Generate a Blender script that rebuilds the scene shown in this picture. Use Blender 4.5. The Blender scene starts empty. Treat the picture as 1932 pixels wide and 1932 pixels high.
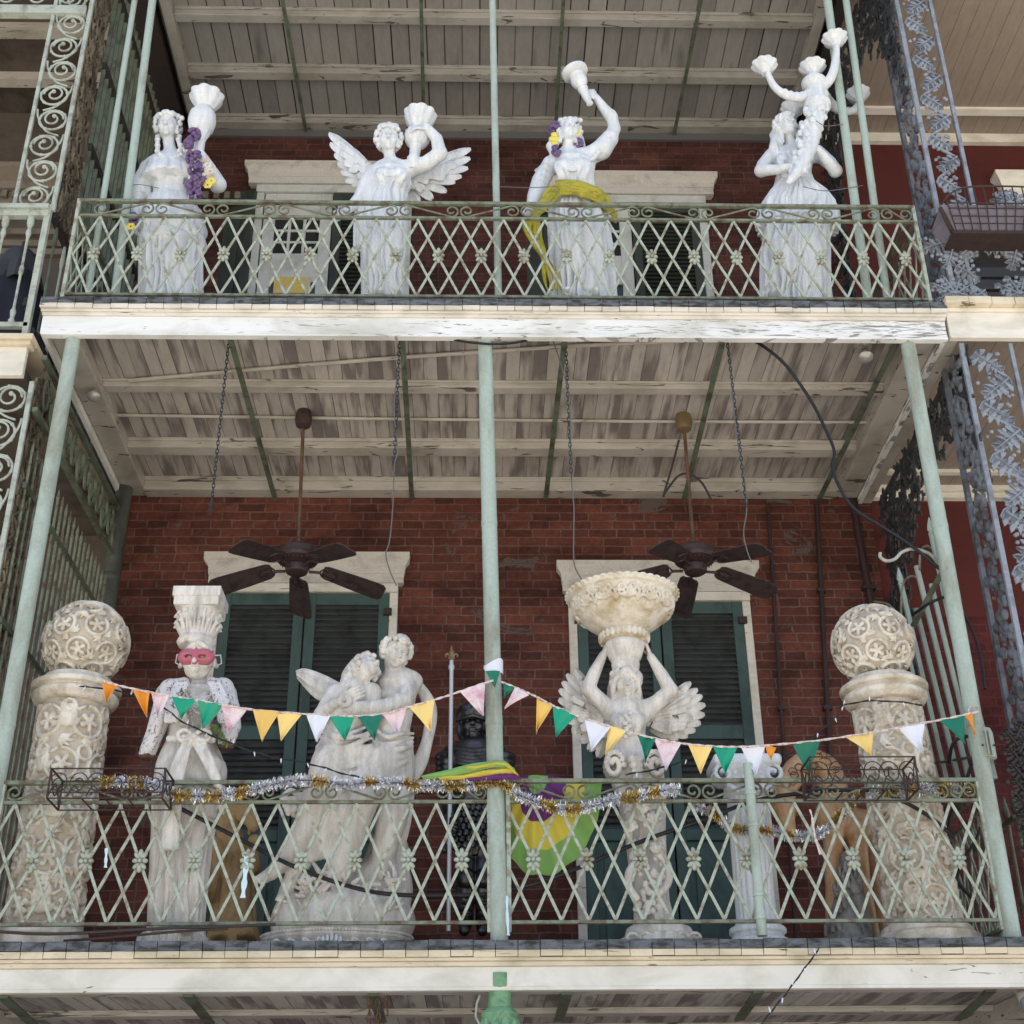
import bpy, math, random
import numpy as np
from mathutils import Vector, Matrix
R=math.radians; PI=math.pi
random.seed(7); rng=np.random.default_rng(7)
SC=bpy.context.scene; COL=SC.collection
# ------------------------------------------------------------------ camera, light, exposure
FPX=2600.; YAW=.028; PIT=R(28); ROL=.0105
CAM=np.array([0.,-7.2,1.6])
FW=np.array([math.sin(YAW)*math.cos(PIT),math.cos(YAW)*math.cos(PIT),math.sin(PIT)])
_r=np.array([math.cos(YAW),-math.sin(YAW),0.]); _u=np.cross(_r,FW)
UPV=_u*math.cos(ROL)+_r*math.sin(ROL); RTV=_r*math.cos(ROL)-_u*math.sin(ROL)
cd=bpy.data.cameras.new('camera'); cd.sensor_width=36; cd.lens=FPX/1932*36; cd.clip_start=.1; cd.clip_end=600
co=bpy.data.objects.new('camera',cd); COL.objects.link(co)
co.matrix_world=Matrix(((RTV[0],UPV[0],-FW[0],CAM[0]),(RTV[1],UPV[1],-FW[1],CAM[1]),(RTV[2],UPV[2],-FW[2],CAM[2]),(0,0,0,1)))
SC.camera=co
SUN_EL=R(74); SUN_DIR=np.array([-.25,1.,0.]); SUN_DIR/=np.linalg.norm(SUN_DIR)   # the sun stands behind the house: the front is in open shade
W=bpy.data.worlds.new('World'); SC.world=W; W.use_nodes=True
nt=W.node_tree; sky=nt.nodes.new('ShaderNodeTexSky'); sky.sky_type='NISHITA'; sky.sun_disc=False
sky.sun_elevation=SUN_EL; sky.sun_rotation=math.atan2(SUN_DIR[0],SUN_DIR[1]); sky.dust_density=2.5; sky.air_density=1.0
bg=nt.nodes['Background']; bg.inputs['Strength'].default_value=.125; bw=nt.nodes.new('ShaderNodeRGBToBW'); nt.links.new(sky.outputs[0],bw.inputs[0]); mw=nt.nodes.new('ShaderNodeMix'); mw.data_type='RGBA'; mw.blend_type='MULTIPLY'; mw.inputs[0].default_value=1; nt.links.new(bw.outputs[0],mw.inputs[6]); mw.inputs[7].default_value=(1.05,1.0,.93,1)
mx=nt.nodes.new('ShaderNodeMix'); mx.data_type='RGBA'; mx.inputs[0].default_value=.25; nt.links.new(sky.outputs[0],mx.inputs[6]); nt.links.new(mw.outputs[2],mx.inputs[7])   # thin white cloud over the blue
nt.links.new(mx.outputs[2],bg.inputs[0])
sl=bpy.data.lights.new('sun','SUN'); sl.energy=5.0; sl.angle=R(.5); sl.color=(1,.95,.87)
so=bpy.data.objects.new('sun',sl); COL.objects.link(so)
sd=Vector((SUN_DIR[0]*math.cos(SUN_EL),SUN_DIR[1]*math.cos(SUN_EL),math.sin(SUN_EL)))
so.rotation_euler=sd.to_track_quat('Z','Y').to_euler(); so.location=(0,20,30)
SC.view_settings.view_transform='Standard'; SC.view_settings.look='None'; SC.view_settings.exposure=1.50; SC.view_settings.gamma=1
SC.cycles.use_denoising=True; SC.cycles.max_bounces=6; SC.cycles.diffuse_bounces=4

# ------------------------------------------------------------------ photo measurements -> metres
def ray(x,y): return FW+RTV*(x-966)/FPX+UPV*(966-y)/FPX
def P(x,y,Y=0.):
    d=ray(x,y); return CAM+d*((Y-CAM[1])/d[1])
def Pz(x,y,Z):
    d=ray(x,y); return CAM+d*((Z-CAM[2])/d[2])
def Px(x,y,X):
    d=ray(x,y); return CAM+d*((X-CAM[0])/d[0])
def mpp(p): return float((np.asarray(p)-CAM)@FW)/FPX

# ------------------------------------------------------------------ materials
def _n(m,t,**k):
    n=m.node_tree.nodes.new(t)
    for a,v in k.items(): setattr(n,a,v)
    return n
def newmat(name,col,rough=.6,metal=0.,spec=.4):
    m=bpy.data.materials.new(name); m.use_nodes=True; b=m.node_tree.nodes['Principled BSDF']
    b.inputs['Base Color'].default_value=(*col,1); b.inputs['Roughness'].default_value=rough; b.inputs['Metallic'].default_value=metal
    b.inputs['Specular IOR Level'].default_value=spec
    return m
def _coord(m,scale):
    tc=_n(m,'ShaderNodeNewGeometry'); mp=_n(m,'ShaderNodeMapping'); mp.inputs['Scale'].default_value=scale
    m.node_tree.links.new(tc.outputs['Position'],mp.inputs[0]); return mp
def _noise(m,scale,detail=4,rough=.6,dist=0.):
    mp=_coord(m,scale); n=_n(m,'ShaderNodeTexNoise'); n.inputs['Scale'].default_value=1; n.inputs['Detail'].default_value=detail
    n.inputs['Roughness'].default_value=rough; n.inputs['Distortion'].default_value=dist
    m.node_tree.links.new(mp.outputs[0],n.inputs['Vector']); return n.outputs['Fac']
def _ramp(m,src,a,b,ca=(0,0,0),cb=(1,1,1)):
    r=_n(m,'ShaderNodeValToRGB'); r.color_ramp.elements[0].position=a; r.color_ramp.elements[1].position=b
    r.color_ramp.elements[0].color=(*ca,1); r.color_ramp.elements[1].color=(*cb,1)
    m.node_tree.links.new(src,r.inputs[0]); return r.outputs[0]
def _mix(m,f,a,b,mode='MIX'):
    x=_n(m,'ShaderNodeMix',data_type='RGBA',blend_type=mode)
    if isinstance(f,float): x.inputs[0].default_value=f
    else: m.node_tree.links.new(f,x.inputs[0])
    for i,s in ((6,a),(7,b)):
        if isinstance(s,tuple): x.inputs[i].default_value=(*s,1)
        else: m.node_tree.links.new(s,x.inputs[i])
    return x.outputs[2]
def _bump(m,src,strength,dist=.01):
    b=_n(m,'ShaderNodeBump'); b.inputs['Strength'].default_value=strength; b.inputs['Distance'].default_value=dist
    m.node_tree.links.new(src,b.inputs['Height']); m.node_tree.links.new(b.outputs[0],m.node_tree.nodes['Principled BSDF'].inputs['Normal'])
def _base(m,out): m.node_tree.links.new(out,m.node_tree.nodes['Principled BSDF'].inputs['Base Color'])
def weather(name,col,dirt,amount=.5,scale=(6,6,6),rough=.6,bump=.15,metal=0.,fine=60.,spec=.35,sharp=.12):
    m=newmat(name,col,rough,metal,spec)
    a=_noise(m,scale,6,.65,.4); f=_ramp(m,a,.62-amount*.3-sharp,.62-amount*.3+sharp,(1,1,1),(0,0,0))
    # dirt where the noise is low
    lo=_ramp(m,a,.25+amount*.2,.25+amount*.2+sharp*1.6,(1,1,1),(0,0,0))
    c=_mix(m,lo,col,dirt)
    b=_noise(m,(fine,)*3,3,.6); c=_mix(m,.22,c,_ramp(m,b,.3,.7,(.35,.35,.35),(1,1,1)),'MULTIPLY')
    _base(m,c); _bump(m,b,bump,.004); return m
def peel(name,paint,under,amount=.45,scale=(5,5,40),rough=.7,dist=1.5,grad=None,sharp=.012,soft=None):
    """paint flaking off along the grain; grad=(x0,x1): more missing towards x1"""
    m=newmat(name,paint,rough); a=_noise(m,scale,5,.6,dist)
    if grad:
        g=_n(m,'ShaderNodeNewGeometry'); s=_n(m,'ShaderNodeSeparateXYZ'); m.node_tree.links.new(g.outputs['Position'],s.inputs[0])
        mr=_n(m,'ShaderNodeMapRange'); mr.inputs[1].default_value=grad[0]; mr.inputs[2].default_value=grad[1]; mr.inputs[3].default_value=grad[2]; mr.inputs[4].default_value=grad[3]
        m.node_tree.links.new(s.outputs[0],mr.inputs[0])
        ad=_n(m,'ShaderNodeMath',operation='ADD'); m.node_tree.links.new(a,ad.inputs[0]); m.node_tree.links.new(mr.outputs[0],ad.inputs[1]); a=ad.outputs[0]
    f=_ramp(m,a,1-amount-sharp,1-amount+sharp)
    st=_noise(m,soft or (3,3,6),5,.6,.5); p2=_mix(m,_ramp(m,st,.42,.75),paint,tuple(.62*c for c in paint[:2])+(.55*paint[2],))
    fi=_noise(m,(scale[0]*3,scale[1]*3,scale[2]*3),3,.6); u2=_mix(m,_ramp(m,fi,.35,.65),under,tuple(.6*c for c in under))
    _base(m,_mix(m,f,p2,u2)); _bump(m,f,.5,-.003); return m
def brick(name,c1,c2,mortar,bw=.215,rh=.0715,off=0.,bump=.7,patch=None,patchf=.6):
    m=newmat(name,c1,.85,0,.2)
    g=_n(m,'ShaderNodeNewGeometry'); s=_n(m,'ShaderNodeSeparateXYZ'); m.node_tree.links.new(g.outputs['Position'],s.inputs[0])
    wob=_noise(m,(7,7,7),3,.6)
    ad=_n(m,'ShaderNodeMath',operation='MULTIPLY_ADD'); ad.inputs[1].default_value=.022; m.node_tree.links.new(wob,ad.inputs[0]); m.node_tree.links.new(s.outputs[2],ad.inputs[2])
    ax=_n(m,'ShaderNodeMath',operation='MULTIPLY_ADD'); ax.inputs[1].default_value=.03; m.node_tree.links.new(_noise(m,(11,11,11),2),ax.inputs[0]); m.node_tree.links.new(s.outputs[0],ax.inputs[2])
    c=_n(m,'ShaderNodeCombineXYZ'); m.node_tree.links.new(ax.outputs[0],c.inputs[0]); m.node_tree.links.new(ad.outputs[0],c.inputs[1])
    b=_n(m,'ShaderNodeTexBrick'); b.inputs['Scale'].default_value=1; b.inputs['Brick Width'].default_value=bw; b.inputs['Row Height'].default_value=rh
    b.inputs['Mortar Size'].default_value=.0065; b.inputs['Mortar Smooth'].default_value=.35; b.inputs['Bias'].default_value=-.1
    b.inputs['Color1'].default_value=(*c1,1); b.inputs['Color2'].default_value=(*c2,1); b.inputs['Mortar'].default_value=(*mortar,1)
    b.squash_frequency=3; b.squash=.75
    m.node_tree.links.new(c.outputs[0],b.inputs['Vector'])
    col=b.outputs['Color']
    n1=_noise(m,(1.3,1.3,2.2),6,.7,.6); n2=_noise(m,(28,28,28),4,.7)
    col=_mix(m,_ramp(m,n1,.4,.72),col,_mix(m,1.,col,(.30,.27,.28),'MULTIPLY'))
    col=_mix(m,.55,col,_ramp(m,n2,.3,.75,(.45,.42,.42),(1.25,1.1,1.05)),'MULTIPLY')
    if patch:
        n3=_noise(m,(2.1,2.1,2.6),6,.75,1.2); col=_mix(m,_ramp(m,n3,patchf,patchf+.035),col,patch)
    n4=_noise(m,(9,9,3),5,.8,1.); col=_mix(m,_ramp(m,n4,.735,.76),col,(.42,.36,.33))
    _base(m,col)
    h=_n(m,'ShaderNodeMath',operation='MULTIPLY_ADD'); h.inputs[1].default_value=-1.; m.node_tree.links.new(b.outputs['Fac'],h.inputs[0])
    hh=_n(m,'ShaderNodeMath',operation='MULTIPLY'); hh.inputs[1].default_value=.35; m.node_tree.links.new(n2,hh.inputs[0]); m.node_tree.links.new(hh.outputs[0],h.inputs[2])
    _bump(m,h.outputs[0],bump,.01); return m
def planks(name,a,b,stain,width=.115,gap=(.02,.018,.016),gw=.04,amt=.5,off=0.):
    """boards running away from the street: seams, a tone per board and old water streaks"""
    m=newmat(name,a,.8,0,.2); L=m.node_tree.links
    g=_n(m,'ShaderNodeNewGeometry'); s=_n(m,'ShaderNodeSeparateXYZ'); L.new(g.outputs['Position'],s.inputs[0])
    d=_n(m,'ShaderNodeMath',operation='MULTIPLY_ADD'); d.inputs[1].default_value=1/width; d.inputs[2].default_value=off+50; L.new(s.outputs[0],d.inputs[0])
    fl=_n(m,'ShaderNodeMath',operation='FLOOR'); L.new(d.outputs[0],fl.inputs[0]); fr=_n(m,'ShaderNodeMath',operation='FRACT'); L.new(d.outputs[0],fr.inputs[0])
    wn=_n(m,'ShaderNodeTexWhiteNoise',noise_dimensions='1D'); L.new(fl.outputs[0],wn.inputs['W'])
    c=_mix(m,wn.outputs['Value'],a,b)
    # streaks: long soft patches bounded by the boards
    cv=_n(m,'ShaderNodeCombineXYZ'); 
    hf=_n(m,'ShaderNodeMath',operation='MULTIPLY_ADD'); hf.inputs[1].default_value=.5; L.new(fr.outputs[0],hf.inputs[0]); L.new(fl.outputs[0],hf.inputs[2])
    ml=_n(m,'ShaderNodeMath',operation='MULTIPLY'); ml.inputs[1].default_value=1.7; L.new(hf.outputs[0],ml.inputs[0])
    yy=_n(m,'ShaderNodeMath',operation='MULTIPLY'); yy.inputs[1].default_value=1.1; L.new(s.outputs[1],yy.inputs[0])
    L.new(ml.outputs[0],cv.inputs[0]); L.new(yy.outputs[0],cv.inputs[1])
    ns=_n(m,'ShaderNodeTexNoise'); ns.inputs['Scale'].default_value=1; ns.inputs['Detail'].default_value=3; L.new(cv.outputs[0],ns.inputs['Vector'])
    st=_ramp(m,ns.outputs['Fac'],1-amt-.06,1-amt+.07)
    fm=_n(m,'ShaderNodeMath',operation='MULTIPLY'); fm.inputs[1].default_value=.85; L.new(st,fm.inputs[0])
    c=_mix(m,fm.outputs[0],c,stain)
    n2=_noise(m,(26,6,26),5,.7); c=_mix(m,.35,c,_ramp(m,n2,.3,.7,(.5,.5,.5),(1.1,1.1,1.1)),'MULTIPLY')
    n3=_noise(m,(5,5,5),6,.8,1.); c=_mix(m,_ramp(m,n3,.68,.72),c,tuple(.5*v for v in stain))
    # seams, each of its own strength
    ga=_n(m,'ShaderNodeMath',operation='LESS_THAN'); ga.inputs[1].default_value=gw; L.new(fr.outputs[0],ga.inputs[0])
    w2=_n(m,'ShaderNodeTexWhiteNoise',noise_dimensions='1D'); o2=_n(m,'ShaderNodeMath',operation='ADD'); o2.inputs[1].default_value=31.7; L.new(fl.outputs[0],o2.inputs[0]); L.new(o2.outputs[0],w2.inputs['W'])
    gs=_n(m,'ShaderNodeMath',operation='MULTIPLY'); L.new(ga.outputs[0],gs.inputs[0])
    gr=_n(m,'ShaderNodeMapRange'); gr.inputs[3].default_value=.45; gr.inputs[4].default_value=1.; L.new(w2.outputs['Value'],gr.inputs[0]); L.new(gr.outputs[0],gs.inputs[1])
    c=_mix(m,gs.outputs[0],c,gap); _base(m,c); _bump(m,ga.outputs[0],.6,-.006); return m

M={}
M['mint']=weather('mint_paint',(.40,.485,.43),(.28,.30,.24),.45,(5,5,1.6),.5,.08,spec=.3)
M['mint_dark']=weather('mint_rail_paint',(.20,.235,.17),(.11,.075,.05),.55,(14,14,14),.55,.15)
M['rail_lattice']=weather('pale_mint_paint',(.40,.45,.37),(.20,.15,.09),.42,(16,16,16),.5,.12)
M['olive_iron']=weather('olive_iron',(.12,.15,.105),(.07,.06,.045),.5,(8,8,8),.6,.2)
M['lace_iron']=weather('dark_slate_iron',(.05,.055,.062),(.03,.03,.032),.5,(10,10,10),.6,.2)
M['dark_iron']=weather('dark_iron',(.035,.032,.032),(.05,.03,.02),.5,(12,12,12),.6,.2)
M['rust_iron']=weather('rusty_brown_iron',(.038,.026,.026),(.06,.032,.025),.6,(20,20,20),.7,.3)
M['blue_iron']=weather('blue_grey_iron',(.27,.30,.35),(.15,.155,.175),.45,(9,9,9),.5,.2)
M['blue_iron_shade']=weather('blue_grey_shaded_iron',(.20,.22,.26),(.09,.085,.085),.6,(9,9,9),.6,.2)  # darker copy of the blue grey iron: shade painted onto the columns' sides
M['neighbour_iron']=weather('pale_sage_iron',(.42,.46,.40),(.22,.22,.18),.4,(9,9,9),.6,.2)
M['rotten_panel']=weather('weathered_cast_panel',(.30,.25,.17),(.07,.055,.04),.75,(9,9,5),.9,.6,fine=35,sharp=.2)
M['fascia_up']=peel('flaking_white_paint',(.78,.78,.77),(.36,.355,.35),.345,(2.6,2.6,30),.7,2.6,(-2.7,3.,-.02,.105),soft=(2,3,5))
M['fascia_lo']=peel('stained_white_paint',(.74,.71,.64),(.27,.23,.18),.29,(3,3,20),.7,1.2,(1.2,3.,.0,.12),soft=(2.2,3,4))
M['cream_trim']=peel('cream_trim_paint',(.70,.61,.46),(.20,.15,.10),.33,(5,5,60),.75,1.)
M['white_trim']=peel('white_trim_paint',(.72,.67,.59),(.24,.22,.19),.33,(5,5,50),.75,1.)
M['deck_edge']=weather('slate_deck_edge',(.14,.15,.17),(.03,.035,.03),.75,(9,9,30),.8,.4)
M['deck']=weather('grey_deck_boards',(.28,.27,.26),(.12,.11,.1),.5,(6,2,6),.8,.3)
M['ceil_lo']=planks('stained_ceiling_boards',(.50,.46,.41),(.37,.335,.30),(.165,.14,.135),.092,amt=.47,gw=.035)
M['ceil_up']=planks('grey_ceiling_boards',(.31,.30,.285),(.225,.215,.205),(.145,.132,.13),.148,amt=.33,gw=.075,gap=(.008,.008,.008))
M['joist']=peel('old_white_beam_paint',(.45,.415,.37),(.12,.10,.09),.37,(3,9,30),.75,1.4)
M['joist_up']=peel('old_cream_beam_paint',(.35,.335,.31),(.11,.095,.085),.38,(3,9,24),.75,1.4)
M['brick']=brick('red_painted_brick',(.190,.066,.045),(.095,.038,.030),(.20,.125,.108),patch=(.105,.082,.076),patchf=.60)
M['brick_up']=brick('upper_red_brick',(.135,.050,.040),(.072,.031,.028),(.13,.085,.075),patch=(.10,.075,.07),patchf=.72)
M['brick_nb']=brick('neighbour_red_brick',(.12,.028,.030),(.095,.022,.025),(.13,.045,.045),bump=.4)
M['red_render']=weather('dark_red_paint',(.095,.018,.016),(.07,.015,.013),.4,(2,2,2),.8,.05)
M['lintel']=weather('bone_white_lintel',(.62,.58,.52),(.42,.38,.33),.35,(5,5,9),.7,.06)
M['teal']=weather('dark_teal_paint',(.060,.105,.092),(.035,.058,.052),.4,(5,5,3),.5,.1)
M['louver']=weather('black_green_slats',(.075,.08,.08),(.04,.042,.042),.5,(7,7,7),.55,.1)
M['black_green']=weather('faded_black_green_paint',(.05,.056,.045),(.03,.033,.028),.4,(5,5,3),.6,.1)
M['white_up']=weather('white_statue_paint',(.81,.83,.845),(.58,.62,.66),.30,(22,22,3),.5,.12,fine=90,spec=.35,sharp=.22)
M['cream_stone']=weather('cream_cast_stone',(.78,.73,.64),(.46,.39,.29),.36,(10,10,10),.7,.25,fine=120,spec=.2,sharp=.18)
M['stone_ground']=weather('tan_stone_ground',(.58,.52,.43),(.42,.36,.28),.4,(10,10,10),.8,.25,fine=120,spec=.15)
M['grey_stone']=weather('pale_grey_cast_stone',(.75,.72,.67),(.44,.41,.37),.32,(18,18,4),.65,.2,fine=100,spec=.25,sharp=.18)
M['bowl_stone']=weather('stained_bowl_stone',(.76,.71,.61),(.46,.36,.21),.42,(7,7,7),.75,.35,fine=70,sharp=.14)
M['purple']=newmat('purple_grape_paint',(.14,.085,.20),.45)
M['flower_yellow']=newmat('yellow_flower_paint',(.72,.62,.12),.5)
M['sash']=weather('olive_gold_sash_paint',(.42,.37,.03),(.22,.21,.03),.5,(16,16,16),.4,.2)
M['beard_black']=newmat('black_socket',(.03,.03,.035),.5)
M['rosette']=M['rail_lattice']
M['brown_wood']=weather('ochre_brown_resin',(.56,.38,.18),(.22,.14,.07),.40,(6,6,3),.5,.3)
M['orange']=weather('orange_amber_glaze',(.66,.42,.23),(.46,.22,.08),.55,(6,6,4),.3,.1,spec=.6)
M['patch']=newmat('brown_patch_glaze',(.12,.07,.04),.4)
M['rock']=weather('grey_rock_base',(.36,.35,.33),(.16,.15,.14),.6,(20,20,12),.9,.6)
M['armour']=weather('burnished_black_steel',(.10,.10,.105),(.04,.04,.04),.5,(18,18,18),.32,.3,metal=.85,spec=.5)
M['spear']=newmat('pale_aluminium_pole',(.55,.57,.60),.4,.3)
M['bronze']=weather('dull_bronze',(.30,.20,.11),(.12,.08,.05),.5,(30,30,30),.4,.2,metal=.6)
M['fan_brown']=weather('brown_fan_metal',(.055,.032,.03),(.03,.02,.02),.5,(15,15,15),.45,.1)
M['blade']=weather('weathered_brown_blade',(.065,.045,.045),(.03,.02,.02),.5,(18,18,18),.6,.15)
M['rod_rust']=weather('rusty_rod',(.14,.075,.045),(.07,.04,.03),.5,(20,20,12),.6,.3)
M['brass']=newmat('tarnished_brass',(.30,.22,.12),.35,.7)
M['chain']=newmat('galvanised_chain',(.05,.055,.06),.5,.5)
M['cable']=newmat('black_rubber_cable',(.012,.012,.015),.5)
M['wire_grey']=newmat('grey_wire',(.12,.12,.12),.5)
M['pipe']=weather('dark_wall_pipe',(.05,.025,.025),(.03,.02,.02),.5,(8,8,3),.6,.1)
M['downpipe']=weather('grey_green_downpipe',(.09,.10,.085),(.05,.05,.045),.5,(5,5,2),.5,.1)
M['red_mask']=weather('glitter_pink_mask',(.50,.10,.15),(.36,.20,.22),.5,(70,70,70),.4,.5)
M['jacket']=weather('speckled_jacket_fabric',(.70,.68,.68),(.12,.08,.07),.62,(42,42,42),.55,.3,fine=150,sharp=.05)
M['lining']=weather('brown_lining',(.14,.08,.055),(.06,.03,.02),.5,(40,40,40),.8,.2)
M['beads']=newmat('silver_beads',(.5,.48,.45),.25,.8)
M['leaf_green']=newmat('dull_green_leaves',(.12,.16,.05),.6)
M['cord']=weather('pale_twisted_cord',(.72,.66,.62),(.5,.3,.28),.5,(60,60,60),.8,.2)
M['p_green']=newmat('emerald_satin',(.0,.30,.17),.42,0,.5)
M['p_dgreen']=newmat('dark_green_satin',(.0,.15,.085),.42,0,.5)
M['p_gold']=newmat('gold_satin',(.78,.50,.12),.42,0,.5)
M['p_yel']=newmat('pale_yellow_satin',(.85,.62,.20),.42,0,.5)
M['p_white']=newmat('white_satin',(.72,.74,.82),.35,0,.5)
M['p_pink']=weather('pink_white_satin',(.80,.66,.70),(.62,.20,.28),.42,(9,9,9),.35,.05,spec=.5)
M['p_orange']=newmat('orange_satin',(.75,.28,.02),.42,0,.5)
M['silver']=newmat('silver_tinsel',(.82,.83,.86),.25,.8)
M['gold']=newmat('gold_tinsel',(.62,.42,.08),.3,.8)
M['f_green']=newmat('lime_green_cloth',(.20,.38,.10),.7)
M['f_yellow']=newmat('yellow_cloth',(.60,.50,.07),.7)
M['f_purple']=newmat('purple_cloth',(.13,.025,.16),.7)
M['bluewhite']=newmat('pale_blue_plastic',(.55,.72,.80),.4)
M['lampglass']=newmat('frosted_bulb_glass',(.32,.32,.31),.15,.3)
M['lampbody']=weather('dirty_white_fixture',(.45,.42,.37),(.2,.18,.15),.5,(20,20,20),.6,.2)
M['glass']=newmat('dark_window_glass',(.02,.022,.024),.08,0,.6)
M['yellow_paper']=weather('yellow_orange_poster',(.75,.52,.08),(.55,.55,.5),.5,(6,6,9),.7,.05)
M['white_door']=weather('white_door_paint',(.62,.62,.58),(.42,.42,.38),.35,(5,5,5),.6,.08)
M['taupe']=planks('taupe_ceiling_boards',(.33,.27,.22),(.30,.25,.205),(.27,.22,.18),.135,amt=.3,gw=.035,gap=(.12,.10,.08))
M['cream_nb']=peel('neighbour_cream_paint',(.78,.74,.66),(.34,.28,.2),.27,(3,3,20),.7,1.)
M['brown_ceil']=weather('brown_stained_ceiling',(.10,.08,.065),(.05,.038,.03),.6,(3,3,3),.8,.2)
M['cornice_nb']=weather('tan_cornice',(.20,.165,.125),(.12,.095,.07),.4,(6,6,6),.8,.15)
M['tan_wall']=weather('tan_stucco',(.11,.092,.075),(.075,.06,.05),.4,(2,2,2),.85,.1)
M['navy']=newmat('navy_canvas',(.014,.016,.028),.85)
M['navy_edge']=newmat('faded_navy_cloth',(.05,.052,.065),.85)
M['red_cloth']=newmat('red_cloth',(.25,.02,.03),.8)
M['mauve']=weather('mauve_planter_liner',(.20,.18,.23),(.13,.11,.14),.4,(6,6,20),.7,.15)
M['street']=weather('pale_asphalt',(.40,.375,.33),(.32,.30,.26),.5,(.8,.8,.8),.9,.2,fine=15)
M['walk']=weather('pale_concrete',(.44,.42,.38),(.32,.3,.27),.4,(1,1,1),.9,.2,fine=20)
M['capital_green']=weather('bright_green_iron',(.18,.36,.20),(.10,.2,.12),.4,(14,14,14),.5,.2)

# ------------------------------------------------------------------ mesh building
class MB:
    def __init__(s): s.v=[]; s.f=[]; s.m=[]; s.n=0
    def add(s,vs,fs,mi=0):
        o=s.n; s.v.extend([tuple(map(float,p)) for p in vs]); s.n+=len(vs)
        s.f.extend([tuple(i+o for i in f) for f in fs]); s.m.extend([mi]*len(fs)); return s
    def box(s,lo,hi,mi=0):
        (a,b,c),(d,e,f)=lo,hi
        return s.add([(a,b,c),(d,b,c),(d,e,c),(a,e,c),(a,b,f),(d,b,f),(d,e,f),(a,e,f)],
            [(3,2,1,0),(4,5,6,7),(0,1,5,4),(1,2,6,5),(2,3,7,6),(3,0,4,7)],mi)
    def bar(s,a,b,w,d,up=(0,1,0),mi=0):
        """box from a to b, w across, d along up"""
        a=np.array(a,float); b=np.array(b,float); t=b-a; t/=np.linalg.norm(t); u=np.array(up,float); u-=t*(u@t); u/=np.linalg.norm(u); r=np.cross(t,u)
        vs=[q+r*sx*w/2+u*sy*d/2 for q in (a,b) for sx,sy in ((-1,-1),(1,-1),(1,1),(-1,1))]
        return s.add(vs,[(3,2,1,0),(4,5,6,7),(0,1,5,4),(1,2,6,5),(2,3,7,6),(3,0,4,7)],mi)
    def tube(s,pts,r,seg=8,closed=False,mi=0,flat=1.):
        P_=np.array(pts,float); n=len(P_); rr=np.broadcast_to(np.array(r,float),(n,)) if not np.isscalar(r) else np.full(n,float(r))
        T=np.zeros_like(P_)
        if closed: T=np.roll(P_,-1,0)-np.roll(P_,1,0)
        else: T[1:-1]=P_[2:]-P_[:-2]; T[0]=P_[1]-P_[0]; T[-1]=P_[-1]-P_[-2]
        T/=np.maximum(np.linalg.norm(T,axis=1),1e-9)[:,None]
        u=np.array([0,1,0.]) if abs(T[0][1])<.9 else np.array([1.,0,0])
        vs=[]
        for i in range(n):
            u=u-T[i]*(u@T[i]); u/=max(np.linalg.norm(u),1e-9); w=np.cross(T[i],u)
            for k in range(seg):
                a=2*PI*k/seg; vs.append(P_[i]+(u*math.cos(a)*flat+w*math.sin(a))*rr[i])
        fs=[]
        for i in range(n if closed else n-1):
            j=(i+1)%n
            for k in range(seg):
                l=(k+1)%seg; fs.append((i*seg+k,j*seg+k,j*seg+l,i*seg+l))
        if not closed: fs+= [tuple(range(seg)),tuple((n-1)*seg+k for k in reversed(range(seg)))]
        return s.add(vs,fs,mi)
    def lathe(s,prof,c,seg=32,axis=(0,0,1),mi=0,lobes=0,la=0.,sq=0.):
        """prof: (r,h) pairs bottom to top"""
        ax=np.array(axis,float); ax/=np.linalg.norm(ax); u=np.array([1.,0,0]) if abs(ax[0])<.9 else np.array([0,1.,0]); u-=ax*(u@ax); u/=np.linalg.norm(u); w=np.cross(ax,u); c=np.array(c,float)
        vs=[]
        for pr in prof:
            r,h=pr[0],pr[1]; la_=pr[2] if len(pr)>2 else la
            for k in range(seg):
                a=2*PI*k/seg; q=r*(1+la_*(abs(math.cos(a*lobes/2))-.5 if lobes else 0)); vs.append(c+ax*h+(u*math.cos(a)+w*math.sin(a))*q)
        n=len(prof); fs=[(i*seg+k,i*seg+(k+1)%seg,(i+1)*seg+(k+1)%seg,(i+1)*seg+k) for i in range(n-1) for k in range(seg)]
        fs+=[tuple(reversed(range(seg))),tuple((n-1)*seg+k for k in range(seg))]
        return s.add(vs,fs,mi)
    def ball(s,c,r,seg=12,rings=8,mi=0,M3=None):
        c=np.array(c,float); r=np.broadcast_to(np.array(r,float),(3,)); vs=[]
        for i in range(1,rings):
            p=PI*i/rings
            for k in range(seg):
                a=2*PI*k/seg; q=np.array([math.sin(p)*math.cos(a),math.sin(p)*math.sin(a),math.cos(p)])*r
                vs.append(c+(M3@q if M3 is not None else q))
        t=np.array([0,0,r[2]]); b=-t
        vs+= [c+(M3@t if M3 is not None else t), c+(M3@b if M3 is not None else b)]
        N=(rings-1)*seg; fs=[(i*seg+k,(i+1)*seg+k,(i+1)*seg+(k+1)%seg,i*seg+(k+1)%seg) for i in range(rings-2) for k in range(seg)]
        fs+=[(N,k,(k+1)%seg) for k in range(seg)]+[(N+1,(rings-2)*seg+(k+1)%seg,(rings-2)*seg+k) for k in range(seg)]
        return s.add(vs,fs,mi)
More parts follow.
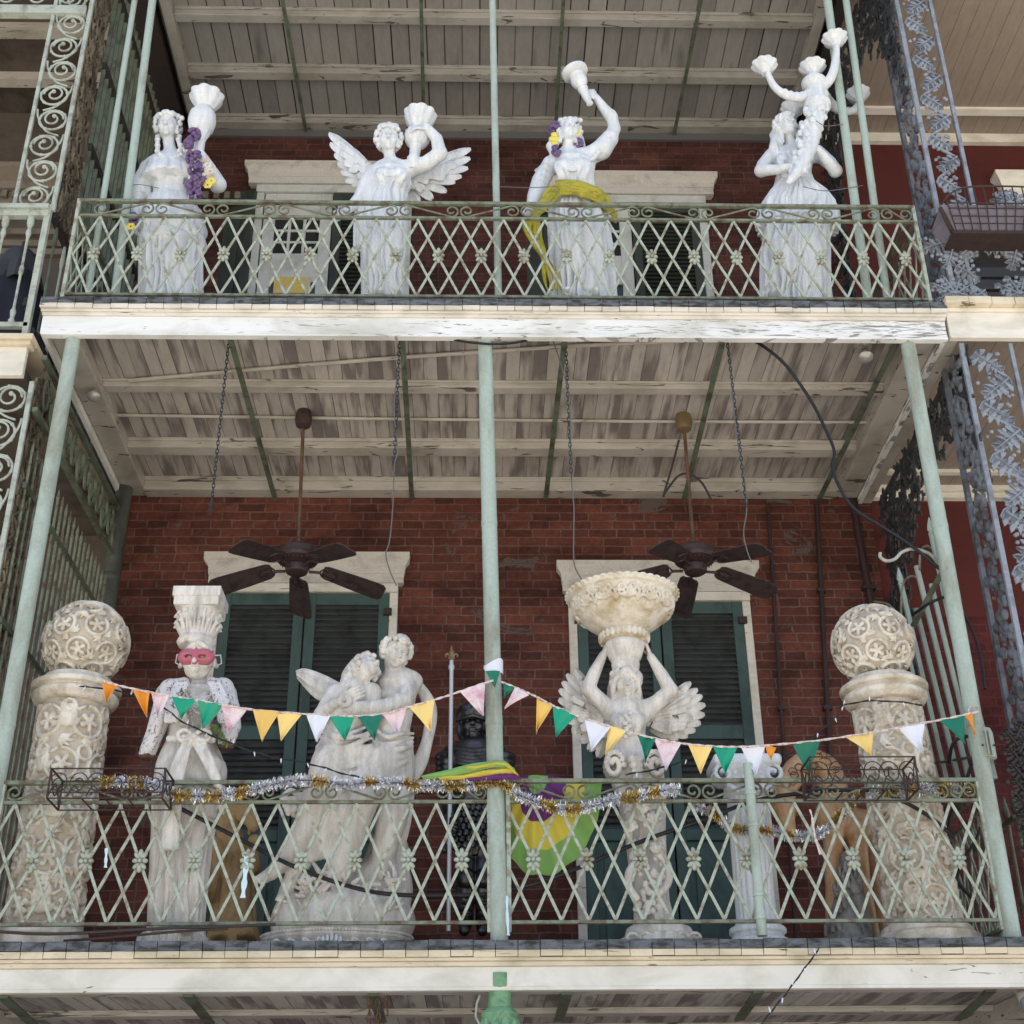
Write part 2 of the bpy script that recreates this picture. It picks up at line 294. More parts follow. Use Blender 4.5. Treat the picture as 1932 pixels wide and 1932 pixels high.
    def plate(s,out,c,U,V,th,mi=0):
        """closed 2D outline (u,v) extruded by th along U x V"""
        c=np.array(c,float); U=np.array(U,float); V=np.array(V,float); N=np.cross(U,V); N/=np.linalg.norm(N)
        n=len(out); a=[c+U*p[0]+V*p[1]+N*th/2 for p in out]; b=[c+U*p[0]+V*p[1]-N*th/2 for p in out]
        return s.add(a+b,[tuple(range(n)),tuple(reversed(range(n,2*n)))]+[(i+n,(i+1)%n+n,(i+1)%n,i) for i in range(n)],mi)
    def sheet(s,G,th=.004,mi=0):
        """grid of points G[i][j] given a thickness"""
        G=np.array(G,float); ni,nj=G.shape[:2]; du=np.gradient(G,axis=0); dv=np.gradient(G,axis=1); N=np.cross(du,dv); N/=np.maximum(np.linalg.norm(N,axis=2),1e-9)[...,None]
        A=(G+N*th/2).reshape(-1,3); B=(G-N*th/2).reshape(-1,3); n=ni*nj; I=lambda i,j:i*nj+j; fs=[]
        for i in range(ni-1):
            for j in range(nj-1):
                fs.append((I(i,j),I(i+1,j),I(i+1,j+1),I(i,j+1))); fs.append((n+I(i,j+1),n+I(i+1,j+1),n+I(i+1,j),n+I(i,j)))
        E=[I(0,j) for j in range(nj)]+[I(i,nj-1) for i in range(1,ni)]+[I(ni-1,j) for j in range(nj-2,-1,-1)]+[I(i,0) for i in range(ni-2,0,-1)]
        for a,b in zip(E,E[1:]+E[:1]): fs.append((a,b,n+b,n+a))
        return s.add(list(A)+list(B),fs,mi)
OFF={}
def _finish(o,parent,loc,label=None,cat=None,group=None,kind=None):
    COL.objects.link(o)
    if parent is not None: o.parent=parent; OFF[o.name]=OFF[parent.name]
    tag(o,label,cat,group,kind); return o
def tag(o,label=None,cat=None,group=None,kind=None):
    if label: o['label']=label
    if cat: o['category']=cat
    if group: o['group']=group
    if kind: o['kind']=kind
    return o
def thing(name,loc,label,cat,group=None):
    o=bpy.data.objects.new(name,None); o.empty_display_size=.1; COL.objects.link(o); o.location=tuple(map(float,loc)); OFF[o.name]=np.array(loc,float)
    return tag(o,label,cat,group)
def build(mb,name,mats,parent=None,loc=None,smooth=True,bevel=0,**t):
    """mb: MB or (verts array, quads array)"""
    off=OFF[parent.name] if parent is not None else (np.array(loc,float) if loc is not None else np.zeros(3))
    me=bpy.data.meshes.new(name)
    if isinstance(mb,MB):
        me.from_pydata((np.array(mb.v)-off).tolist(),[],mb.f); mi=mb.m
        me.polygons.foreach_set('material_index',np.array(mi,np.int32))
    else:
        v,q=mb; v=(v-off).astype(np.float32); me.vertices.add(len(v)); me.vertices.foreach_set('co',v.ravel()); me.loops.add(q.size); me.loops.foreach_set('vertex_index',q.ravel().astype(np.int32))
        me.polygons.add(len(q)); me.polygons.foreach_set('loop_start',np.arange(0,q.size,4,dtype=np.int32)); me.update(calc_edges=True); me.validate()
    for m_ in (mats if isinstance(mats,(list,tuple)) else [mats]): me.materials.append(M[m_] if isinstance(m_,str) else m_)
    me.polygons.foreach_set('use_smooth',[smooth]*len(me.polygons))
    if smooth and isinstance(mb,MB): me.set_sharp_from_angle(angle=R(38))
    me.update()
    o=bpy.data.objects.new(name,me)
    if bevel:
        b=o.modifiers.new('bevel','BEVEL'); b.width=bevel; b.segments=2; b.limit_method='ANGLE'; b.angle_limit=R(40)
    if parent is None:
        o.location=tuple(off); OFF_=off; COL.objects.link(o); OFF[o.name]=off; tag(o,**t); return o
    return _finish(o,parent,off,**t)

# ------------------------------------------------------------------ sculpting: distance fields turned into one continuous skin
_CORN=[(0,0,0),(1,0,0),(0,1,0),(1,1,0),(0,0,1),(1,0,1),(0,1,1),(1,1,1)]
class Sculpt:
    def __init__(s,lo,hi,h=.006):
        s.lo=np.array(lo,float); s.h=h; s.n=np.ceil((np.array(hi,float)-s.lo)/h).astype(int)+1
        s.F=np.full(s.n,1.,np.float32)
        s.ax=[(s.lo[i]+h*np.arange(s.n[i])).astype(np.float32) for i in range(3)]
    def _win(s,lo,hi):
        a=np.clip(np.floor((np.array(lo)-s.lo)/s.h).astype(int),0,s.n); b=np.clip(np.ceil((np.array(hi)-s.lo)/s.h).astype(int)+1,0,s.n)
        if (b<=a).any(): return None
        sl=tuple(slice(a[i],b[i]) for i in range(3)); X=s.ax[0][sl[0]][:,None,None]; Y=s.ax[1][sl[1]][None,:,None]; Z=s.ax[2][sl[2]][None,None,:]
        return sl,X,Y,Z
    def put(s,fn,lo,hi,k=.015,op='u'):
        mg=k+2.5*s.h; w=s._win(np.array(lo)-mg,np.array(hi)+mg)
        if w is None: return s
        sl,X,Y,Z=w; d=fn(X,Y,Z).astype(np.float32); a=s.F[sl]
        if op=='u':
            if k<=0: s.F[sl]=np.minimum(a,d)
            else: t=np.clip(.5+.5*(a-d)/k,0,1); s.F[sl]=a*(1-t)+d*t-k*t*(1-t)
        else:
            if k<=0: s.F[sl]=np.maximum(a,-d)
            else: t=np.clip(.5-.5*(a+d)/k,0,1); s.F[sl]=a*(1-t)-d*t+k*t*(1-t)
        return s
    def cap(s,a,b,ra,rb=None,k=.015,op='u'):
        a=np.array(a,float); b=np.array(b,float); rb=ra if rb is None else rb; ba=b-a; L=max(float(ba@ba),1e-9)
        def fn(X,Y,Z):
            t=np.clip(((X-a[0])*ba[0]+(Y-a[1])*ba[1]+(Z-a[2])*ba[2])/L,0,1)
            return np.sqrt((X-a[0]-t*ba[0])**2+(Y-a[1]-t*ba[1])**2+(Z-a[2]-t*ba[2])**2)-(ra+(rb-ra)*t)
        r=max(ra,rb); return s.put(fn,np.minimum(a,b)-r,np.maximum(a,b)+r,k,op)
    def path(s,pts,rs,k=.01,op='u'):
        p=np.array(pts,float); r=np.full(len(p),float(rs)) if np.isscalar(rs) else np.interp(np.linspace(0,1,len(p)),np.linspace(0,1,len(rs)),rs); mg=k+2.5*s.h; rm=r.max()
        w=s._win(p.min(0)-rm-mg,p.max(0)+rm+mg)
        if w is None: return s
        sl,X,Y,Z=w; o=[q.start for q in sl]; T=np.full(s.F[sl].shape,1.,np.float32)
        for i in range(len(p)-1):
            w2=s._win(np.minimum(p[i],p[i+1])-max(r[i],r[i+1])-mg,np.maximum(p[i],p[i+1])+max(r[i],r[i+1])+mg)
            if w2 is None: continue
            s2,X,Y,Z=w2; s3=tuple(slice(q.start-o[j],q.stop-o[j]) for j,q in enumerate(s2)); a=p[i]; ba=p[i+1]-a; L=max(float(ba@ba),1e-9)
            t=np.clip(((X-a[0])*ba[0]+(Y-a[1])*ba[1]+(Z-a[2])*ba[2])/L,0,1)
            d=np.sqrt((X-a[0]-t*ba[0])**2+(Y-a[1]-t*ba[1])**2+(Z-a[2]-t*ba[2])**2)-(r[i]+(r[i+1]-r[i])*t); T[s3]=np.minimum(T[s3],d)
        A=s.F[sl]
        if op=='u': t=np.clip(.5+.5*(A-T)/max(k,1e-4),0,1); s.F[sl]=A*(1-t)+T*t-k*t*(1-t)
        else: t=np.clip(.5-.5*(A+T)/max(k,1e-4),0,1); s.F[sl]=A*(1-t)-T*t+k*t*(1-t)
        return s
    def ell(s,c,r,M3=None,k=.015,op='u'):
        c=np.array(c,float); r=np.broadcast_to(np.array(r,float),(3,)); A=np.eye(3) if M3 is None else np.array(M3,float)
        def fn(X,Y,Z):
            x,y,z=X-c[0],Y-c[1],Z-c[2]
            q=[(A[0,i]*x+A[1,i]*y+A[2,i]*z)/r[i] for i in range(3)]
            k0=np.sqrt(q[0]**2+q[1]**2+q[2]**2); k1=np.sqrt((q[0]/r[0])**2+(q[1]/r[1])**2+(q[2]/r[2])**2)
            return k0*(k0-1)/np.maximum(k1,1e-6)
        e=np.abs(A)@r; return s.put(fn,c-e,c+e,k,op)
    def robe(s,rows,n=9,amp=(0.,.12),k=.02,ph=0.,tw=0.,sh=1.5,op='u',zr=None,diag=0.,kk=.9):
        """rows: (z,cx,cy,rx,ry) any order; folds n around, amplitude from top to bottom, tw twist, diag slanted folds"""
        amp=(amp[0]*2.3,amp[1]*2.3); rows=sorted(rows); z=np.array([r[0] for r in rows]); C_=[np.array([r[i] for r in rows]) for i in range(1,5)]
        z0,z1=z[0],z[-1]
        def fn(X,Y,Z):
            Zf=Z; cx,cy,rx,ry=[np.interp(Zf.ravel(),z,c).reshape(Zf.shape).astype(np.float32) for c in C_]
            x=(X-cx)/rx; y=(Y-cy)/ry; th=np.arctan2(x,-y); t=np.clip((z1-Zf)/(z1-z0),0,1)
            am=amp[0]+(amp[1]-amp[0])*np.minimum(1,t*1.6)**.6
            wv=.10*np.sin(9*(Zf-z1)+3*th)+.06*np.sin(23*(Zf-z1)-5*th); u_=th+.13*np.sin(3*th+ph)+.07*np.sin(5*th+2*ph)+wv*.6; w=(2*np.abs(np.sin(n*.95*u_+ph+tw*(Zf-z1)))**.6-1.2)*(.55+.25*np.sin(4*th+ph+3*Zf))+.35*(2*np.abs(np.sin(n*.42*u_+2*ph-tw*(Zf-z1)))**.7-1.1)
            if diag: w=w*.25+.75*(2*np.abs(np.sin(th*1.1+diag*1.15*(Zf-z1)+ph+.5*np.sin(2*th+5*(Zf-z1))))**.6-1.1)
            d=(np.sqrt(x*x+y*y)-1-am*(w-.55))*np.minimum(rx,ry)*kk
            return np.maximum(d,np.maximum(z0-Zf,Zf-z1))
        rm=max(np.max(C_[2]),np.max(C_[3]))*(1+max(amp)); 
        lo=(np.min(C_[0]-C_[2])-max(amp)*rm,np.min(C_[1]-C_[3])-max(amp)*rm,z0); hi=(np.max(C_[0]+C_[2])+max(amp)*rm,np.max(C_[1]+C_[3])+max(amp)*rm,z1)
        return s.put(fn,lo,hi,k,op)
    def mesh(s):
        F=s.F; F[0]=F[-1]=1; F[:,0]=F[:,-1]=1; F[:,:,0]=F[:,:,-1]=1
        I=F<0; n=np.array(F.shape)
        def cn(c,A): return A[c[0]:n[0]-1+c[0],c[1]:n[1]-1+c[1],c[2]:n[2]-1+c[2]]
        cnt=sum(cn(c,I).astype(np.int8) for c in _CORN); act=(cnt>0)&(cnt<8); ii=np.argwhere(act)
        idx=np.full(act.shape,-1,np.int32); idx[act]=np.arange(len(ii))
        vals=[F[ii[:,0]+c[0],ii[:,1]+c[1],ii[:,2]+c[2]] for c in _CORN]
        acc=np.zeros((len(ii),3)); w=np.zeros(len(ii))
        for a in range(8):
            for b in range(a+1,8):
                ca,cb=np.array(_CORN[a]),np.array(_CORN[b])
                if abs(ca-cb).sum()!=1: continue
                x=(vals[a]<0)!=(vals[b]<0); t=vals[a]/np.where(x,vals[a]-vals[b],1)
                acc+=np.where(x[:,None],ca+(cb-ca)*t[:,None],0); w+=x
        V=(ii+acc/np.maximum(w,1)[:,None])*s.h+s.lo
        Q=[]
        for ax in range(3):
            sl0=[slice(None)]*3; sl1=[slice(None)]*3; sl0[ax]=slice(0,-1); sl1[ax]=slice(1,None)
            A=I[tuple(sl0)]; B=I[tuple(sl1)]; g=np.argwhere(A!=B); u,v=[(1,2),(2,0),(0,1)][ax]
            g=g[(g[:,u]>0)&(g[:,v]>0)]; eu=np.zeros(3,int); eu[u]=1; ev=np.zeros(3,int); ev[v]=1
            q=np.stack([idx[tuple((g-o).T)] for o in (eu+ev,ev,0*eu,eu)],1); fl=A[tuple(g.T)]; q[~fl]=q[~fl][:,::-1]; Q.append(q)
        Q=np.concatenate(Q); return V,Q[(Q>=0).all(1)]
def retint(o,fn):
    """give the faces picked by fn(centres) the second material of the mesh"""
    me=o.data; n=len(me.polygons); c=np.empty(n*3,np.float32); me.polygons.foreach_get('center',c); c=c.reshape(-1,3)+OFF[o.name]; me.polygons.foreach_set('material_index',fn(c).astype(np.int32)); return o
def rot(yaw=0.,pitch=0.,roll=0.):
    """columns: right, forward, up. yaw>0 turns the face to the photo's right, pitch>0 looks up, roll>0 leans the head to the photo's right"""
    f=np.array([math.sin(yaw)*math.cos(pitch),-math.cos(yaw)*math.cos(pitch),math.sin(pitch)]); r=np.array([math.cos(yaw),math.sin(yaw),0.]); u=np.cross(f,r)*-1
    u=np.cross(r,f); u=u if u[2]>0 else -u
    r2=r*math.cos(roll)-u*math.sin(roll); u2=u*math.cos(roll)+r*math.sin(roll)
    return np.stack([r2,f,u2],1)
def head(S,c,s,yaw=0.,pitch=0.,roll=0.,neck=None,hair='curls',seed=1,nr=.42,fs=1.):
    A=rot(yaw,pitch,roll); c=np.array(c,float); J=lambda a,b,d: c+s*(A@np.array([a,b,d],float))
    S.ell(J(0,-.12,.2),np.array([.70,.84,.80])*s,A,k=.02); S.ell(J(0,.18,-.28),np.array([.58,.58,.66])*s,A,k=.02)
    S.ell(J(0,.50,-.80),np.array([.20,.19,.16])*s,A,k=.015)
    for x in (-1,1):
        S.ell(J(.36*x,.52,-.30),np.array([.20,.18,.20])*s,A,k=.02)
        S.ell(J(.28*x,.84,.03),np.array([.23,.24,.15])*s,A,k=.004,op='s'); S.ell(J(.28*x,.60,.0),np.array([.16,.14,.09])*s,A,k=.001); S.path([J(.12*x,.72,.05),J(.28*x,.765,.11),J(.46*x,.62,.04)],.032*s,k=.002)
        S.cap(J(.11*x,.78,.22),J(.48*x,.60,.20),.05*s,.035*s,k=.006); S.ell(J(.72*x,-.02,-.08),np.array([.1,.2,.24])*s,A,k=.006)
    S.cap(J(0,.74,.10),J(0,1.0,-.28),.075*s,.115*s,k=.006); S.cap(J(-.10,.84,-.32),J(.10,.84,-.32),.07*s,.07*s,k=.006)
    S.cap(J(-.15,.73,-.51),J(.15,.73,-.51),.06*s,k=.004); S.cap(J(-.12,.72,-.65),J(.12,.72,-.65),.065*s,k=.004)
    S.cap(J(-.2,.80,-.575),J(.2,.80,-.575),.04*s,k=.003,op='s'); S.cap(J(-.12,.78,-.72),J(.12,.78,-.72),.05*s,k=.006,op='s')
    if neck is not None:
        neck=np.array(neck,float); S.cap(J(0,-.2,-.5),neck,nr*s,nr*s*1.15,k=.02); S.cap(neck+(0,0,.012),neck-(0,0,.05),nr*s*1.1,nr*s*2.1,k=.03)
    r=random.Random(seed)
    if hair in('curls','long','wavy'):
        cnt={'curls':150,'long':110,'wavy':110}[hair]; k=0
        while k<cnt:
            th=r.uniform(0,2*PI); z=r.uniform(-.75,1); q=math.sqrt(max(0,1-z*z)); d=np.array([q*math.cos(th),q*math.sin(th),z])
            if d[1]>.25 and d[2]<.45 +.1*r.random(): continue
            if abs(d[0])<.65 and d[1]>.05 and d[2]<.50: continue
            k+=1; p=J(d[0]*.92,-.1+d[1]*.98,.2+d[2]*.93); rr=r.uniform(.13,.22)*s
            if hair=='curls':
                S.ell(p,(rr,rr,rr),k=.004)
                if r.random()<.5: S.ell(p+(A@d)*rr*.75,(rr*.5,)*3,k=.002,op='s')
            else:
                t=np.array([-d[1],d[0],-.4]); p2=J(d[0]*.82+t[0]*.3,-.1+d[1]*.9+t[1]*.3,.2+d[2]*.84-.32); S.cap(p,p2,rr*.85,rr*.6,k=.004)
    if hair in('long','wavy'):
        for x in (-1,1):
            for q in range(5):
                a=.66+.06*q; y=-.05-.22*q; pts=[J(x*(a+.06*math.sin(2.1*t+q)),y+.05*math.cos(3*t+q),.15-.42*t) for t in range(5 if hair=='long' else 4)]
                S.path(pts,[.17*s,.19*s,.18*s,.16*s,.09*s][:len(pts)],k=.006)
    return J
def hand(S,w,tip,n,s=.085,curl=.5,thumb=1,k=.004,r=.0085):
    """w wrist, tip direction point, n = palm normal; five fingers curling towards n"""
    w=np.array(w,float); t=np.array(tip,float)-w; t/=np.linalg.norm(t); n=np.array(n,float); n-=t*(n@t); n/=np.linalg.norm(n); q=np.cross(t,n)
    pc=w+t*s*.5; A=np.stack([q,n,t],1); S.ell(pc,(s*.42,s*.17,s*.55),A,k=.01)
    for i,(o,L) in enumerate(((-.36,.72),(-.12,.88),(.12,.84),(.35,.66))):
        a=w+t*s*.88+q*s*o; b=a+(t*math.cos(curl*.7)+n*math.sin(curl*.7))*s*L*.5; c=b+(t*math.cos(curl*1.9)+n*math.sin(curl*1.9))*s*L*.5
        S.cap(a-t*s*.2,a,r,r,k=.006); S.cap(a,b,r,r*.95,k=k); S.cap(b,c,r*.95,r*.75,k=k)
    a=w+t*s*.25+q*s*.36*thumb; b=a+(t*.75+q*thumb*.55+n*.35)*s*.45; c=b+(t*.8+n*.5)*s*.38; S.cap(a,b,r*1.2,r,k=.006); S.cap(b,c,r,r*.8,k=k)
def limb(S,pts,rs,k=.02): S.path(pts,rs,k)
# ================================================================== ground
g=MB(); g.box((-90,-90,-.3),(90,-3.2,0)); build(g,'street','street',smooth=False,kind='structure')
g=MB(); g.box((-90,-3.2,-.3),(90,60,.14)); build(g,'sidewalk','walk',smooth=False,kind='structure')
# ================================================================== the brick house
XL,XR=-2.72,3.04; WY=2.15
ZD,ZU=2.94,6.90             # the two gallery decks
house=thing('brick_house',(.16,2.3,.14),'dark red painted brick townhouse front with shuttered doors behind the two galleries','house')
def wallbox(name,mat,x0,x1,z0,z1,y0=WY,y1=WY+.35,parent=house):
    b=MB(); b.box((x0,y0,z0),(x1,y1,z1)); return build(b,name,mat,parent,smooth=False)
wallbox('wall','brick',XL,XR,.14,6.8); wallbox('upper_wall','brick_up',XL,XR,6.8,12.2)  # top out of view kept tall so the house blocks the sun behind
def crown(mb,x0,x1,y,rows):
    vs=[]; 
    for z,e in rows: vs+=[(x0-e,y,z),(x0-e,y-.05-e,z),(x1+e,y-.05-e,z),(x1+e,y,z)]
    fs=[]; n=len(rows)
    for i in range(n-1):
        for k in range(3): a=i*4+k; fs.append((a,a+1,a+5,a+4))
        fs.append((i*4+3,i*4,i*4+4,i*4+7))
    fs+=[(0,3,2,1),tuple((n-1)*4+k for k in range(4))]; mb.add(vs,fs)
def lintel(x0,x1,zt,zb):
    b=MB(); h=zt-zb
    crown(b,x0+.03,x1-.03,WY-.03,[(zb,0),(zb+h*.30,.0),(zb+h*.31,.006),(zb+h*.52,.008),(zb+h*.60,.014),(zb+h*.68,.026),(zb+h*.72,.034),(zb+h*.74,.040),(zt,.042)]); b.box((x0+.04,WY-.0301,zb+.002),(x1-.04,WY,zt-.002))
    return build(b,'lintel','lintel',house,smooth=False)
def leaf(x0,x1,z0,z1,y,secs,m1,m2,hinge=None,ang=0.,st=.075,parent=house,slat=.045,name='shutter'):
    """a shutter leaf; secs: (za,zb,'l' louvre | 'p' panel); hinge x and angle swing it towards the street"""
    c_,s_=math.cos(ang),math.sin(ang)
    def T(mb):
        if hinge is None: return mb
        mb.v=[(hinge+(v[0]-hinge)*c_+(v[1]-y)*s_, y-(v[0]-hinge)*s_+(v[1]-y)*c_ if hinge<=x0+1e-6 else y+(v[0]-hinge)*-s_+(v[1]-y)*c_, v[2]) for v in mb.v]; return mb
    f=MB(); t=.04; f.box((x0,y-t,z0),(x0+st,y,z1)); f.box((x1-st,y-t,z0),(x1,y,z1))
    zs=[z0]+[q for s in secs for q in s[:2]]+[z1]
    for a,b in zip(zs[0::2],zs[1::2]):
        if b-a>.005: f.box((x0+st,y-t+.003,a),(x1-st,y-.003,b))
    o=build(T(f),name,m1,parent,smooth=False,bevel=.004)
    for a,b,kd in secs:
        q=MB()
        if kd=='l':
            z=a+.01
            while z<b-.01:
                q.bar((x0+st-.004,y-.022,z),(x1-st+.004,y-.022,z),.006,.050,up=(0,-.62,-.78)) ; z+=slat
            q.box((x0+st,y-.003,a),(x1-st,y-.001,b))
            build(T(q),'louvre_panel',m2,o,smooth=False)
        else:
            q.box((x0+st,y-.014,a),(x1-st,y-.006,b)); q.box((x0+st+.05,y-.026,a+.05),(x1-st-.05,y-.014,b-.05)); build(T(q),'panel',m1,o,smooth=False,bevel=.006)
    return o
# lower doors
for (lx0,lx1,py,px_) in ((-2.02,-.52,1043,575),(.60,2.09,1059,1235)):
    zt=P(px_,py,WY-.1)[2]; zb=zt-.235
    lintel(lx0,lx1,zt,zb)
    fr=MB(); a,b=lx0+.13,lx1-.13
    fr.box((a-.06,WY-.075,zb-.07),(b+.06,WY,zb-.001)); fr.box((a-.06,WY-.055,ZD),(a,WY,zb-.07)); fr.box((b,WY-.055,ZD),(b+.06,WY,zb-.07))
    build(fr,'door_frame','white_trim',house,smooth=False,bevel=.005)
    zt2=zb-.075; mid=(a+b)/2
    secs=[(ZD+.12,ZD+1.08,'p'),(ZD+1.17,ZD+1.80,'l'),(ZD+1.91,zt2-.09,'l')]
    leaf(a+.003,mid-.006,ZD+.01,zt2,WY-.012,secs,'teal','louver'); leaf(mid+.006,b-.003,ZD+.01,zt2,WY-.012,secs,'teal','louver')
    for zz in (zt2-.18,ZD+1.36):
        for hx in (a+.01,b-.01): hg=MB(); hg.box((hx-.03,WY-.085,zz),(hx+.03,WY-.055,zz+.05)); build(hg,'hinge','dark_iron',house,smooth=False)
# upper doors
for i,(lx0,lx1,py,px_) in enumerate(((-2.03,-.48,306,624),(.57,2.08,325,1188))):
    zt=P(px_,py,WY-.1)[2]; zb=zt-.22; lintel(lx0,lx1,zt,zb)
    a,b=lx0+.17,lx1-.17; zt2=zb-.08; mid=(a+b)/2
    fr=MB(); fr.box((a-.07,WY-.06,zb-.08),(b+.07,WY,zb-.001)); fr.box((a-.07,WY-.045,ZU),(a,WY,zb-.08)); fr.box((b,WY-.045,ZU),(b+.07,WY,zb-.08))
    build(fr,'door_frame','white_door',house,smooth=False,bevel=.005)
    leaf(mid,b-.003,ZU+.01,zt2,WY-.01,[(ZU+.12,ZU+.6,'l'),(ZU+.72,ZU+1.5,'l'),(ZU+1.6,zt2-.1,'l')],'black_green','black_green',slat=.042)
    dl=MB(); x0,x1=a+.01,mid-.01; y=WY-.002; z=P((525,1120)[i],420,WY)[2]; z2=P(525,482,WY)[2]
    dl.box((x0,y-.03,ZU),(x0+.1,y,zt2)); dl.box((x1-.1,y-.03,ZU),(x1,y,zt2)); dl.box((x0+.1,y-.028,z+.02),(x1-.1,y,zt2)); dl.box((x0+.1,y-.028,z2-.30),(x1-.1,y,z2)); dl.box((x0+.1,y-.028,ZU),(x1-.1,y,ZU+.12))
    d=build(dl,'french_door','white_door',house,smooth=False,bevel=.004)
    gl=MB(); gl.box((x0+.1,y-.008,z2),(x1-.1,y-.001,z+.02)); gl.box((x0+.1,y-.008,ZU+.12),(x1-.1,y-.001,z2-.30)); build(gl,'pane','glass',d,smooth=False)
    mn=MB(); 
    for k in range(1,3): xx=x0+.1+(x1-x0-.2)*k/3; mn.box((xx-.012,y-.024,z2),(xx+.012,y-.009,z+.02))
    for k in range(1,3): zz=z2+(z+.02-z2)*k/3; mn.box((x0+.1,y-.022,zz-.011),(x1-.1,y-.010,zz+.011))
    build(mn,'muntin','white_door',d,smooth=False)
    if i==0:
        q=MB(); q.box((x0+.14,y-.036,P(560,558,WY)[2]),(x1-.14,y-.0305,P(560,528,WY)[2])); build(q,'poster','yellow_paper',d,smooth=False)
    # the other leaf is folded back against the wall, a little open
    w=mid-a; leaf(a-.06-w,a-.06,ZU+.01,zt2,WY-.05,[(ZU+.15,ZU+.7,'p'),(ZU+.85,zt2-.12,'p')],'black_green','black_green',hinge=a-.06,ang=R(16))
# vents, stubs and patches on the wall
st=MB(); 
for (x,y) in ((1725*0+1455,1290),(1452,1475)): pass
# ================================================================== galleries
def balcony(name,label,zd,zc,x0,x1,fz,mats,joists,rods,has_deck=True,ceil='ceil_lo',jm='joist',jh=.075,jw=.07,rz=.105,ry=WY+.01,inset=.20):
    t=thing(name,((x0+x1)/2,1.0,zd if has_deck else zc),label,'gallery floor' if has_deck else 'gallery roof','stacked gallery floors of the brick house')
    if has_deck:
        b=MB()
        n=int((x1-x0)/.11)
        for i in range(n):
            xa=x0+(x1-x0)*i/n; xb=x0+(x1-x0)*(i+1)/n; fy=-.075+rng.uniform(-.006,.006); b.box((xa+.001,fy,zd-.028+rng.uniform(-.002,.002)),(xb-.001,WY-.002,zd))
        build(b,'deck',mats[3],t,smooth=False)
        # slate-coloured drip edge in short worn lengths
        b=MB()
        for i in range(n):
            xa=x0-.02+(x1-x0+.04)*i/n; xb=x0-.02+(x1-x0+.04)*(i+1)/n; e=rng.uniform(-.005,.004); dz=rng.uniform(-.003,.003)
            b.box((xa+.002,-.100+e,zd-.036+dz),(xb-.002+rng.uniform(-.002,.001),-.078,zd+.010+dz))
        build(b,'drip_edge','deck_edge',t,smooth=False)
        b=MB()
        for i in range(n):
            xa=x0-.02+(x1-x0+.04)*i/n; xb=x0-.02+(x1-x0+.04)*(i+1)/n; e=rng.uniform(-.004,.003)
            b.box((xa+.0018,-.094+e,zd-.068+rng.uniform(-.003,.002)),(xb-.0018,-.076,zd-.037))
        build(b,'board_ends',mats[1],t,smooth=False)
        b=MB(); b.box((x0-.012,-.082,zd-.088),(x1+.012,-.03,zd-.070)); b.box((x0-.004,-.072,zd-.112),(x1+.004,-.03,zd-.0885)); build(b,'crown_trim',mats[2],t,smooth=False,bevel=.004)
        b=MB(); b.box((x0,-.060,fz),(x1,-.022,zd-.1125)); b.box((x0+.01,-.066,fz-.012),(x1,-.016,fz+.006)); 
        build(b,'fascia',mats[0],t,smooth=False,bevel=.003)
        b=MB(); b.box((x0,-.0215,fz),(x0+.03,WY,zd-.07)); b.box((x1-.03,-.0215,fz),(x1,WY,zd-.07)); build(b,'side_fascia',mats[0],t,smooth=False)
    b=MB(); b.box((x0+.03,-.02,zc),(x1-.03,WY,zc+.03)); build(b,'ceiling',ceil,t,smooth=False)
    for (y,w,h) in joists:
        b=MB(); b.box((x0+inset,y-w/2,zc-h),(x1-inset,y+w/2,zc-.001)); b.box((x0+inset,y-w/2-.02,zc-h*.35),(x1-inset,y-w/2-.001,zc-.001)); build(b,'joist',jm,t,smooth=False,bevel=.005)
    ew=.20 if has_deck else .12
    for (xa,xb) in ((x0+.035,x0+ew),(x1-ew,x1-.035)):
        b=MB(); b.box((xa,-.015,zc-.10),(xb,WY-.01,zc-.002)); build(b,'edge_beam',jm,t,smooth=False,bevel=.006)
    for (xa,xb,w) in rods:
        b=MB(); b.bar((xa,.02,zc-rz),(xb,ry,zc-rz-.01),w,.012,up=(0,0,1)); build(b,'tie_rod','olive_iron',t,smooth=False)
    return t
def rx(px_,py,z): return Pz(px_,py,z)[0]
zc1=6.80; zr=zc1-.11
jy=lambda py,z: Pz(966,py,z)[1]
rods1=[(rx(a,650,zr),rx(b,c,zr),.036) for a,b,c in ((437,519,940),(760,777,940),(1065,1029,945),(1362,1290,945),(1690,1548,935))]
up=balcony('middle_gallery_floor'.replace('middle_','' ),'middle gallery floor with flaking white fascia and stained board ceiling under it',ZU,zc1,XL-.02,2.98,6.655,('fascia_up','white_trim','white_trim','deck'),
    [(jy(733,zc1-.03),.085,.05),(jy(846,zc1-.04),.12,.075),(WY-.07,.13,.11)],rods1)
zc0=2.765
jl=[(.045,.11,.048),(.93,.12,.032),(1.55,.10,.03),(WY-.07,.13,.05)]
rods0=[(rx(a,1875,zc0-.06),rx(b,1930,zc0-.06),.055) for a,b in ((-10,62),(348,398),(703,722),(1070,1052),(1430,1385),(1862,1790))]
lo=balcony('gallery_floor','lowest gallery floor with stained cream fascia along the foot of the picture',ZD,zc0,-2.80,3.10,2.725,('fascia_lo','cream_trim','cream_trim','deck'),jl,rods0,rz=.055,ry=.9)
zc2=10.52
rods2=[(rx(a,0,zc2-.11)+(rx(a,0,zc2-.11)-rx(b,250,zc2-.11))*0,rx(b,c,zc2-.11),.03) for a,b,c in ((530,577,245),(797,800,255),(1062,1047,258),(1325,1270,262))]
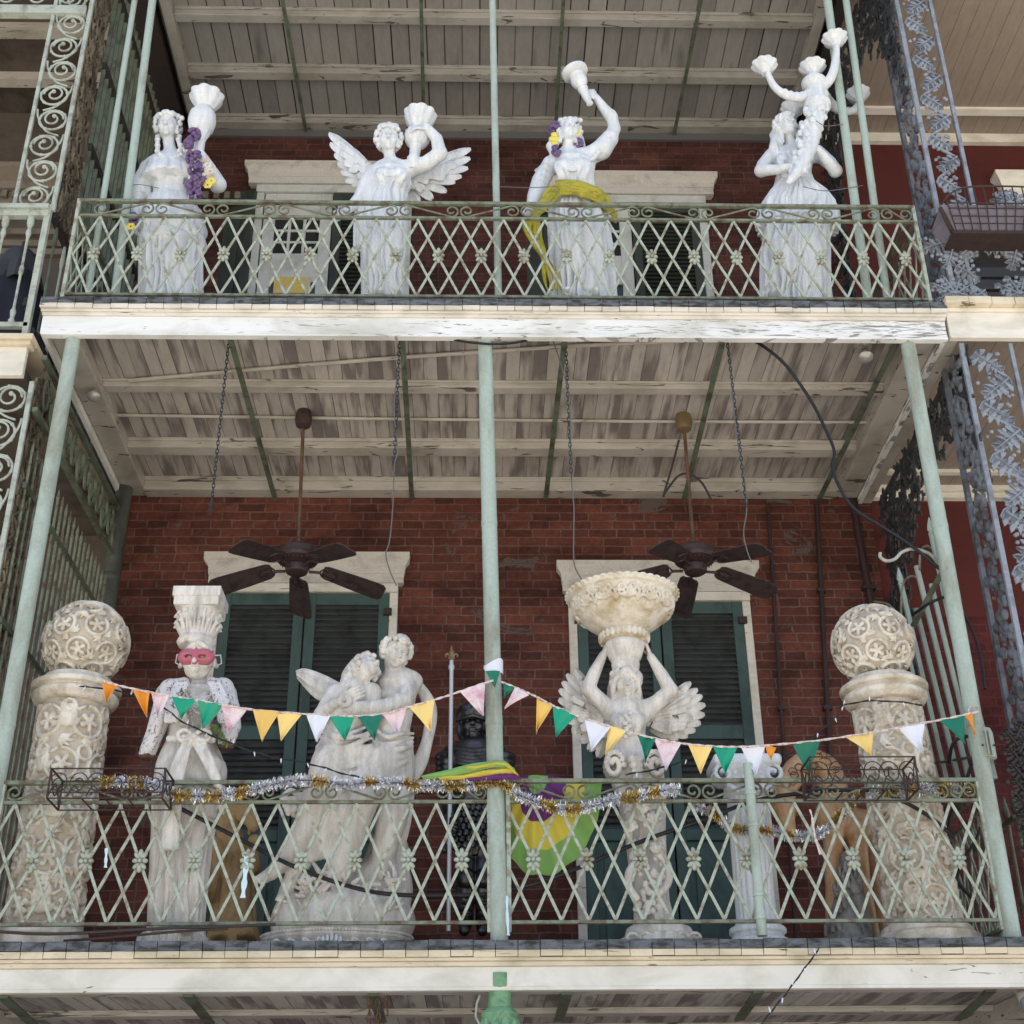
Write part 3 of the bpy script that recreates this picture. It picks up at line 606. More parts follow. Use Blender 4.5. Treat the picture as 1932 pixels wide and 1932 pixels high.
tp=balcony('gallery_roof','grey board ceiling over the upper gallery with pale cross beams',10.9,zc2,-2.60,2.86,10.3,('fascia_up',)*4,
    [(jy(35,zc2-.04),.085,.08),(jy(142,zc2-.05),.09,.09),(WY-.06,.11,.09),(.15,.085,.08)],rods2,inset=.12,has_deck=False,ceil='ceil_up',jm='joist_up')
# the unseen slab above it, added to block the sun, and its two dark ends
b=MB(); b.box((-2.60,-.20,zc2),(2.86,-.021,zc2+.03)); build(b,'eaves_boards','ceil_up',tp,smooth=False)
b=MB(); b.box((-2.8,-.22,zc2+.05),(3.05,2.15,zc2+.25)); build(b,'unseen_roof_slab','joist_up',tp,smooth=False)
b=MB(); b.box((-2.80,-.20,zc2-.14),(-2.62,WY,zc2+.045)); b.box((2.88,-.20,zc2-.12),(2.97,WY,zc2+.045)); build(b,'side_beam_or_void','dark_iron',tp,smooth=False)  # dark boxes painting the shade of the voids at both roof ends
b=MB(); b.box((-2.55,WY-.03,zc2-.17),(2.8,WY-.001,zc2-.095)); build(b,'wall_strip','wire_grey',tp,smooth=False)

# ================================================================== iron posts
def post(a,b,r,label,group='mint green iron gallery posts',collar=()):
    a=np.array(a); b=np.array(b); t=thing('gallery_post',b,label,'post',group)
    m=MB(); m.tube([a,a+(b-a)*.33,a+(b-a)*.66,b],r,20); build(m,'shaft','mint',t)
    for q in (.35,.68)+tuple(collar): m=MB(); c=a+(b-a)*q; m.lathe([(r*.9,-.03),(r*1.05,-.028),(r*1.05,.0),(r*1.02,.004),(r*1.02,.028),(r*.9,.03)],c,20); build(m,'collar','mint',t)
    return t
post(P(139,640,0),(-2.555,0,ZD),.0455,'thick mint green post at the left corner of the lower gallery, before the picket screen')
post(P(915,640,0),(.115,0,ZD),.0455,'thick mint green post in the middle of the lower gallery, bunting tied round it')
pr=post(P(1713,650,0),(2.745,0,ZD),.0455,'thick mint green post at the right corner of the lower gallery with a bolted clamp')
c=P(1857,1405,0); m=MB(); m.lathe([(.047,-.085),(.054,-.08),(.055,.06),(.047,.085)],c,20); m.box((c[0]-.012,-.07,c[2]-.075),(c[0]-.004,-.045,c[2]+.06)); m.box((c[0]+.008,-.07,c[2]-.075),(c[0]+.016,-.045,c[2]+.06))
build(m,'clamp','mint',pr)
m=MB(); m.ball((c[0]-.03,-.055,c[2]-.02),.006,8,6); m.ball((c[0]+.035,-.05,c[2]-.02),.006,8,6); m.ball((c[0]+.02,-.05,c[2]-.12),.006,8,6); build(m,'bolt','dark_iron',pr)
Yp=.10
def p2(a,b,Y,r,l): 
    A=P(*a,Y); B=P(*b,Y); d=(A-B)/(A-B)[2]; return post(A+d*(10.50-A[2]),np.array([B[0],Y,ZU]),r,l)
p2((254,0),(168,548),Yp,.021,'thin mint post at the left end of the upper gallery, outer one of the pair')
p2((288,0),(219,552),Yp,.028,'stouter mint post of the left upper pair, beside the grape statue')
p2((929,0),(941,560),Yp,.024,'single slim mint post in the middle of the upper gallery')
p2((1561,0),(1636,560),Yp,.031,'stouter mint post of the right upper pair, just behind the candelabra statue')
p2((1596,0),(1672,560),Yp,.026,'thinner mint post at the right end of the upper gallery, the outer one')
# short pipe stump behind the right half of the lower railing
m=MB(); A=P(1411,1441,-.04); B=P(1438,1766,-.04); t=thing('short_post',B,'short mint pipe standing before the white fluted pedestal','post'); m.tube([A,B],.026,16); build(m,'shaft','mint',t)
for q in (.18,.37,.77,.9): m=MB(); m.lathe([(.026,-.012),(.031,-.008),(.031,.008),(.026,.012)],A+(B-A)*q,16); build(m,'collar','mint',t)
# column under the gallery at the bottom edge
b0=P(943,1875,-.0); t=thing('iron_column',(b0[0],0,.14),'bright green cast iron column top under the lowest fascia','column')
m=MB(); m.lathe([(.075,0),(.075,2.2),(.10,2.24),(.075,2.28),(.07,2.40),(.085,2.44),(.095,2.47),(.075,2.49),(.06,2.5),(.058,2.56),(.07,2.6),(.07,2.66)],(b0[0],.0,.14),24); build(m,'shaft','capital_green',t)
m=MB()
for k in range(10):
    a=2*PI*k/10; c=np.array([b0[0]+.078*math.cos(a),.078*math.sin(a),2.55]); m.ball(c,(.022,.022,.05),8,6)
build(m,'capital','capital_green',t)
m=MB(); A=(b0[0],.03,2.48)
bk=thing('post_bracket',(b0[0]+.02,0,2.72),'small curved bracket lamp beside the green column top','bracket')
m.tube([(b0[0]-.10,0,2.70),(b0[0]-.115,0,2.66),(b0[0]-.12,0,2.60),(b0[0]-.10,0,2.56)],.006,6); build(m,'arm','neighbour_iron',bk)

# ================================================================== railings
def sscroll(L,h,mir=False,flip=False):
    r=.47*h; cl=(r+.002,.5*h); cr=(L-r-.002,.5*h); pts=[]
    for i in range(26):
        t=i/25; a=-90-430*(1-t); q=r*(.28+.72*t); pts.append((cl[0]+q*math.cos(R(a)),cl[1]+q*math.sin(R(a))))
    for i in range(26):
        t=i/25; a=90-430*t; q=r*(1-.72*t); pts.append((cr[0]+q*math.cos(R(a)),cr[1]+q*math.sin(R(a))))
    if mir: pts=[(L-u,v) for u,v in pts]
    return pts
def rosette(c,s=.047):
    m=MB()
    for k in range(8):
        a=2*PI*k/8+.0; L=1.25 if k%4==2 else (1.0 if k%2==0 else .95)
        d=np.array([math.cos(a),0,math.sin(a)*1.55]); A=np.array([[math.cos(a),0,-math.sin(a)],[0,1,0],[math.sin(a),0,math.cos(a)]])
        m.ball(np.array(c)+d*s*.52,(s*(.36+.16*abs(math.sin(a))),s*.30,s*.27),10,6,M3=A)
    m.ball(np.array(c)+np.array([0,-s*.2,0]),(s*.22,s*.2,s*.26),10,6); return m
def railing(name,label,x0,x1,zb,z2,z1,per,xros,sc_len,sc_off,mirror0=False,lean=0.,ends=(True,True),wob=.0,kmat='mint_dark'):
    """front railing between x0 and x1: lattice from zb to z2, scroll band from z2 to z1"""
    t=thing(name,((x0+x1)/2,0,zb),label,'railing'); s=per/2; H=z2-zb
    m=MB(); m.box((x0,-.016,z1-.011),(x1,.016,z1+.011)); build(m,'top_rail',kmat,t,smooth=False,bevel=.003)
    m=MB(); m.box((x0,-.013,z2-.009),(x1,.013,z2+.009)); build(m,'middle_rail',kmat,t,smooth=False,bevel=.003)
    m=MB(); m.box((x0-.02,-.013,zb-.009),(x1+.02,.013,zb+.009)); build(m,'bottom_rail','mint_dark',t,smooth=False,bevel=.003)
    m=MB(); z_a,z_b=zb+.009,z2-.009
    k0=int((x0-xros)/s)-3; k1=int((x1-xros)/s)+4
    for k in range(k0,k1):
        xt=xros+k*s
        for sg,yy in ((1,-.004),(-1,.004)):
            a=np.array([xt,yy,z_b]); b=np.array([xt+sg*2*s,yy,z_a])
            # clip to the ends
            ts=[0,1]; dx=b[0]-a[0]
            for X_,side in ((x0,1),(x1,-1)):
                tt=(X_-a[0])/dx
                if side*dx>0: ts[0]=max(ts[0],tt)
                else: ts[1]=min(ts[1],tt)
            if ts[1]-ts[0]>.04:
                j=rng.uniform(-.007,.007)
                m.bar(a+(b-a)*ts[0]+(j,0,0),a+(b-a)*ts[1]+(j*.3,0,0),.0155,.0075,up=(0,1,0))
    build(m,'lattice','rail_lattice',t,smooth=False)
    x=xros
    while x-per>x0+.03: x-=per
    while x<x1-.03: build(rosette((x,-.012,(zb+z2)/2+.004)),'rosette','rail_lattice',t); x+=per
    x=x0+sc_off; mr=mirror0; h=z1-z2-.02
    while x<x1-sc_len*.45:
        L=min(sc_len,x1-x-.01); pts=sscroll(L,h,mr)
        q=MB(); q.tube([(x+u,0,z2+.010+v) for u,v in pts],.0062,6,flat=1.3); build(q,'scroll',kmat,t); x+=sc_len; mr=not mr
    for e,xe in zip(ends,(x0,x1)):
        if e: m=MB(); m.box((xe-.012,-.014,zb-.05),(xe+.012,.014,z1+.012)); build(m,'end_bar','rail_lattice',t,smooth=False,bevel=.003)
    return t
# lower railing in two lengths, upper railing in one
pr1=(P(871,1628,0)[0]-P(61.5,1628,0)[0])/8
railing('gallery_railing','lower lattice railing left of the middle post, tinsel along its top',-2.51,.065,3.054,3.683,3.79,pr1,P(61.5,1628,0)[0],.335,.02)
pr2=(P(1809,1628,0)[0]-P(1006,1628,0)[0])/8
railing('gallery_railing','lower lattice railing right of the middle post, short pipe before it',.165,2.70,3.054,3.683,3.795,pr2,P(1006,1628,0)[0],.335,.03,True)
pu=(P(1707+0,488,0)[0]-P(177.5,482,0)[0])/19
railing('gallery_railing','upper lattice railing in front of the four white painted statues',-2.66,2.935,7.0,7.645,7.77,pu,P(177.5,482,0)[0],.405,.10,kmat='mint_dark')
# side returns of the railings, running back to the wall
def side_rail(x,zb,z2,z1,label,y0=.02,y1=WY-.02,mat='rail_lattice'):
    t=thing('side_railing',(x,(y0+y1)/2,zb),label,'railing','short side railings running back to the wall'); m=MB()
    for z,w in ((z1,.022),(z2,.018),(zb,.018)): m.box((x-.012,y0,z-w/2),(x+.012,y1,z+w/2))
    build(m,'rails','mint_dark',t,smooth=False); m=MB(); s=.135; y=y0-.27
    while y<y1:
        for sg in (1,-1):
            a=[x+.003*sg,y,z2-.009]; b=[x+.003*sg,y+sg*2*s,zb+.009]
            a,b=np.array(a),np.array(b); ts=[0,1]; dy=b[1]-a[1]
            for Y_,sd_ in ((y0,1),(y1,-1)):
                tt=(Y_-a[1])/dy
                if sd_*dy>0: ts[0]=max(ts[0],tt)
                else: ts[1]=min(ts[1],tt)
            if ts[1]-ts[0]>.05: m.bar(a+(b-a)*ts[0],a+(b-a)*ts[1],.0155,.0075,up=(1,0,0))
        y+=s
    build(m,'lattice',mat,t,smooth=False); return t
side_rail(-2.66,7.0,7.645,7.77,'left side return of the upper railing beside the twin thin posts')
side_rail(2.935,7.0,7.65,7.775,'right side return of the upper railing by the red neighbour wall')
side_rail(2.78,3.054,3.683,3.79,'right side return of the lower railing behind the carved column')

# ================================================================== left: picket screen between the galleries, frieze, pipe
xs=-2.70
t=thing('picket_screen',(xs,1.1,ZD),'tall screen of thin sage pickets closing the left end of the lower gallery','screen')
for k in range(21):
    y=.06+k*.098; m=MB(); m.tube([(xs,y,ZD),(xs,y,5.86)],.009,6); m.tube([(xs,y,5.86),(xs,y,5.93)],[.013,.002],6); build(m,'picket','mint_dark',t)
m=MB()
for z in (3.1,3.95,4.75,5.62): m.box((xs-.012,.03,z-.018),(xs+.012,WY,z+.018))
build(m,'cross_bar','olive_iron',t,smooth=False)
t=thing('scroll_frieze',(xs,1.1,6.1),'olive iron scroll band above the left picket screen under the ceiling','ironwork')
m=MB(); 
for z in (6.12,6.50): m.box((xs-.016,-.02,z-.016),(xs+.016,WY-.02,z+.016))
build(m,'frame','olive_iron',t,smooth=False); m=MB()
for k in range(6):
    y=.05+k*.34
    for u,v in ((.085,.10),(.255,.10)):
        a0=0 if u<.1 else PI
        pts=[(xs,y+u+ (.075+.0*i)*math.cos(a0+i*.38)*(1-i*.028),6.31+.15*math.sin(a0+i*.38)*(1-i*.028)) for i in range(26)]
        m.tube(pts,.011,6)
build(m,'scrollwork','olive_iron',t)
A=P(233,905,WY-.12); B=P(205,1170,WY-.12); t=thing('downpipe',(A[0],WY-.12,ZD),'grey green drainpipe in the left corner beside the brick','pipe')
m=MB(); m.tube([(A[0]+.02,WY-.13,6.72),(A[0]+.02,WY-.13,6.4),(A[0]-.0,WY-.13,ZD)],.062,14); build(m,'tube','downpipe',t)
for z in (5.95,4.6): m=MB(); m.lathe([(.062,-.03),(.07,-.02),(.07,.02),(.062,.03)],(A[0]+.01,WY-.13,z),14); build(m,'joint','downpipe',t)
# pipes on the brick at the right, boundary channel
for i,(a,b,r,l) in enumerate((((1449,950),(1500,1750),.014,'thinner rusty conduit running down the brick right of the green shutters'),((1541,950),(1583,1750),.019,'thicker dark conduit on the brick, nearer the right carved column'),((1609,945),(1655,1200),.03,'black corner pipe where the brick meets the dark red wall'))):
    A=P(*a,WY-.03); B=P(*b,WY-.03); d=(B-A)/(B-A)[2]; B=A+d*(ZD-A[2]); t=thing('wall_conduit',B,l,'pipe'); m=MB(); m.tube([A,B],r,8); build(m,'tube','pipe',t)
    for q in (.2,.45,.7): m=MB(); c=A+(B-A)*q; m.box((c[0]-r*1.6,c[1]-r*1.15,c[2]-.015),(c[0]+r*1.6,WY,c[2]+.015)); build(m,'clip','dark_iron',t,smooth=False)

# ================================================================== right: spiked guard fan and hook
t=thing('spiked_guard',(2.86,.4,3.7),'fan of mint picket spikes at the right end of the lower gallery','guard')
bars=[((1757,1004),(1858,1470),.12,.015,1),((1729,1068),(1828,1470),.35,.014,0),((1757,1102),(1846,1470),.25,.012,0),((1728,1148),(1808,1470),.45,.014,0),((1699,1098),(1785,1470),.60,.014,1),((1782,1090),(1876,1470),.10,.016,0),((1704,1190),(1768,1470),.75,.011,0)]
for a,b,Y,r,sp in bars:
    A=P(*a,Y); B=P(*b,Y); m=MB(); m.bar(A,B,r*1.9,r*1.6)
    if sp: m.lathe([(.010,-.02),(.020,-.015),(.012,0),(.022,.02),(.016,.05),(.003,.10)],A,8)
    build(m,'spike','mint',t)
m=MB(); m.bar(P(1779,1078,.06),P(1722,1182,.40),.034,.010); build(m,'brace','olive_iron',t,smooth=False); m=MB(); m.bar(P(1853,1425,.1),P(1762,1440,.7),.02,.01); build(m,'brace','olive_iron',t,smooth=False)
m=MB()
def arc(pts,n=6):
    pts=[np.array(p,float) for p in pts]; out=[]
    for i in range(len(pts)-1):
        p0=pts[max(i-1,0)]; p1=pts[i]; p2_=pts[i+1]; p3=pts[min(i+2,len(pts)-1)]
        for k in range(n):
            u=k/n; out.append(.5*((2*p1)+(-p0+p2_)*u+(2*p0-5*p1+4*p2_-p3)*u*u+(-p0+3*p1-3*p2_+p3)*u**3))
    out.append(pts[-1]); return out
m.tube(arc([P(1775,1070,.08),P(1755,1046,.1),P(1725,1036,.1),P(1703,1041,.1),P(1688,1055,.1),P(1672,1058,.1),P(1661,1051,.1),P(1661,1043,.1)]),.010,8)
build(m,'hook','neighbour_iron',t)
m=MB(); m.tube(arc([P(1735,1075,.3),P(1737,1040,.3),P(1750,1030,.25),P(1765,1042,.2)]),.007,6); m.tube(arc([P(1700,1190,.55),P(1702,1110,.55),P(1716,1088,.5),P(1732,1090,.45)]),.007,6); m.tube(arc([P(1650,1135,.9),P(1675,1140,.8),P(1695,1160,.7),P(1710,1190,.6)]),.007,6); build(m,'hoop','mint_dark',t)
# ================================================================== left neighbour
NL=thing('neighbour_house',(-5.5,2.4,.14),'tan neighbouring house with moulded cornice behind the scroll ironwork at left','house')
wallbox('wall','tan_wall',-9.,XL-.002,.14,12.2,parent=NL)
b=MB(); zc_=P(40,395,WY-.1)[2]; zt_=P(40,335,WY-.1)[2]; h=zt_-zc_
crown(b,-8,-3.0,WY-.01,[(zc_,.0),(zc_+.05,.02),(zc_+.06,.05),(zc_+h*.5,.06),(zc_+h*.52,.10),(zc_+h*.7,.12),(zc_+h*.9,.22),(zt_,.24)])
for k in range(40): x=-5.6+k*.09; b.box((x,WY-.155,zc_+h*.28),(x+.045,WY-.105,zc_+h*.48))
build(b,'cornice','cornice_nb',NL,smooth=False)
b=MB(); 
for py in (440,462,478): z=P(40,py,WY-.02)[2]; b.box((-8,WY-.05,z-.03),(-2.8,WY,z+.03))
build(b,'string_course','cornice_nb',NL,smooth=False)
NG=thing('neighbour_gallery',(-4.5,1,6.6),'left neighbour gallery with pale fascia and brown stained ceilings','gallery floor')
b=MB(); b.box((-8,-.06,6.34),(-2.80,-.02,6.55)); build(b,'fascia','cream_nb',NG,smooth=False,bevel=.004)
b=MB(); b.box((-8,-.09,6.55),(-2.775,-.0,6.58)); b.box((-8,-.11,6.58),(-2.76,WY,6.62)); build(b,'deck','cream_trim',NG,smooth=False,bevel=.004)
b=MB(); b.box((-8,-.02,6.36),(-2.80,WY,6.42)); build(b,'soffit','brown_ceil',NG,smooth=False)
zn=P(40,100,1.2)[2]+.25
b=MB(); b.box((-8,-.02,zn),(-2.86,WY,zn+.05)); build(b,'ceiling','brown_ceil',NG,smooth=False)
for y in (.15,.55,1.15,1.7):
    b=MB(); b.box((-8,y-.05,zn-.09),(-2.9,y+.05,zn-.001)); build(b,'joist','joist',NG,smooth=False)
b=MB(); z=P(40,22,0)[2]; b.box((-8,-.03,z-.04),(-2.85,.03,z+.04)); build(b,'frieze_beam','neighbour_iron',NG,smooth=False)
m=MB(); 
for k in range(8):
    x=-3.0-k*.22; c=(x,0,z+.16)
    m.tube([(c[0]+.085*(1-i*.03)*math.cos(i*.4),0,c[2]+.1*(1-i*.03)*math.sin(i*.4)) for i in range(24)],.008,6)
build(m,'frieze_scroll','neighbour_iron',NG)
def scroll_column(name,label,xa,xb,z0,z1,depth,mats,seed=1,scale=1.):
    t=thing(name,((xa+xb)/2,0,z0),label,'iron column'); m=MB()
    m.box((xa-.013,-.013,z0),(xa+.013,.013,z1)); m.box((xb-.015,-.013,z0),(xb+.015,.013,z1)); build(m,'frame_bar',mats[0],t,smooth=False,bevel=.003)
    w=xb-xa-.03; cx=(xa+xb)/2; n=int(round((z1-z0)/(w*1.02))); st_=(z1-z0)/n; m=MB()
    for k in range(n):
        cz=z0+st_*(k+.5); sg=1 if k%2 else -1; Rr=w*.40
        ring=[(cx+sg*w*.05+Rr*math.cos(a),0,cz+Rr*.95*math.sin(a)) for a in np.linspace(0,2*PI,22)[:-1]]
        m.tube(ring,.0085,6,closed=True)
        sp=[(cx+sg*(w*.05+Rr*(.80-.030*i)*math.cos(i*.42)),-.002,cz+Rr*(.82-.030*i)*math.sin(i*.42)+.01) for i in range(19)]
        m.tube(sp,.0075,6); m.ball(sp[-1],.016,8,6)
        m.tube(arc([(cx-sg*w*.46,0,cz+st_*.42),(cx-sg*w*.40,0,cz+st_*.1),(cx-sg*w*.1,0,cz-st_*.42),(cx+sg*w*.3,0,cz-st_*.62)],4),.0075,6)
        for q in range(5): a=q*1.3+k; m.ball((cx+sg*w*.05+Rr*math.cos(a),0,cz+Rr*.95*math.sin(a)),(.013,.012,.013),6,5)
    build(m,'scrollwork',mats[1],t)
    # side panel: cast vine relief seen edge-on
    m=MB(); m.box((xb-.006,.03,z0),(xb+.006,depth,z1)); 
    rr=random.Random(seed); z=z0
    while z<z1:
        y=.03+(depth-.03)*rr.random(); L=rr.uniform(.08,.2); a=rr.uniform(0,PI)
        m.tube(arc([(xb+.01,y,z),(xb+.022,min(depth,y+.05*math.cos(a)),z+L*.5),(xb+.012,min(depth,max(.04,y-.06*math.cos(a))),z+L)],4),.010,6); z+=.012
    build(m,'side_panel',mats[2],t)
    return t
xa=P(66,200,0)[0]; xb=P(137,200,0)[0]
scroll_column('scroll_column','sage scroll panel column at top left with a rotten brown side',xa,xb,7.68,10.9,.34,('neighbour_iron','neighbour_iron','rotten_panel'),3)
xb2=P(25,920,0)[0]-.0; scroll_column('scroll_column','lower sage scroll column cut by the left edge of the photo, rusty vines on its side',xb2-.27,xb2,2.9,6.33,.28,('neighbour_iron','neighbour_iron','rotten_panel'),5)
# left neighbour's baluster railing
zr1=P(50,400,0)[2]; t=thing('baluster_railing',(-3.4,0,6.65),'left neighbour railing with slim turned sage balusters','railing')
m=MB(); xe=P(94,405,0)[0]; m.box((-6,-.05,zr1-.0),(xe,.03,zr1+.035)); m.box((-6,-.03,zr1-.05),(xe,.02,zr1-.001)); m.box((-6,-.02,6.735),(xe,.02,6.77)); build(m,'rail','neighbour_iron',t,smooth=False,bevel=.003)
for k in range(9):
    x=xe-.115-k*.165; m=MB(); m.lathe([(.020,0),(.022,.02),(.012,.04),(.020,.09),(.009,.12),(.009,.38),(.016,.40),(.016,.44),(.009,.46),(.010,.68),(.019,.72),(.012,.76),(.024,.80),(.024,zr1-6.82)],(x,0,6.77),10); build(m,'baluster','neighbour_iron',t)
m=MB(); m.box((xe-.03,-.02,6.55),(xe+.008,.02,zr1+.05)); build(m,'end_bar','neighbour_iron',t,smooth=False)
t=thing('side_baluster_railing',(xe+.01,1,6.65),'dark side railing running back beside the left neighbour end post','railing'); m=MB(); m.box((xe-.01,.03,zr1-.02),(xe+.03,WY,zr1+.03)); m.box((xe-.01,.03,6.72),(xe+.03,WY,6.76)); build(m,'rail','dark_iron',t,smooth=False)
for k in range(9): y=.14+k*.2; m=MB(); m.lathe([(.018,0),(.009,.05),(.009,.36),(.015,.40),(.009,.44),(.009,.70),(.018,.76),(.01,zr1-6.78)],(xe+.01,y,6.76),8); build(m,'baluster','neighbour_iron' if k%2 else 'olive_iron',t)
# dark louvred screen behind the twin posts (upper left)
t=thing('tall_bar_screen',(-2.80,1.2,6.9),'tall dark bar screen closing the left end of the upper gallery','screen')
m=MB()
for k in range(19): y=.40+k*.095; m.box((-2.815,y-.008,6.9),(-2.785,y+.008,10.4))
build(m,'bars','olive_iron',t,smooth=False); m=MB()
for z in (7.8,8.6,9.4,10.2): m.box((-2.82,.38,z-.03),(-2.78,WY,z+.03))
m.box((-2.83,WY-.25,6.9),(-2.77,WY-.02,10.5)); build(m,'frame','dark_iron',t,smooth=False)
# folded parasol on the left neighbour's gallery
def cone_cloth(c,r,h,n,seed,wv=.14,tip=.02):
    G=[]; rr=random.Random(seed); ph=[rr.uniform(0,6) for _ in range(3)]
    for i in range(14):
        t_=i/13; row=[]
        for j in range(n+1):
            a=2*PI*j/n; q=(tip+(r-tip)*t_**.85)*(1+wv*t_*math.sin(7*a+ph[0])+.06*math.sin(3*a+ph[1])); row.append((c[0]+q*math.cos(a),c[1]+q*math.sin(a),c[2]+h*(1-t_)+.02*math.sin(5*a+ph[2])*t_))
        G.append(row)
    return G
c=P(15,590,.6); c[2]=6.66; t=thing('patio_parasol',(c[0],.6,6.66),'folded navy canvas parasol behind the left neighbour railing','parasol')
m=MB(); m.sheet(cone_cloth((c[0]+.02,.6,6.75),.36,1.02,42,3,.10,.10),.006); build(m,'canopy','navy',t); m=MB(); m.tube([(c[0]+.02,.6,6.62),(c[0]+.02,.6,7.9)],.018,8); build(m,'pole','dark_iron',t)
m=MB(); m.sheet(cone_cloth((c[0]+.02,.58,7.45),.20,.32,30,5,.2,.1),.006); build(m,'faded_cover','navy_edge',t)
A=P(66,430,.2); B=P(38,600,.2); t=thing('umbrella_pole',B,'slanting black turned pole leaning behind the left balusters','pole'); m=MB(); m.tube([P(88,425,.25),P(48,588,.25)],.011,8); m.lathe([(.018,-.03),(.028,-.01),(.018,.0),(.026,.02),(.016,.04)],P(50,572,.25),8); build(m,'shaft','dark_iron',t)

# ================================================================== right neighbour
NR=thing('neighbour_house',(5.5,2.4,.14),'dark red neighbouring house at right with bone lintel and taupe ceilings','house')
wallbox('wall','brick_nb',XR+.002,9.5,.14,5.7,parent=NR); wallbox('upper_wall','red_render',XR+.002,9.5,5.7,12.2,parent=NR)
zl=P(1900,325,WY-.1)[2]; xl=P(1876,325,WY-.1)[0]; b=MB(); h=.27
crown(b,xl+.08,xl+1.6,WY,[(zl-h,0),(zl-h*.5,.01),(zl-h*.45,.03),(zl-h*.25,.05),(zl-h*.12,.085),(zl,.085)]); build(b,'lintel','cream_nb',NR,smooth=False)
b=MB(); zt_=zl-h-.002; b.box((xl+.16,WY-.03,6.95),(xl+1.5,WY-.001,zt_)); wdw=build(b,'window_frame','cream_nb',NR,smooth=False)
xd=P(1808,430,WY-.04)[0]; zt_=P(1850,424,WY-.04)[2]
b=MB(); b.box((xd,WY-.06,6.95),(xl+1.45,WY-.031,zt_)); build(b,'dark_pane','glass',wdw,smooth=False)
b=MB(); z=P(1850,502,WY-.1)[2]
for k in range(10): b.box((xd,WY-.085+.0*k,z-.13*k-.10),(xl+1.45,WY-.062,z-.13*k))
build(b,'shutter_boards','navy_edge',wdw,smooth=False)
RG=thing('neighbour_gallery',(4.6,1,6.95),'right neighbour gallery with cream fascia and taupe board ceilings','gallery floor')
b=MB(); b.box((3.0,-.055,6.675),(8,-.02,6.86)); b.box((3.0,-.065,6.66),(8,-.02,6.674)); build(b,'fascia','cream_nb',RG,smooth=False,bevel=.003)
b=MB(); b.box((3.0,-.075,6.861),(8,-.02,6.885)); 
build(b,'crown_trim','cream_nb',RG,smooth=False,bevel=.003)
b=MB(); 
for k in range(34): x=2.985+k*.15; b.box((x+.001,-.125+rng.uniform(-.006,.006),6.886),(x+.148,WY-.001,6.94+rng.uniform(-.003,.003)))
build(b,'deck','cream_trim',RG,smooth=False,bevel=.004)
b=MB(); zrc=P(1850,948,WY)[2]+.01; b.box((3.06,-.02,zrc+.09),(8,WY,zrc+.13)); build(b,'ceiling','taupe',RG,smooth=False)
b=MB(); b.box((3.06,WY-.06,zrc-.0),(8,WY-.001,zrc+.09)); b.box((3.06,WY-.10,zrc+.04),(8,WY-.061,zrc+.09)); b.box((3.06,WY-.35,zrc+.06),(8,WY-.30,zrc+.089)); build(b,'cornice','cream_nb',RG,smooth=False)
zrc2=P(1850,275,WY)[2]; b=MB(); b.box((2.98,-.2,zrc2+.10),(8,WY,zrc2+.14)); build(b,'ceiling','taupe',RG,smooth=False)
b=MB(); b.box((3.0,WY-.05,zrc2),(8,WY-.001,zrc2+.1)); b.box((3.0,WY-.38,zrc2+.07),(8,WY-.30,zrc2+.099)); build(b,'cornice','cream_nb',RG,smooth=False)
b=MB(); b.box((2.96,-.02,zrc+.03),(3.055,WY,6.66)); build(b,'side_beam_or_void','joist',RG,smooth=False)
def acanthus(m,c,ang,L,Wd,y=0.,th=.012,seed=0,mir=1):
    """lobed leaf with a raised midrib and berries; ang in the xz plane"""
    rr=random.Random(seed); U=np.array([math.cos(ang),0,math.sin(ang)]); V=np.array([-math.sin(ang),0,math.cos(ang)]); c=np.array(c,float)
    n=4; side=[]
    for i in range(n):
        t_=i/n; w=Wd*.58*(1-t_)**.55*(.75 if i==0 else 1)
        side+= [((t_+.0)*L,w*.34),((t_+.07)*L,w*.80),((t_+.20)*L,w*1.15),((t_+.235)*L,w*.85),((t_+.22)*L,w*.42)]
    out=[(0,.004)]+side+[(L*1.06,0)]+[(u,-v) for u,v in reversed(side)]+[(0,-.004)]
    G=[]; c0=c+np.array([0,y,0])
    vs=[c0+U*u+V*v+np.array([0,-.010*(1-abs(v)/(Wd*.5+.001))+.012*(u/L)**2,0]) for u,v in out]; mid=[c0+U*L*q+np.array([0,-.016+.012*q*q,0]) for q in (.0,.2,.4,.6,.8,1.)]
    nb=len(out); vb=[p+np.array([0,th,0]) for p in vs]; allv=vs+mid+vb
    fs=[]
    for i in range(nb):
        j=(i+1)%nb; um=(out[i][0]+out[j][0])/2/L; k=min(5,max(0,int(round(um*5)))); fs.append((i,j,nb+k)); fs.append((i,nb+6+i,nb+6+j,j))
    fs.append(tuple(range(nb+6,nb+6+nb))); m.add(allv,fs)
    m.tube([c0+U*L*q+np.array([0,-.018+.012*q*q,0]) for q in (.0,.3,.6,.95)],[.007,.006,.005,.003],5)
    for q in range(4):
        a=rr.uniform(.25,.95); s=1 if q%2 else -1; m.ball(c0+U*L*a+V*s*Wd*(.52+.1*rr.random())+np.array([0,-.005,0]),.0135,8,6)
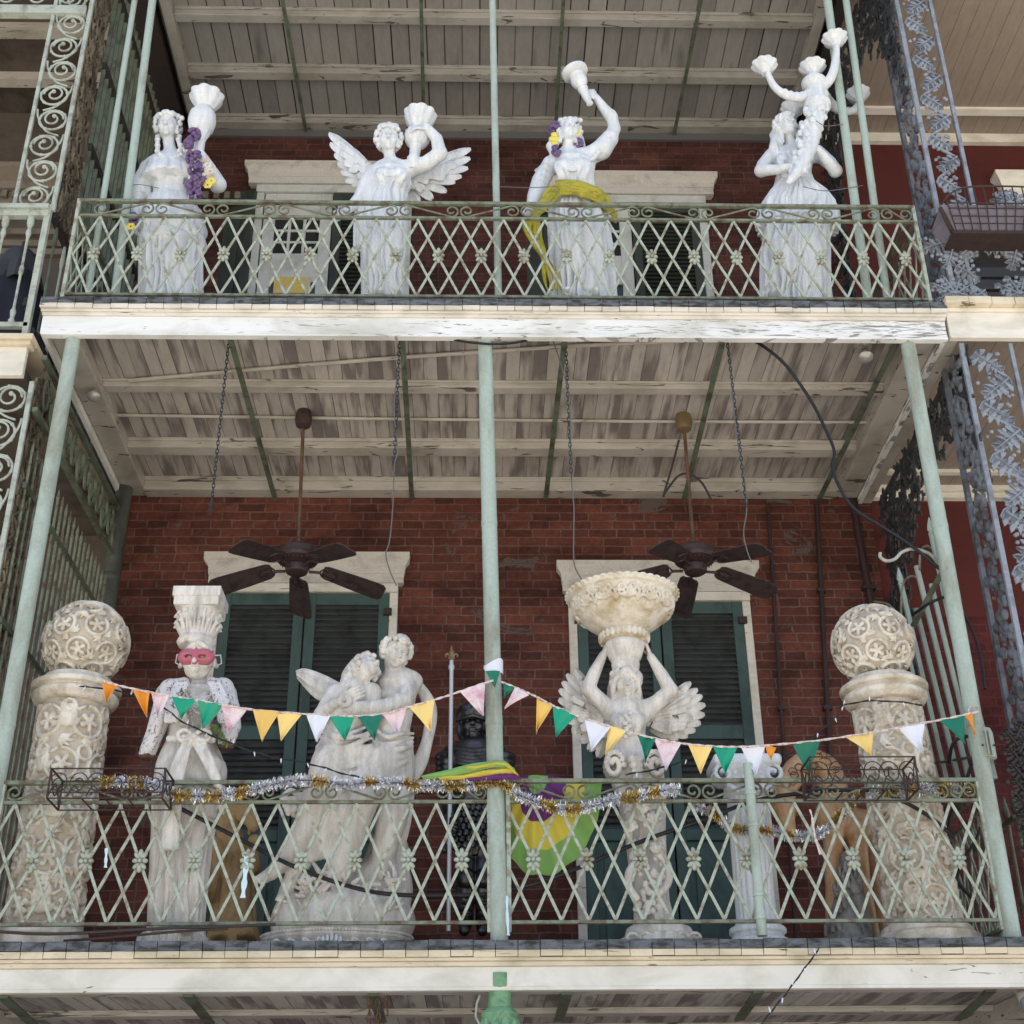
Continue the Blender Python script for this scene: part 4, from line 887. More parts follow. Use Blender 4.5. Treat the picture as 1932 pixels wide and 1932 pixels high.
def leaf_column(name,label,xA,yA,xB,xC,z0,z1,seed,bottomC=None):
    t=thing(name,((xB+xC)/2,0,z0),label,'iron column','blue grey leaf columns of the right neighbour')
    m=MB(); m.box((xB-.016,-.014,z0),(xB+.016,.014,z1)); m.box((xC-.013,-.014,bottomC or z0),(xC+.013,.014,z1)); build(m,'frame_bar','blue_iron',t,smooth=False,bevel=.003)
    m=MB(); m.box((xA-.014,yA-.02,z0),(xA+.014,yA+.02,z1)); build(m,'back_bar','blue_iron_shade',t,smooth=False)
    cx=(xB+xC)/2; w=xC-xB-.05; z=z0+.1; k=0; pts=[]
    while z<z1-.02:
        s=1 if k%2 else -1
        pts.append((cx-s*w*.44,0,z)); m=MB(); acanthus(m,(cx-s*w*.36,0,z+.02),(PI*.02 if s>0 else PI*.98)+s*R(-42),w*.80,w*.62,-.01,seed=k+seed); build(m,'leaf','blue_iron',t); z+=.19; k+=1
    m=MB(); m.tube(arc(pts,5),.0115,6); build(m,'vine','blue_iron',t)
    m=MB(); rr=random.Random(seed+9); z=z0
    while z<z1:
        s=1 if int(z/.16)%2 else -1; yc=yA/2; m.ball((xB+(xA-xB)*.5+rr.uniform(-.01,.01),yc+rr.uniform(-.5,.5)*yA*.7,z),(.02,.035,.035),7,5); m.ball((xB+(xA-xB)*.5,yc+s*.04+rr.uniform(-.03,.03),z+.01),(.012,.014,.014),6,4); z+=.022
    m.tube(arc([(xB+(xA-xB)*.5,yA/2+(.07 if i%2 else -.07),z0+.08+.16*i) for i in range(int((z1-z0-.1)/.16))],4),.012,6)
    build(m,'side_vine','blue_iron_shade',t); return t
xB=P(1745,277,0)[0]; xC=P(1805,240,0)[0]; leaf_column('leaf_column','blue grey leaf column at top right rising from the wire basket',xB-.015,.30,xB,xC,6.945,10.9,11,7.70)
xB_=P(1862,900,0)[0]; xC_=P(1910,700,0)[0]; leaf_column('leaf_column','lower blue grey leaf column at the right edge beside the thick corner post',xB_-.015,.30,xB_,xC_+.02,3.6,6.655,41)
# right neighbour's leaf railing
t=thing('leaf_railing',(xC+.5,0,6.95),'blue grey cast leaf railing of the right neighbour under the wire basket','railing'); zr_=P(1880,392,0)[2]
m=MB(); m.box((xB+.02,-.012,zr_-.02),(xB+2.4,.012,zr_+.01)); build(m,'top_rail','blue_iron',t,smooth=False)
for x in (P(1824,500,0)[0],P(1824,500,0)[0]+.47,P(1824,500,0)[0]+.94): m=MB(); m.box((x-.011,-.012,6.945),(x+.011,.012,zr_-.02)); build(m,'upright','blue_iron',t,smooth=False)
for k,cx in enumerate((P(1785,480,0)[0]-.0,P(1905,480,0)[0],P(1905,480,0)[0]+.45)):
    m=MB(); cz=7.10; m.tube(arc([(cx-.02,0,cz),(cx+.10,0,cz+.10),(cx+.13,0,cz+.24),(cx+.05,0,cz+.35),(cx-.05,0,cz+.36)],5),.011,6)
    acanthus(m,(cx+.0,0,cz+.36),R(200),.17,.13,-.01,seed=k); acanthus(m,(cx+.04,0,cz+.30),R(250),.16,.11,-.012,seed=k+3)
    for a in (35,70,110,145): acanthus(m,(cx,0,cz-.07),R(a),.17,.085,-.01,seed=k+5)
    for a in (-25,205): acanthus(m,(cx,0,cz-.05),R(a),.14,.07,-.01,seed=k+7)
    m.lathe([(.02,-.12),(.03,-.10),(.02,-.07),(.035,-.05),(.02,-.03)],(cx,0,cz),8)
    acanthus(m,(cx-.02,0,cz+.44),R(20),.12,.08,-.01,seed=k+8); build(m,'leaf_scroll','blue_iron',t)
# finial leaf on the rail
m=MB(); x=P(1900,370,0)[0]
for a in (20,60,90,120,160): acanthus(m,(x,0,zr_+.02),R(a),.13,.06,-.01,seed=a)
build(m,'finial','blue_iron',t)
# wire basket planter with mauve liner
t=thing('wire_planter',(P(1865,410,-.2)[0],-.2,zr_-.25),'half round black wire basket with mauve liner hung on the right neighbour rail','planter')
x0_=P(1772,392,-.25)[0]; x1_=x0_+.78; zt_=P(1850,352,-.3)[2]; zb_=P(1850,432,-.2)[2]
m=MB(); m.add([(x0_,-.28,zt_-.14),(x1_,-.28,zt_-.14),(x1_,-.02,zt_-.14),(x0_,-.02,zt_-.14),(x0_+.10,-.17,zb_),(x1_-.05,-.17,zb_),(x1_-.05,-.02,zb_),(x0_+.10,-.02,zb_)],[(0,1,2,3),(7,6,5,4),(0,4,5,1),(1,5,6,2),(2,6,7,3),(3,7,4,0)]); build(m,'liner','mauve',t,smooth=False)
m=MB()
for k in range(12):
    x=x0_+.04+k*.064; xb_=x0_+.11+(x-x0_-.04)*.86; top=zt_-.10+.10*math.sin(min(1,(x-x0_)/.22)*PI/2)
    m.tube([(x,-.30,top),(x,-.30,zt_-.14),(xb_,-.19,zb_-.005),(xb_,-.02,zb_-.01)],.0045,5)
for z,y in ((zt_-.14,-.30),(zt_-.17,-.285),(zt_-.21,-.255),(zt_-.25,-.23)): m.tube([(x0_+.03+(zt_-.14-z)*.5,y,z),(x1_,y,z)],.0045,5)
m.tube(arc([(x0_,-.05,zt_-.15),(x0_+.02,-.3,zt_-.12),(x0_+.12,-.30,zt_-.03),(x0_+.24,-.30,zt_),(x1_-.2,-.30,zt_),(x1_,-.30,zt_-.04)],4),.006,6); build(m,'wire_frame','dark_iron',t)
m=MB(); m.box((x0_+.08,-.2,zb_-.035),(x1_,-.02,zb_-.012)); m.bar((x0_-.0,-.27,zt_-.15),(x0_+.10,-.16,zb_-.02),.03,.01,up=(0,1,0)); build(m,'bottom_tray','rust_iron',t,smooth=False)
# lace spandrels of cast iron hanging under the neighbour's two ceilings, running back from the front
def lace(label,x,y0,y1,z1,prof,seed,mat='lace_iron'):
    t=thing('lace_bracket',(x,(y0+y1)/2,z1),label,'ironwork','dark cast iron lace between the right hand galleries'); m=MB(); rr=random.Random(seed)
    n=26
    for i in range(n):
        y=y0+(y1-y0)*(i+.5)/n; d=np.interp((i+.5)/n,*zip(*prof)); z=z1
        m.box((x-.006,y-.008,z1-d*.96),(x+.006,y+.008,z1)) if i%3==0 else None
        while z>z1-d:
            a=rr.uniform(0,2*PI); L=rr.uniform(.06,.13); c=np.array([x+rr.uniform(-.02,.02),y+rr.uniform(-.07,.07),z+rr.uniform(-.05,.05)])
            out=[(L*(.55+.45*math.cos(3*q+a))*math.cos(q)*.75,L*(.55+.45*math.cos(3*q+a))*math.sin(q)*.75) for q in np.linspace(0,2*PI,13)[:-1]]
            m.plate(out,c,(0,1,0),(0,0,1),.012); z-=rr.uniform(.045,.075)
    m.box((x-.01,y0,z1-.02),(x+.01,y1,z1+.02)); build(m,'tracery',mat,t,smooth=False); return t
lace('dark lacy iron bracket under the right neighbour ceiling behind the thick corner post',3.10,.02,2.10,6.62,[(0,.95),(.08,.80),(.16,.42),(.35,.34),(.55,.42),(.75,.62),(.86,1.0),(.93,2.2),(1,2.9)],4)
lace('dark lacy iron bracket at top right beside the outer thin post',3.06,.02,2.10,10.52,[(0,1.7),(.08,1.2),(.2,.7),(.4,.55),(.6,.62),(.8,.9),(.93,2.6),(1,3.2)],5)
# dark ironwork and clutter in the lower right corner
t=thing('dark_side_railing',(3.08,1.,ZD),'dark iron side railing of the right neighbour seen past the corner post','railing'); m=MB()
for k in range(15):
    y=.08+k*.14; m.lathe([(.012,0),(.012,.25),(.022,.3),(.012,.34),(.012,.8),(.024,.85),(.004,.95)],(3.08,y,ZD),8)
m.box((3.07,.02,ZD+.05),(3.09,WY,ZD+.08)); m.box((3.07,.02,ZD+.78),(3.09,WY,ZD+.81)); build(m,'bars','olive_iron',t,smooth=False)
t=thing('leaf_column',(3.17,.02,3.0),'black leafy iron stump at the right edge of the lower gallery','iron column'); m=MB()
xk=P(1924,1480,0.)[0]
for k in range(16): acanthus(m,(xk+.02,0,3.35+k*.045),R(60 if k%2 else 120),.11,.08,-.01,seed=k)
build(m,'leaves','dark_iron',t)
# ================================================================== statues
class Fig:
    def __init__(s,name,label,cat,px_,py_,Y,base_px,zbase,group=None,h=.006,box=None,kz=None):
        h=.0040
        s.Y=Y; s.k=mpp(P(px_,py_,Y)); b=P(*base_px,Y); b[2]=zbase; s.t=thing(name,b,label,cat,group); s.h=h; s.base=b
    def J(s,x,y,d=0.): return P(x,y,s.Y+d)
    def sc(s,x0,y0,x1,y1,d0=-.3,d1=.3,zmin=None,h=None):
        """grid that spans these photo pixels and depths"""
        c=[P(x,y,s.Y+d) for x in(x0,x1) for y in (y0,y1) for d in (d0,d1)]; lo=np.min(c,0); hi=np.max(c,0)
        if zmin is not None: lo[2]=zmin
        return Sculpt(lo-.02,hi+.02,h or s.h)
    def rows(s,R_):
        o=[]
        for r in R_:
            y,a,b,ratio=r[:4]; d=r[4] if len(r)>4 else 0; c=s.J((a+b)/2,y,d); w=(b-a)/2*s.k; o.append((c[2],c[0],c[1],w,w*ratio))
        return o
    def put(s,S,name,mat,parent=None):
        v,q=S.mesh(); return build((v,q),name,mat,parent or s.t)
def feather(m,a,b,w,th=.012,mi=0):
    """one overlapping feather from a to b"""
    a=np.array(a,float); b=np.array(b,float); t=b-a; L=np.linalg.norm(t); t/=L; n=np.array([0,-1,0.]); n-=t*(n@t); n/=np.linalg.norm(n); q=np.cross(t,n); G=[]
    for i in range(13):
        u=1-(1-i/12)**1.6; ww=w*(.55+.45*math.sin(PI*min(1,u*.8+.1)))*(1 if u<.8 else math.sqrt(max(.02,1-((u-.8)/.2)**2)))
        G.append([a+t*L*u+q*ww*.5*v+n*(.010*(1-v*v)+.004*(abs(v)<.1)-.05*L*(u-.5)**2) for v in (-1,-.55,-.12,0,.12,.55,1)])
    m.sheet(G,th,mi)
def wing(root,dirs,mat_name,t,back=.02,name='wing',mat='white_up',small=12,bow=.03,seed=0):
    """dirs: list of (tip point, width); the root is where the wing meets the back"""
    m=MB(); root=np.array(root,float); rr=random.Random(seed); n=len(dirs)
    for i,(tip,w) in enumerate(dirs):
        tip=np.array(tip,float); a=root+(tip-root)*.28+np.array([0,.012*(i%2),0]); feather(m,a+np.array([0,i*.004,0]),tip+np.array([0,i*.004,0]),w,.014)
    for i in range(small):
        j=rr.uniform(0,n-1.001); i0=int(j); f=j-i0; d=np.array(dirs[i0][0])*(1-f)+np.array(dirs[i0+1][0])*f
        q=.10+.5*(i/small); a=root+(d-root)*q; b=root+(d-root)*min(.92,q+.24); feather(m,a+np.array([0,-.014-.012*(1-q),0]),b+np.array([0,-.016,0]),dirs[i0][1]*.85,.012)
    for i in range(10):
        u=i/9; d=np.array(dirs[0][0]); m.ball(root+(d-root)*(u*.8)+np.array([0,-.012,0]),(.035*(1-.5*u),.03,.035*(1-.5*u)),8,6)
    return build(m,name,mat,t)
def fluted_bowl(m,c,ax,prof,lobes=10,la=.18,seg=60):
    m.lathe([(r,h,la if i>=len(prof)//2 else la*.5) for i,(r,h) in enumerate(prof)],c,seg,axis=ax,lobes=lobes)
def grapes(F,cs,r,n,seed,name='grapes',mat='purple'):
    rr=random.Random(seed)
    for (x,y,d,s) in cs:
        c=F.J(x,y,d); m=MB()
        for i in range(n):
            a=rr.uniform(0,2*PI); z=rr.uniform(-1,1); q=math.sqrt(1-z*z); m.ball(c+np.array([q*math.cos(a)*.75,q*math.sin(a)*.6-.2,z])*s*F.k,r*rr.uniform(.85,1.15),8,6)
        build(m,name,mat,F.t)
def blouse(S,F,cx,yt,yw,w,d=-.10,n=4,r=.011):
    """cloth gathered from both shoulders to the waist, with a soft girdle"""
    for s in (-1,1):
        for q in range(n):
            u=q/n; S.path(arc([F.J(cx+s*w*(.42+.42*u),yt+4*u,d*.55),F.J(cx+s*w*(.52+.30*u),yt+(yw-yt)*.38,d*1.16),F.J(cx+s*w*(.38+.28*u),yt+(yw-yt)*.72,d*1.04),F.J(cx+s*w*(.30+.36*u),yw,d*.72)],4),[r*.7,r,r,r*.7],k=.008)
    for q in range(n): S.path(arc([F.J(cx-w*.5,yt+3+q*3,d*.8),F.J(cx,yt+(yw-yt)*(.16+.09*q),d*1.08),F.J(cx+w*.5,yt+3+q*3,d*.8)],5),r*.8,k=.006)
def plinth(S,F,px0,px1,z0,z1,ry=None):
    cx=(F.J(px0,560)[0]+F.J(px1,560)[0])/2; w=(px1-px0)/2*F.k
    c=(F.J((px0+px1)/2,565))[0]; S.robe([(z0,c,F.Y,w,ry or w*.8),(z1-.012,c,F.Y,w,ry or w*.8),(z1,c,F.Y,w*.95,(ry or w*.8)*.95)],n=0,amp=(0,0),k=.01)

def grape_lady():
    F=Fig('grape_statue','white painted woman statue holding an urn and purple grapes, leftmost on the upper gallery','statue',320,400,.27,(322,560),ZU,'white painted statues on the upper gallery'); J=F.J; k=F.k
    S=F.sc(245,178,432,575,-.2,.24,zmin=ZU)
    S.robe(F.rows([(600,262,384,.62),(545,264,380,.62),(480,262,382,.68),(430,263,384,.72),(400,266,378,.72),(378,280,366,.72)]),n=10,amp=(.02,.11),ph=.6,tw=.6,k=.03)
    S.robe(F.rows([(470,263,386,.74),(430,262,388,.76),(400,270,380,.75),(384,282,368,.74)]),n=5,amp=(.01,.06),ph=2.,diag=22,k=.02)      # over-fold
    S.robe(F.rows([(392,280,364,.72),(360,287,358,.70),(343,288,362,.70),(322,276,372,.68),(307,278,368,.60),(299,292,354,.45),(292,306,340,.35)]),n=9,amp=(.03,.03),ph=.3,diag=14,k=.03)
    S.robe(F.rows([(347,266,376,.86,-.015),(343,266,377,.86,-.015),(330,271,374,.80,-.01),(318,272,372,.74)]),n=9,amp=(.0,.035),k=.008,ph=1)   # short bodice hem
    for x in (300,345): S.ell(J(x,322,-.105),(.055,.045,.055),k=.04)
    blouse(S,F,322,304,344,40,-.100,4,.009)
    S.path([J(280,318),J(300,305),J(322,296),J(346,304),J(372,318)],[.055,.062,.055,.062,.055],k=.03)
    # viewer's left arm with a short sleeve, hanging down
    limb(S,[J(280,318),J(266,345,.0),J(263,362,-.02)],[.056,.066,.064]); S.robe(F.rows([(372,249,284,1.,-.02),(366,248,285,1.,-.02),(350,252,286,1.,0)]),n=7,amp=(.02,.05),k=.01); S.path([J(262,366,-.02),J(257,400,-.06),J(252,422,-.08)],[.045,.036,.027],k=.015); hand(S,J(252,420,-.08),J(249,450,-.08),(.6,-1,0),.08,.6,1)
    # other arm folds up round the urn
    limb(S,[J(374,308,0),J(398,330,-.04),J(412,348,-.06)],[.058,.062,.056]); S.path([J(410,350,-.06),J(396,318,-.16),J(378,290,-.19)],[.052,.042,.032],k=.02); hand(S,J(382,296,-.19),J(352,272,-.20),(-.2,.9,-.4),.085,.5,-1)
    head(S,J(316,240,-.06),.098,yaw=R(3),pitch=R(-10),roll=R(-3),neck=J(322,292,0),hair='curls',seed=3,nr=.40)
    for q in range(8): S.ell(J(294+q*7,223-9*math.sin(q/7*PI),-.09),(.019,)*3,k=.003)
    [S.ell(J(297+s*42-s*2*math.sin(q*1.3),258+q*5.5,-.04-.008*q),(.017+.004*(q%2),)*3,k=.002) for s in (0,1) for q in range(6)]
    for q in range(9): S.ell(J(302+q*5,291+7*math.sin(q/8*PI),-.125),(.014,)*3,k=.003)   # necklace of leaves
    # knee pushing through, feet, base
    S.ell(J(335,470,-.12),(.06,.07,.14),k=.05); S.ell(J(300,556,-.17),(.04,.08,.03),k=.02)
    plinth(S,F,262,386,ZU,ZU+.03,.2); F.put(S,'body','white_up')
    # urn
    m=MB(); ax=np.array([.02,0,1]); c=J(372,300,-.13)
    z=lambda y: (J(372,y,-.13)-c)[2]
    fluted_bowl(m,c,ax,[(.034,z(300)),(.038,z(280)),(.036,z(266)),(.048,z(256)),(.055,z(253)),(.06,z(250))],12,.12)
    m.lathe([(.05,z(252)),(.085,z(243)),(.098,z(230)),(.092,z(217)),(.06,z(208)),(.055,z(206)),(.06,z(204))],c,40)
    fluted_bowl(m,c,ax,[(.058,z(206)),(.075,z(200)),(.10,z(192)),(.112,z(186)),(.118,z(181)),(.104,z(181.5)),(.08,z(190))],8,.14)
    # horn of plenty below the hand
    m.lathe([(.03,z(376)),(.045,z(350)),(.055,z(320)),(.045,z(296))],c+np.array([0,.02,0]),24); build(m,'urn','white_up',F.t)
    grapes(F,[(366,256,-.20,13),(356,272,-.22,9),(366,299,-.23,16),(370,322,-.21,15),(374,345,-.21,16),(369,372,-.21,14),(362,352,-.22,12),(251,415,-.13,11)],.0165,26,5)
    m=MB(); rr=random.Random(3)
    for (x,y) in ((386,300),(392,312),(396,324),(388,333),(397,340),(360,289),(352,281),(384,318)): 
        for q in range(6): a=q*1.05; m.ball(J(x,y,-.20)+np.array([.02*math.cos(a),-.005,.02*math.sin(a)]),(.016,.007,.016),7,5)
    build(m,'leaf_garland','cream_stone',F.t)
    for (x,y) in ((360,344),(383,342),(399,342),(392,350),(247,428)):
        m=MB()
        for q in range(6): a=q*1.05; m.ball(J(x,y,-.21)+np.array([.019*math.cos(a),-.006,.019*math.sin(a)]),(.015,.007,.013),7,5)
        build(m,'yellow_flower','flower_yellow',F.t)
def torch_angel():
    F=Fig('angel_statue','white painted winged angel holding a fluted cup at her shoulder on the upper gallery','statue',735,400,.25,(724,562),ZU,'white painted statues on the upper gallery'); J=F.J
    S=F.sc(628,210,850,580,-.22,.3,zmin=ZU)
    S.robe(F.rows([(600,681,762,.75),(545,683,760,.75),(480,680,765,.75),(430,678,769,.75),(400,677,768,.75),(375,682,768,.72),(352,700,770,.68),(345,704,770,.66)]),n=11,amp=(.02,.11),ph=.2,tw=.3,k=.03)
    S.robe(F.rows([(356,702,770,.68),(340,704,772,.68),(325,700,776,.66),(313,712,764,.5),(306,722,754,.4)]),n=7,amp=(.03,.02),ph=.8,diag=16,k=.03)
    S.robe(F.rows([(352,698,776,.78),(345,700,776,.78),(333,704,774,.7)]),n=13,amp=(.01,.06),k=.015)
    for x in (722,754): S.ell(J(x,328,-.085),(.045,.04,.045),k=.04)
    blouse(S,F,738,316,350,36,-.105)
    S.path([J(706,326),J(722,315),J(738,309),J(754,314),J(770,322)],[.046,.05,.045,.05,.048],k=.03)
    limb(S,[J(705,327),J(693,347,-.02),J(683,368,-.04)],[.054,.062,.052]); S.path([J(684,366,-.04),J(665,388,-.10),J(652,399,-.13)],[.045,.036,.027],k=.015); hand(S,J(653,398,-.13),J(632,408,-.16),(0,-.6,-.8),.085,.35,1)
    S.robe(F.rows([(470,665,690,1.,-.03),(420,666,694,1.,-.03),(385,672,698,1.,-.02),(350,688,706,1.,0)]),n=5,amp=(.05,.15),k=.03)
    limb(S,[J(772,318),J(803,310,-.05),J(830,290,-.08)],[.066,.056,.05]); S.path([J(830,290,-.08),J(824,262,-.10),J(805,240,-.12)],[.05,.042,.030],k=.02); hand(S,J(808,243,-.12),J(770,238,-.14),(-.1,.7,-.6),.085,.5,-1)
    head(S,J(733,264,-.06),.100,yaw=R(4),pitch=R(-12),roll=R(2),neck=J(739,312,0),hair='curls',seed=11,nr=.38)
    for q in (-1,0,1): S.ell(J(733+q*11,238,-.07),(.034,.025,.02),k=.004)
    S.ell(J(706,478,-.10),(.05,.06,.16),k=.05); S.ell(J(745,470,-.06),(.055,.06,.16),k=.05); S.ell(J(716,556,-.15),(.035,.08,.03),k=.02); S.ell(J(748,557,-.13),(.035,.08,.03),k=.02)
    plinth(S,F,684,765,ZU,ZU+.04,.2); F.put(S,'body','white_up')
    w=lambda pts,d: [(J(x,y,d+.02*i*0),ww) for i,(x,y,ww) in enumerate(pts)]
    wing(J(712,330,.10),w([(622,252,.075),(624,270,.08),(632,290,.08),(638,306,.08),(644,322,.075),(652,338,.07),(664,345,.06),(680,350,.06)],.14),None,F.t,seed=1,small=26)
    wing(J(765,330,.10),w([(887,281,.08),(886,298,.085),(882,316,.08),(870,331,.08),(858,341,.075),(842,358,.07),(815,372,.075),(788,378,.07)],.14),None,F.t,seed=2,small=30)
    m=MB(); c=J(781,300,-.04); tp=J(793,218,-.04); ax=(tp-c)/np.linalg.norm(tp-c); L=np.linalg.norm(tp-c)
    m.lathe([(.03,-.10),(.045,-.04),(.05,.0),(.038,.02),(.04,L*.25),(.05,L*.28),(.045,L*.30)],c,24,axis=ax)
    fluted_bowl(m,c,ax,[(.045,L*.30),(.075,L*.36),(.092,L*.46),(.088,L*.56),(.055,L*.64),(.05,L*.66)],14,.10)
    fluted_bowl(m,c,ax,[(.052,L*.66),(.07,L*.72),(.10,L*.86),(.112,L*.98),(.116,L*1.02),(.10,L*1.01),(.07,L*.88)],9,.12); build(m,'cup','white_up',F.t)
def torch_lady():
    F=Fig('torch_statue','white painted woman statue with raised torch and olive gold sash','statue',1085,400,.26,(1100,560),ZU,'white painted statues on the upper gallery'); J=F.J
    S=F.sc(985,118,1180,580,-.24,.26,zmin=ZU)
    S.robe(F.rows([(600,1042,1162,.66),(545,1040,1160,.66),(480,1036,1158,.68),(430,1034,1152,.70),(400,1036,1148,.72),(372,1046,1132,.72),(345,1052,1118,.70),(338,1055,1116,.7)]),n=12,amp=(.02,.13),ph=1.1,tw=-.3,k=.03)
    S.robe(F.rows([(350,1050,1120,.72),(330,1048,1124,.72),(308,1036,1124,.66),(294,1046,1106,.5),(285,1058,1090,.4)]),n=10,amp=(.04,.04),ph=.4,diag=10,k=.03)
    for x in (1062,1098): S.ell(J(x,314,-.09),(.055,.045,.055),k=.05)
    blouse(S,F,1080,298,344,42,-.108,5,.010)
    S.path([J(1040,310),J(1056,298),J(1072,290),J(1092,293),J(1112,294)],[.056,.058,.05,.056,.062],k=.03)
    # lowered arm in a loose sleeve
    S.path([J(1038,311),J(1020,342,-.0),J(1010,372,-.03),J(1004,392,-.06)],[.058,.064,.058,.042],k=.02); hand(S,J(1003,392,-.06),J(990,412,-.08),(.4,-.8,-.3),.085,.4,1)
    for q in range(7): S.cap(J(1030-q*3.2,312+q*11,-.06),J(1012-q*1.5,322+q*10,.02),.016,.014,k=.012)
    # raised arm
    S.path([J(1112,295),J(1135,282,-.02),J(1150,262,-.02)],[.064,.074,.062],k=.02)
    for q in range(6): S.cap(J(1118+q*6,300-q*7,-.07),J(1140+q*4,292-q*8,.02),.017,.013,k=.012)
    S.path([J(1150,264,-.02),J(1159,243,-.02),J(1153,217,-.03)],[.052,.046,.040],k=.015); S.path([J(1154,222,-.03),J(1140,205,-.04),J(1126,186,-.06)],[.046,.036,.027],k=.01)
    hand(S,J(1127,187,-.06),J(1103,160,-.08),(-.1,.8,-.4),.095,1.0,1,r=.0095)
    head(S,J(1074,250,-.05),.094,yaw=R(12),pitch=R(6),roll=R(6),neck=J(1072,290,0),hair='wavy',seed=5,nr=.42)
    for q in range(5): S.ell(J(1058+q*9,227-3*math.sin(q/4*PI),-.06),(.022,.02,.018),k=.004)
    S.path([J(1047,262,-.02),J(1038,276,-.04),J(1042,292,-.06)],[.03,.03,.016],k=.008); S.path([J(1095,262,-.0),J(1098,276,0),J(1094,288,-.02)],[.026,.026,.014],k=.008)
    S.ell(J(1080,470,-.10),(.06,.07,.18),k=.05); S.ell(J(1122,470,-.08),(.06,.07,.18),k=.05); S.ell(J(1070,556,-.17),(.04,.08,.03),k=.02); S.ell(J(1120,556,-.17),(.04,.08,.03),k=.02)
    plinth(S,F,1036,1168,ZU,ZU+.03,.21); F.put(S,'body','white_up')
    # torch
    m=MB(); a=J(1113,196,-.10); b=J(1082,131,-.10); ax=(b-a)/np.linalg.norm(b-a); L=np.linalg.norm(b-a)
    m.lathe([(.012,-.01),(.026,.0),(.020,.02),(.027,.05),(.034,L*.38),(.040,L*.42),(.030,L*.47),(.052,L*.56),(.062,L*.66),(.050,L*.76),(.06,L*.82)],a,24,axis=ax,)
    m.lathe([(.055,L*.825),(.088,L*.86),(.096,L*.88),(.097,L*.95),(.09,L*.965),(.03,L*.966)],a,36,axis=ax); build(m,'torch','white_up',F.t)
    m=MB(); m.lathe([(.036,L*.967),(.037,L*1.08),(.028,L*1.10)],a,20,axis=ax); build(m,'socket','beard_black',F.t)
    grapes(F,[(1048,240,-.06,11),(1049,286,-.10,10),(1092,272,-.04,9),(1040,248,0,8)],.015,22,7)
    for pts_ in (((1046,254),(1042,262),(1050,262),(1047,270)),((1088,247),(1091,252))):
        m=MB()
        for (x,y) in pts_: m.ball(J(x,y,-.07),(.026,.014,.024),8,6)
        build(m,'yellow_flower','flower_yellow',F.t)
    # sash
    S=F.sc(990,330,1180,580,-.3,.3,zmin=ZU)
    pts=[J(1052,352,-.15),J(1078,350,-.20),J(1106,356,-.21),J(1132,368,-.18),J(1152,388,-.12),J(1162,408,-.08)]
    pp=arc(pts,5)
    for e,(dx,dz) in enumerate(((0,.0),(0,.018),(0,-.018),(0,.036),(0,-.036),(0,.052),(0,-.052),(0,.066))): 
        q=[p+np.array([0,.006*abs(e-2),dz*(1 if i<len(pp)*.8 else .5)]) for i,p in enumerate(pp)]; S.path(q,[.0125+.003*math.sin(i*.9+e) for i in range(len(q))],k=.004)
    pp=arc([J(1052,352,-.15),J(1034,376,-.15),J(1012,402,-.16),J(1004,430,-.16),J(1016,462,-.17),J(1034,500,-.17),J(1046,545,-.17)],5)
    for e in range(4):
        q=[p+np.array([(e-1.5)*.022*(1+.5*math.sin(i*.5)),.004*e+.008*math.sin(i*.7+e),0]) for i,p in enumerate(pp)]; S.path(q,[.016*(1-.5*(i/len(q))**3)+.004*math.sin(i+e*2) for i in range(len(q))],k=.004)
    F.put(S,'sash','sash')
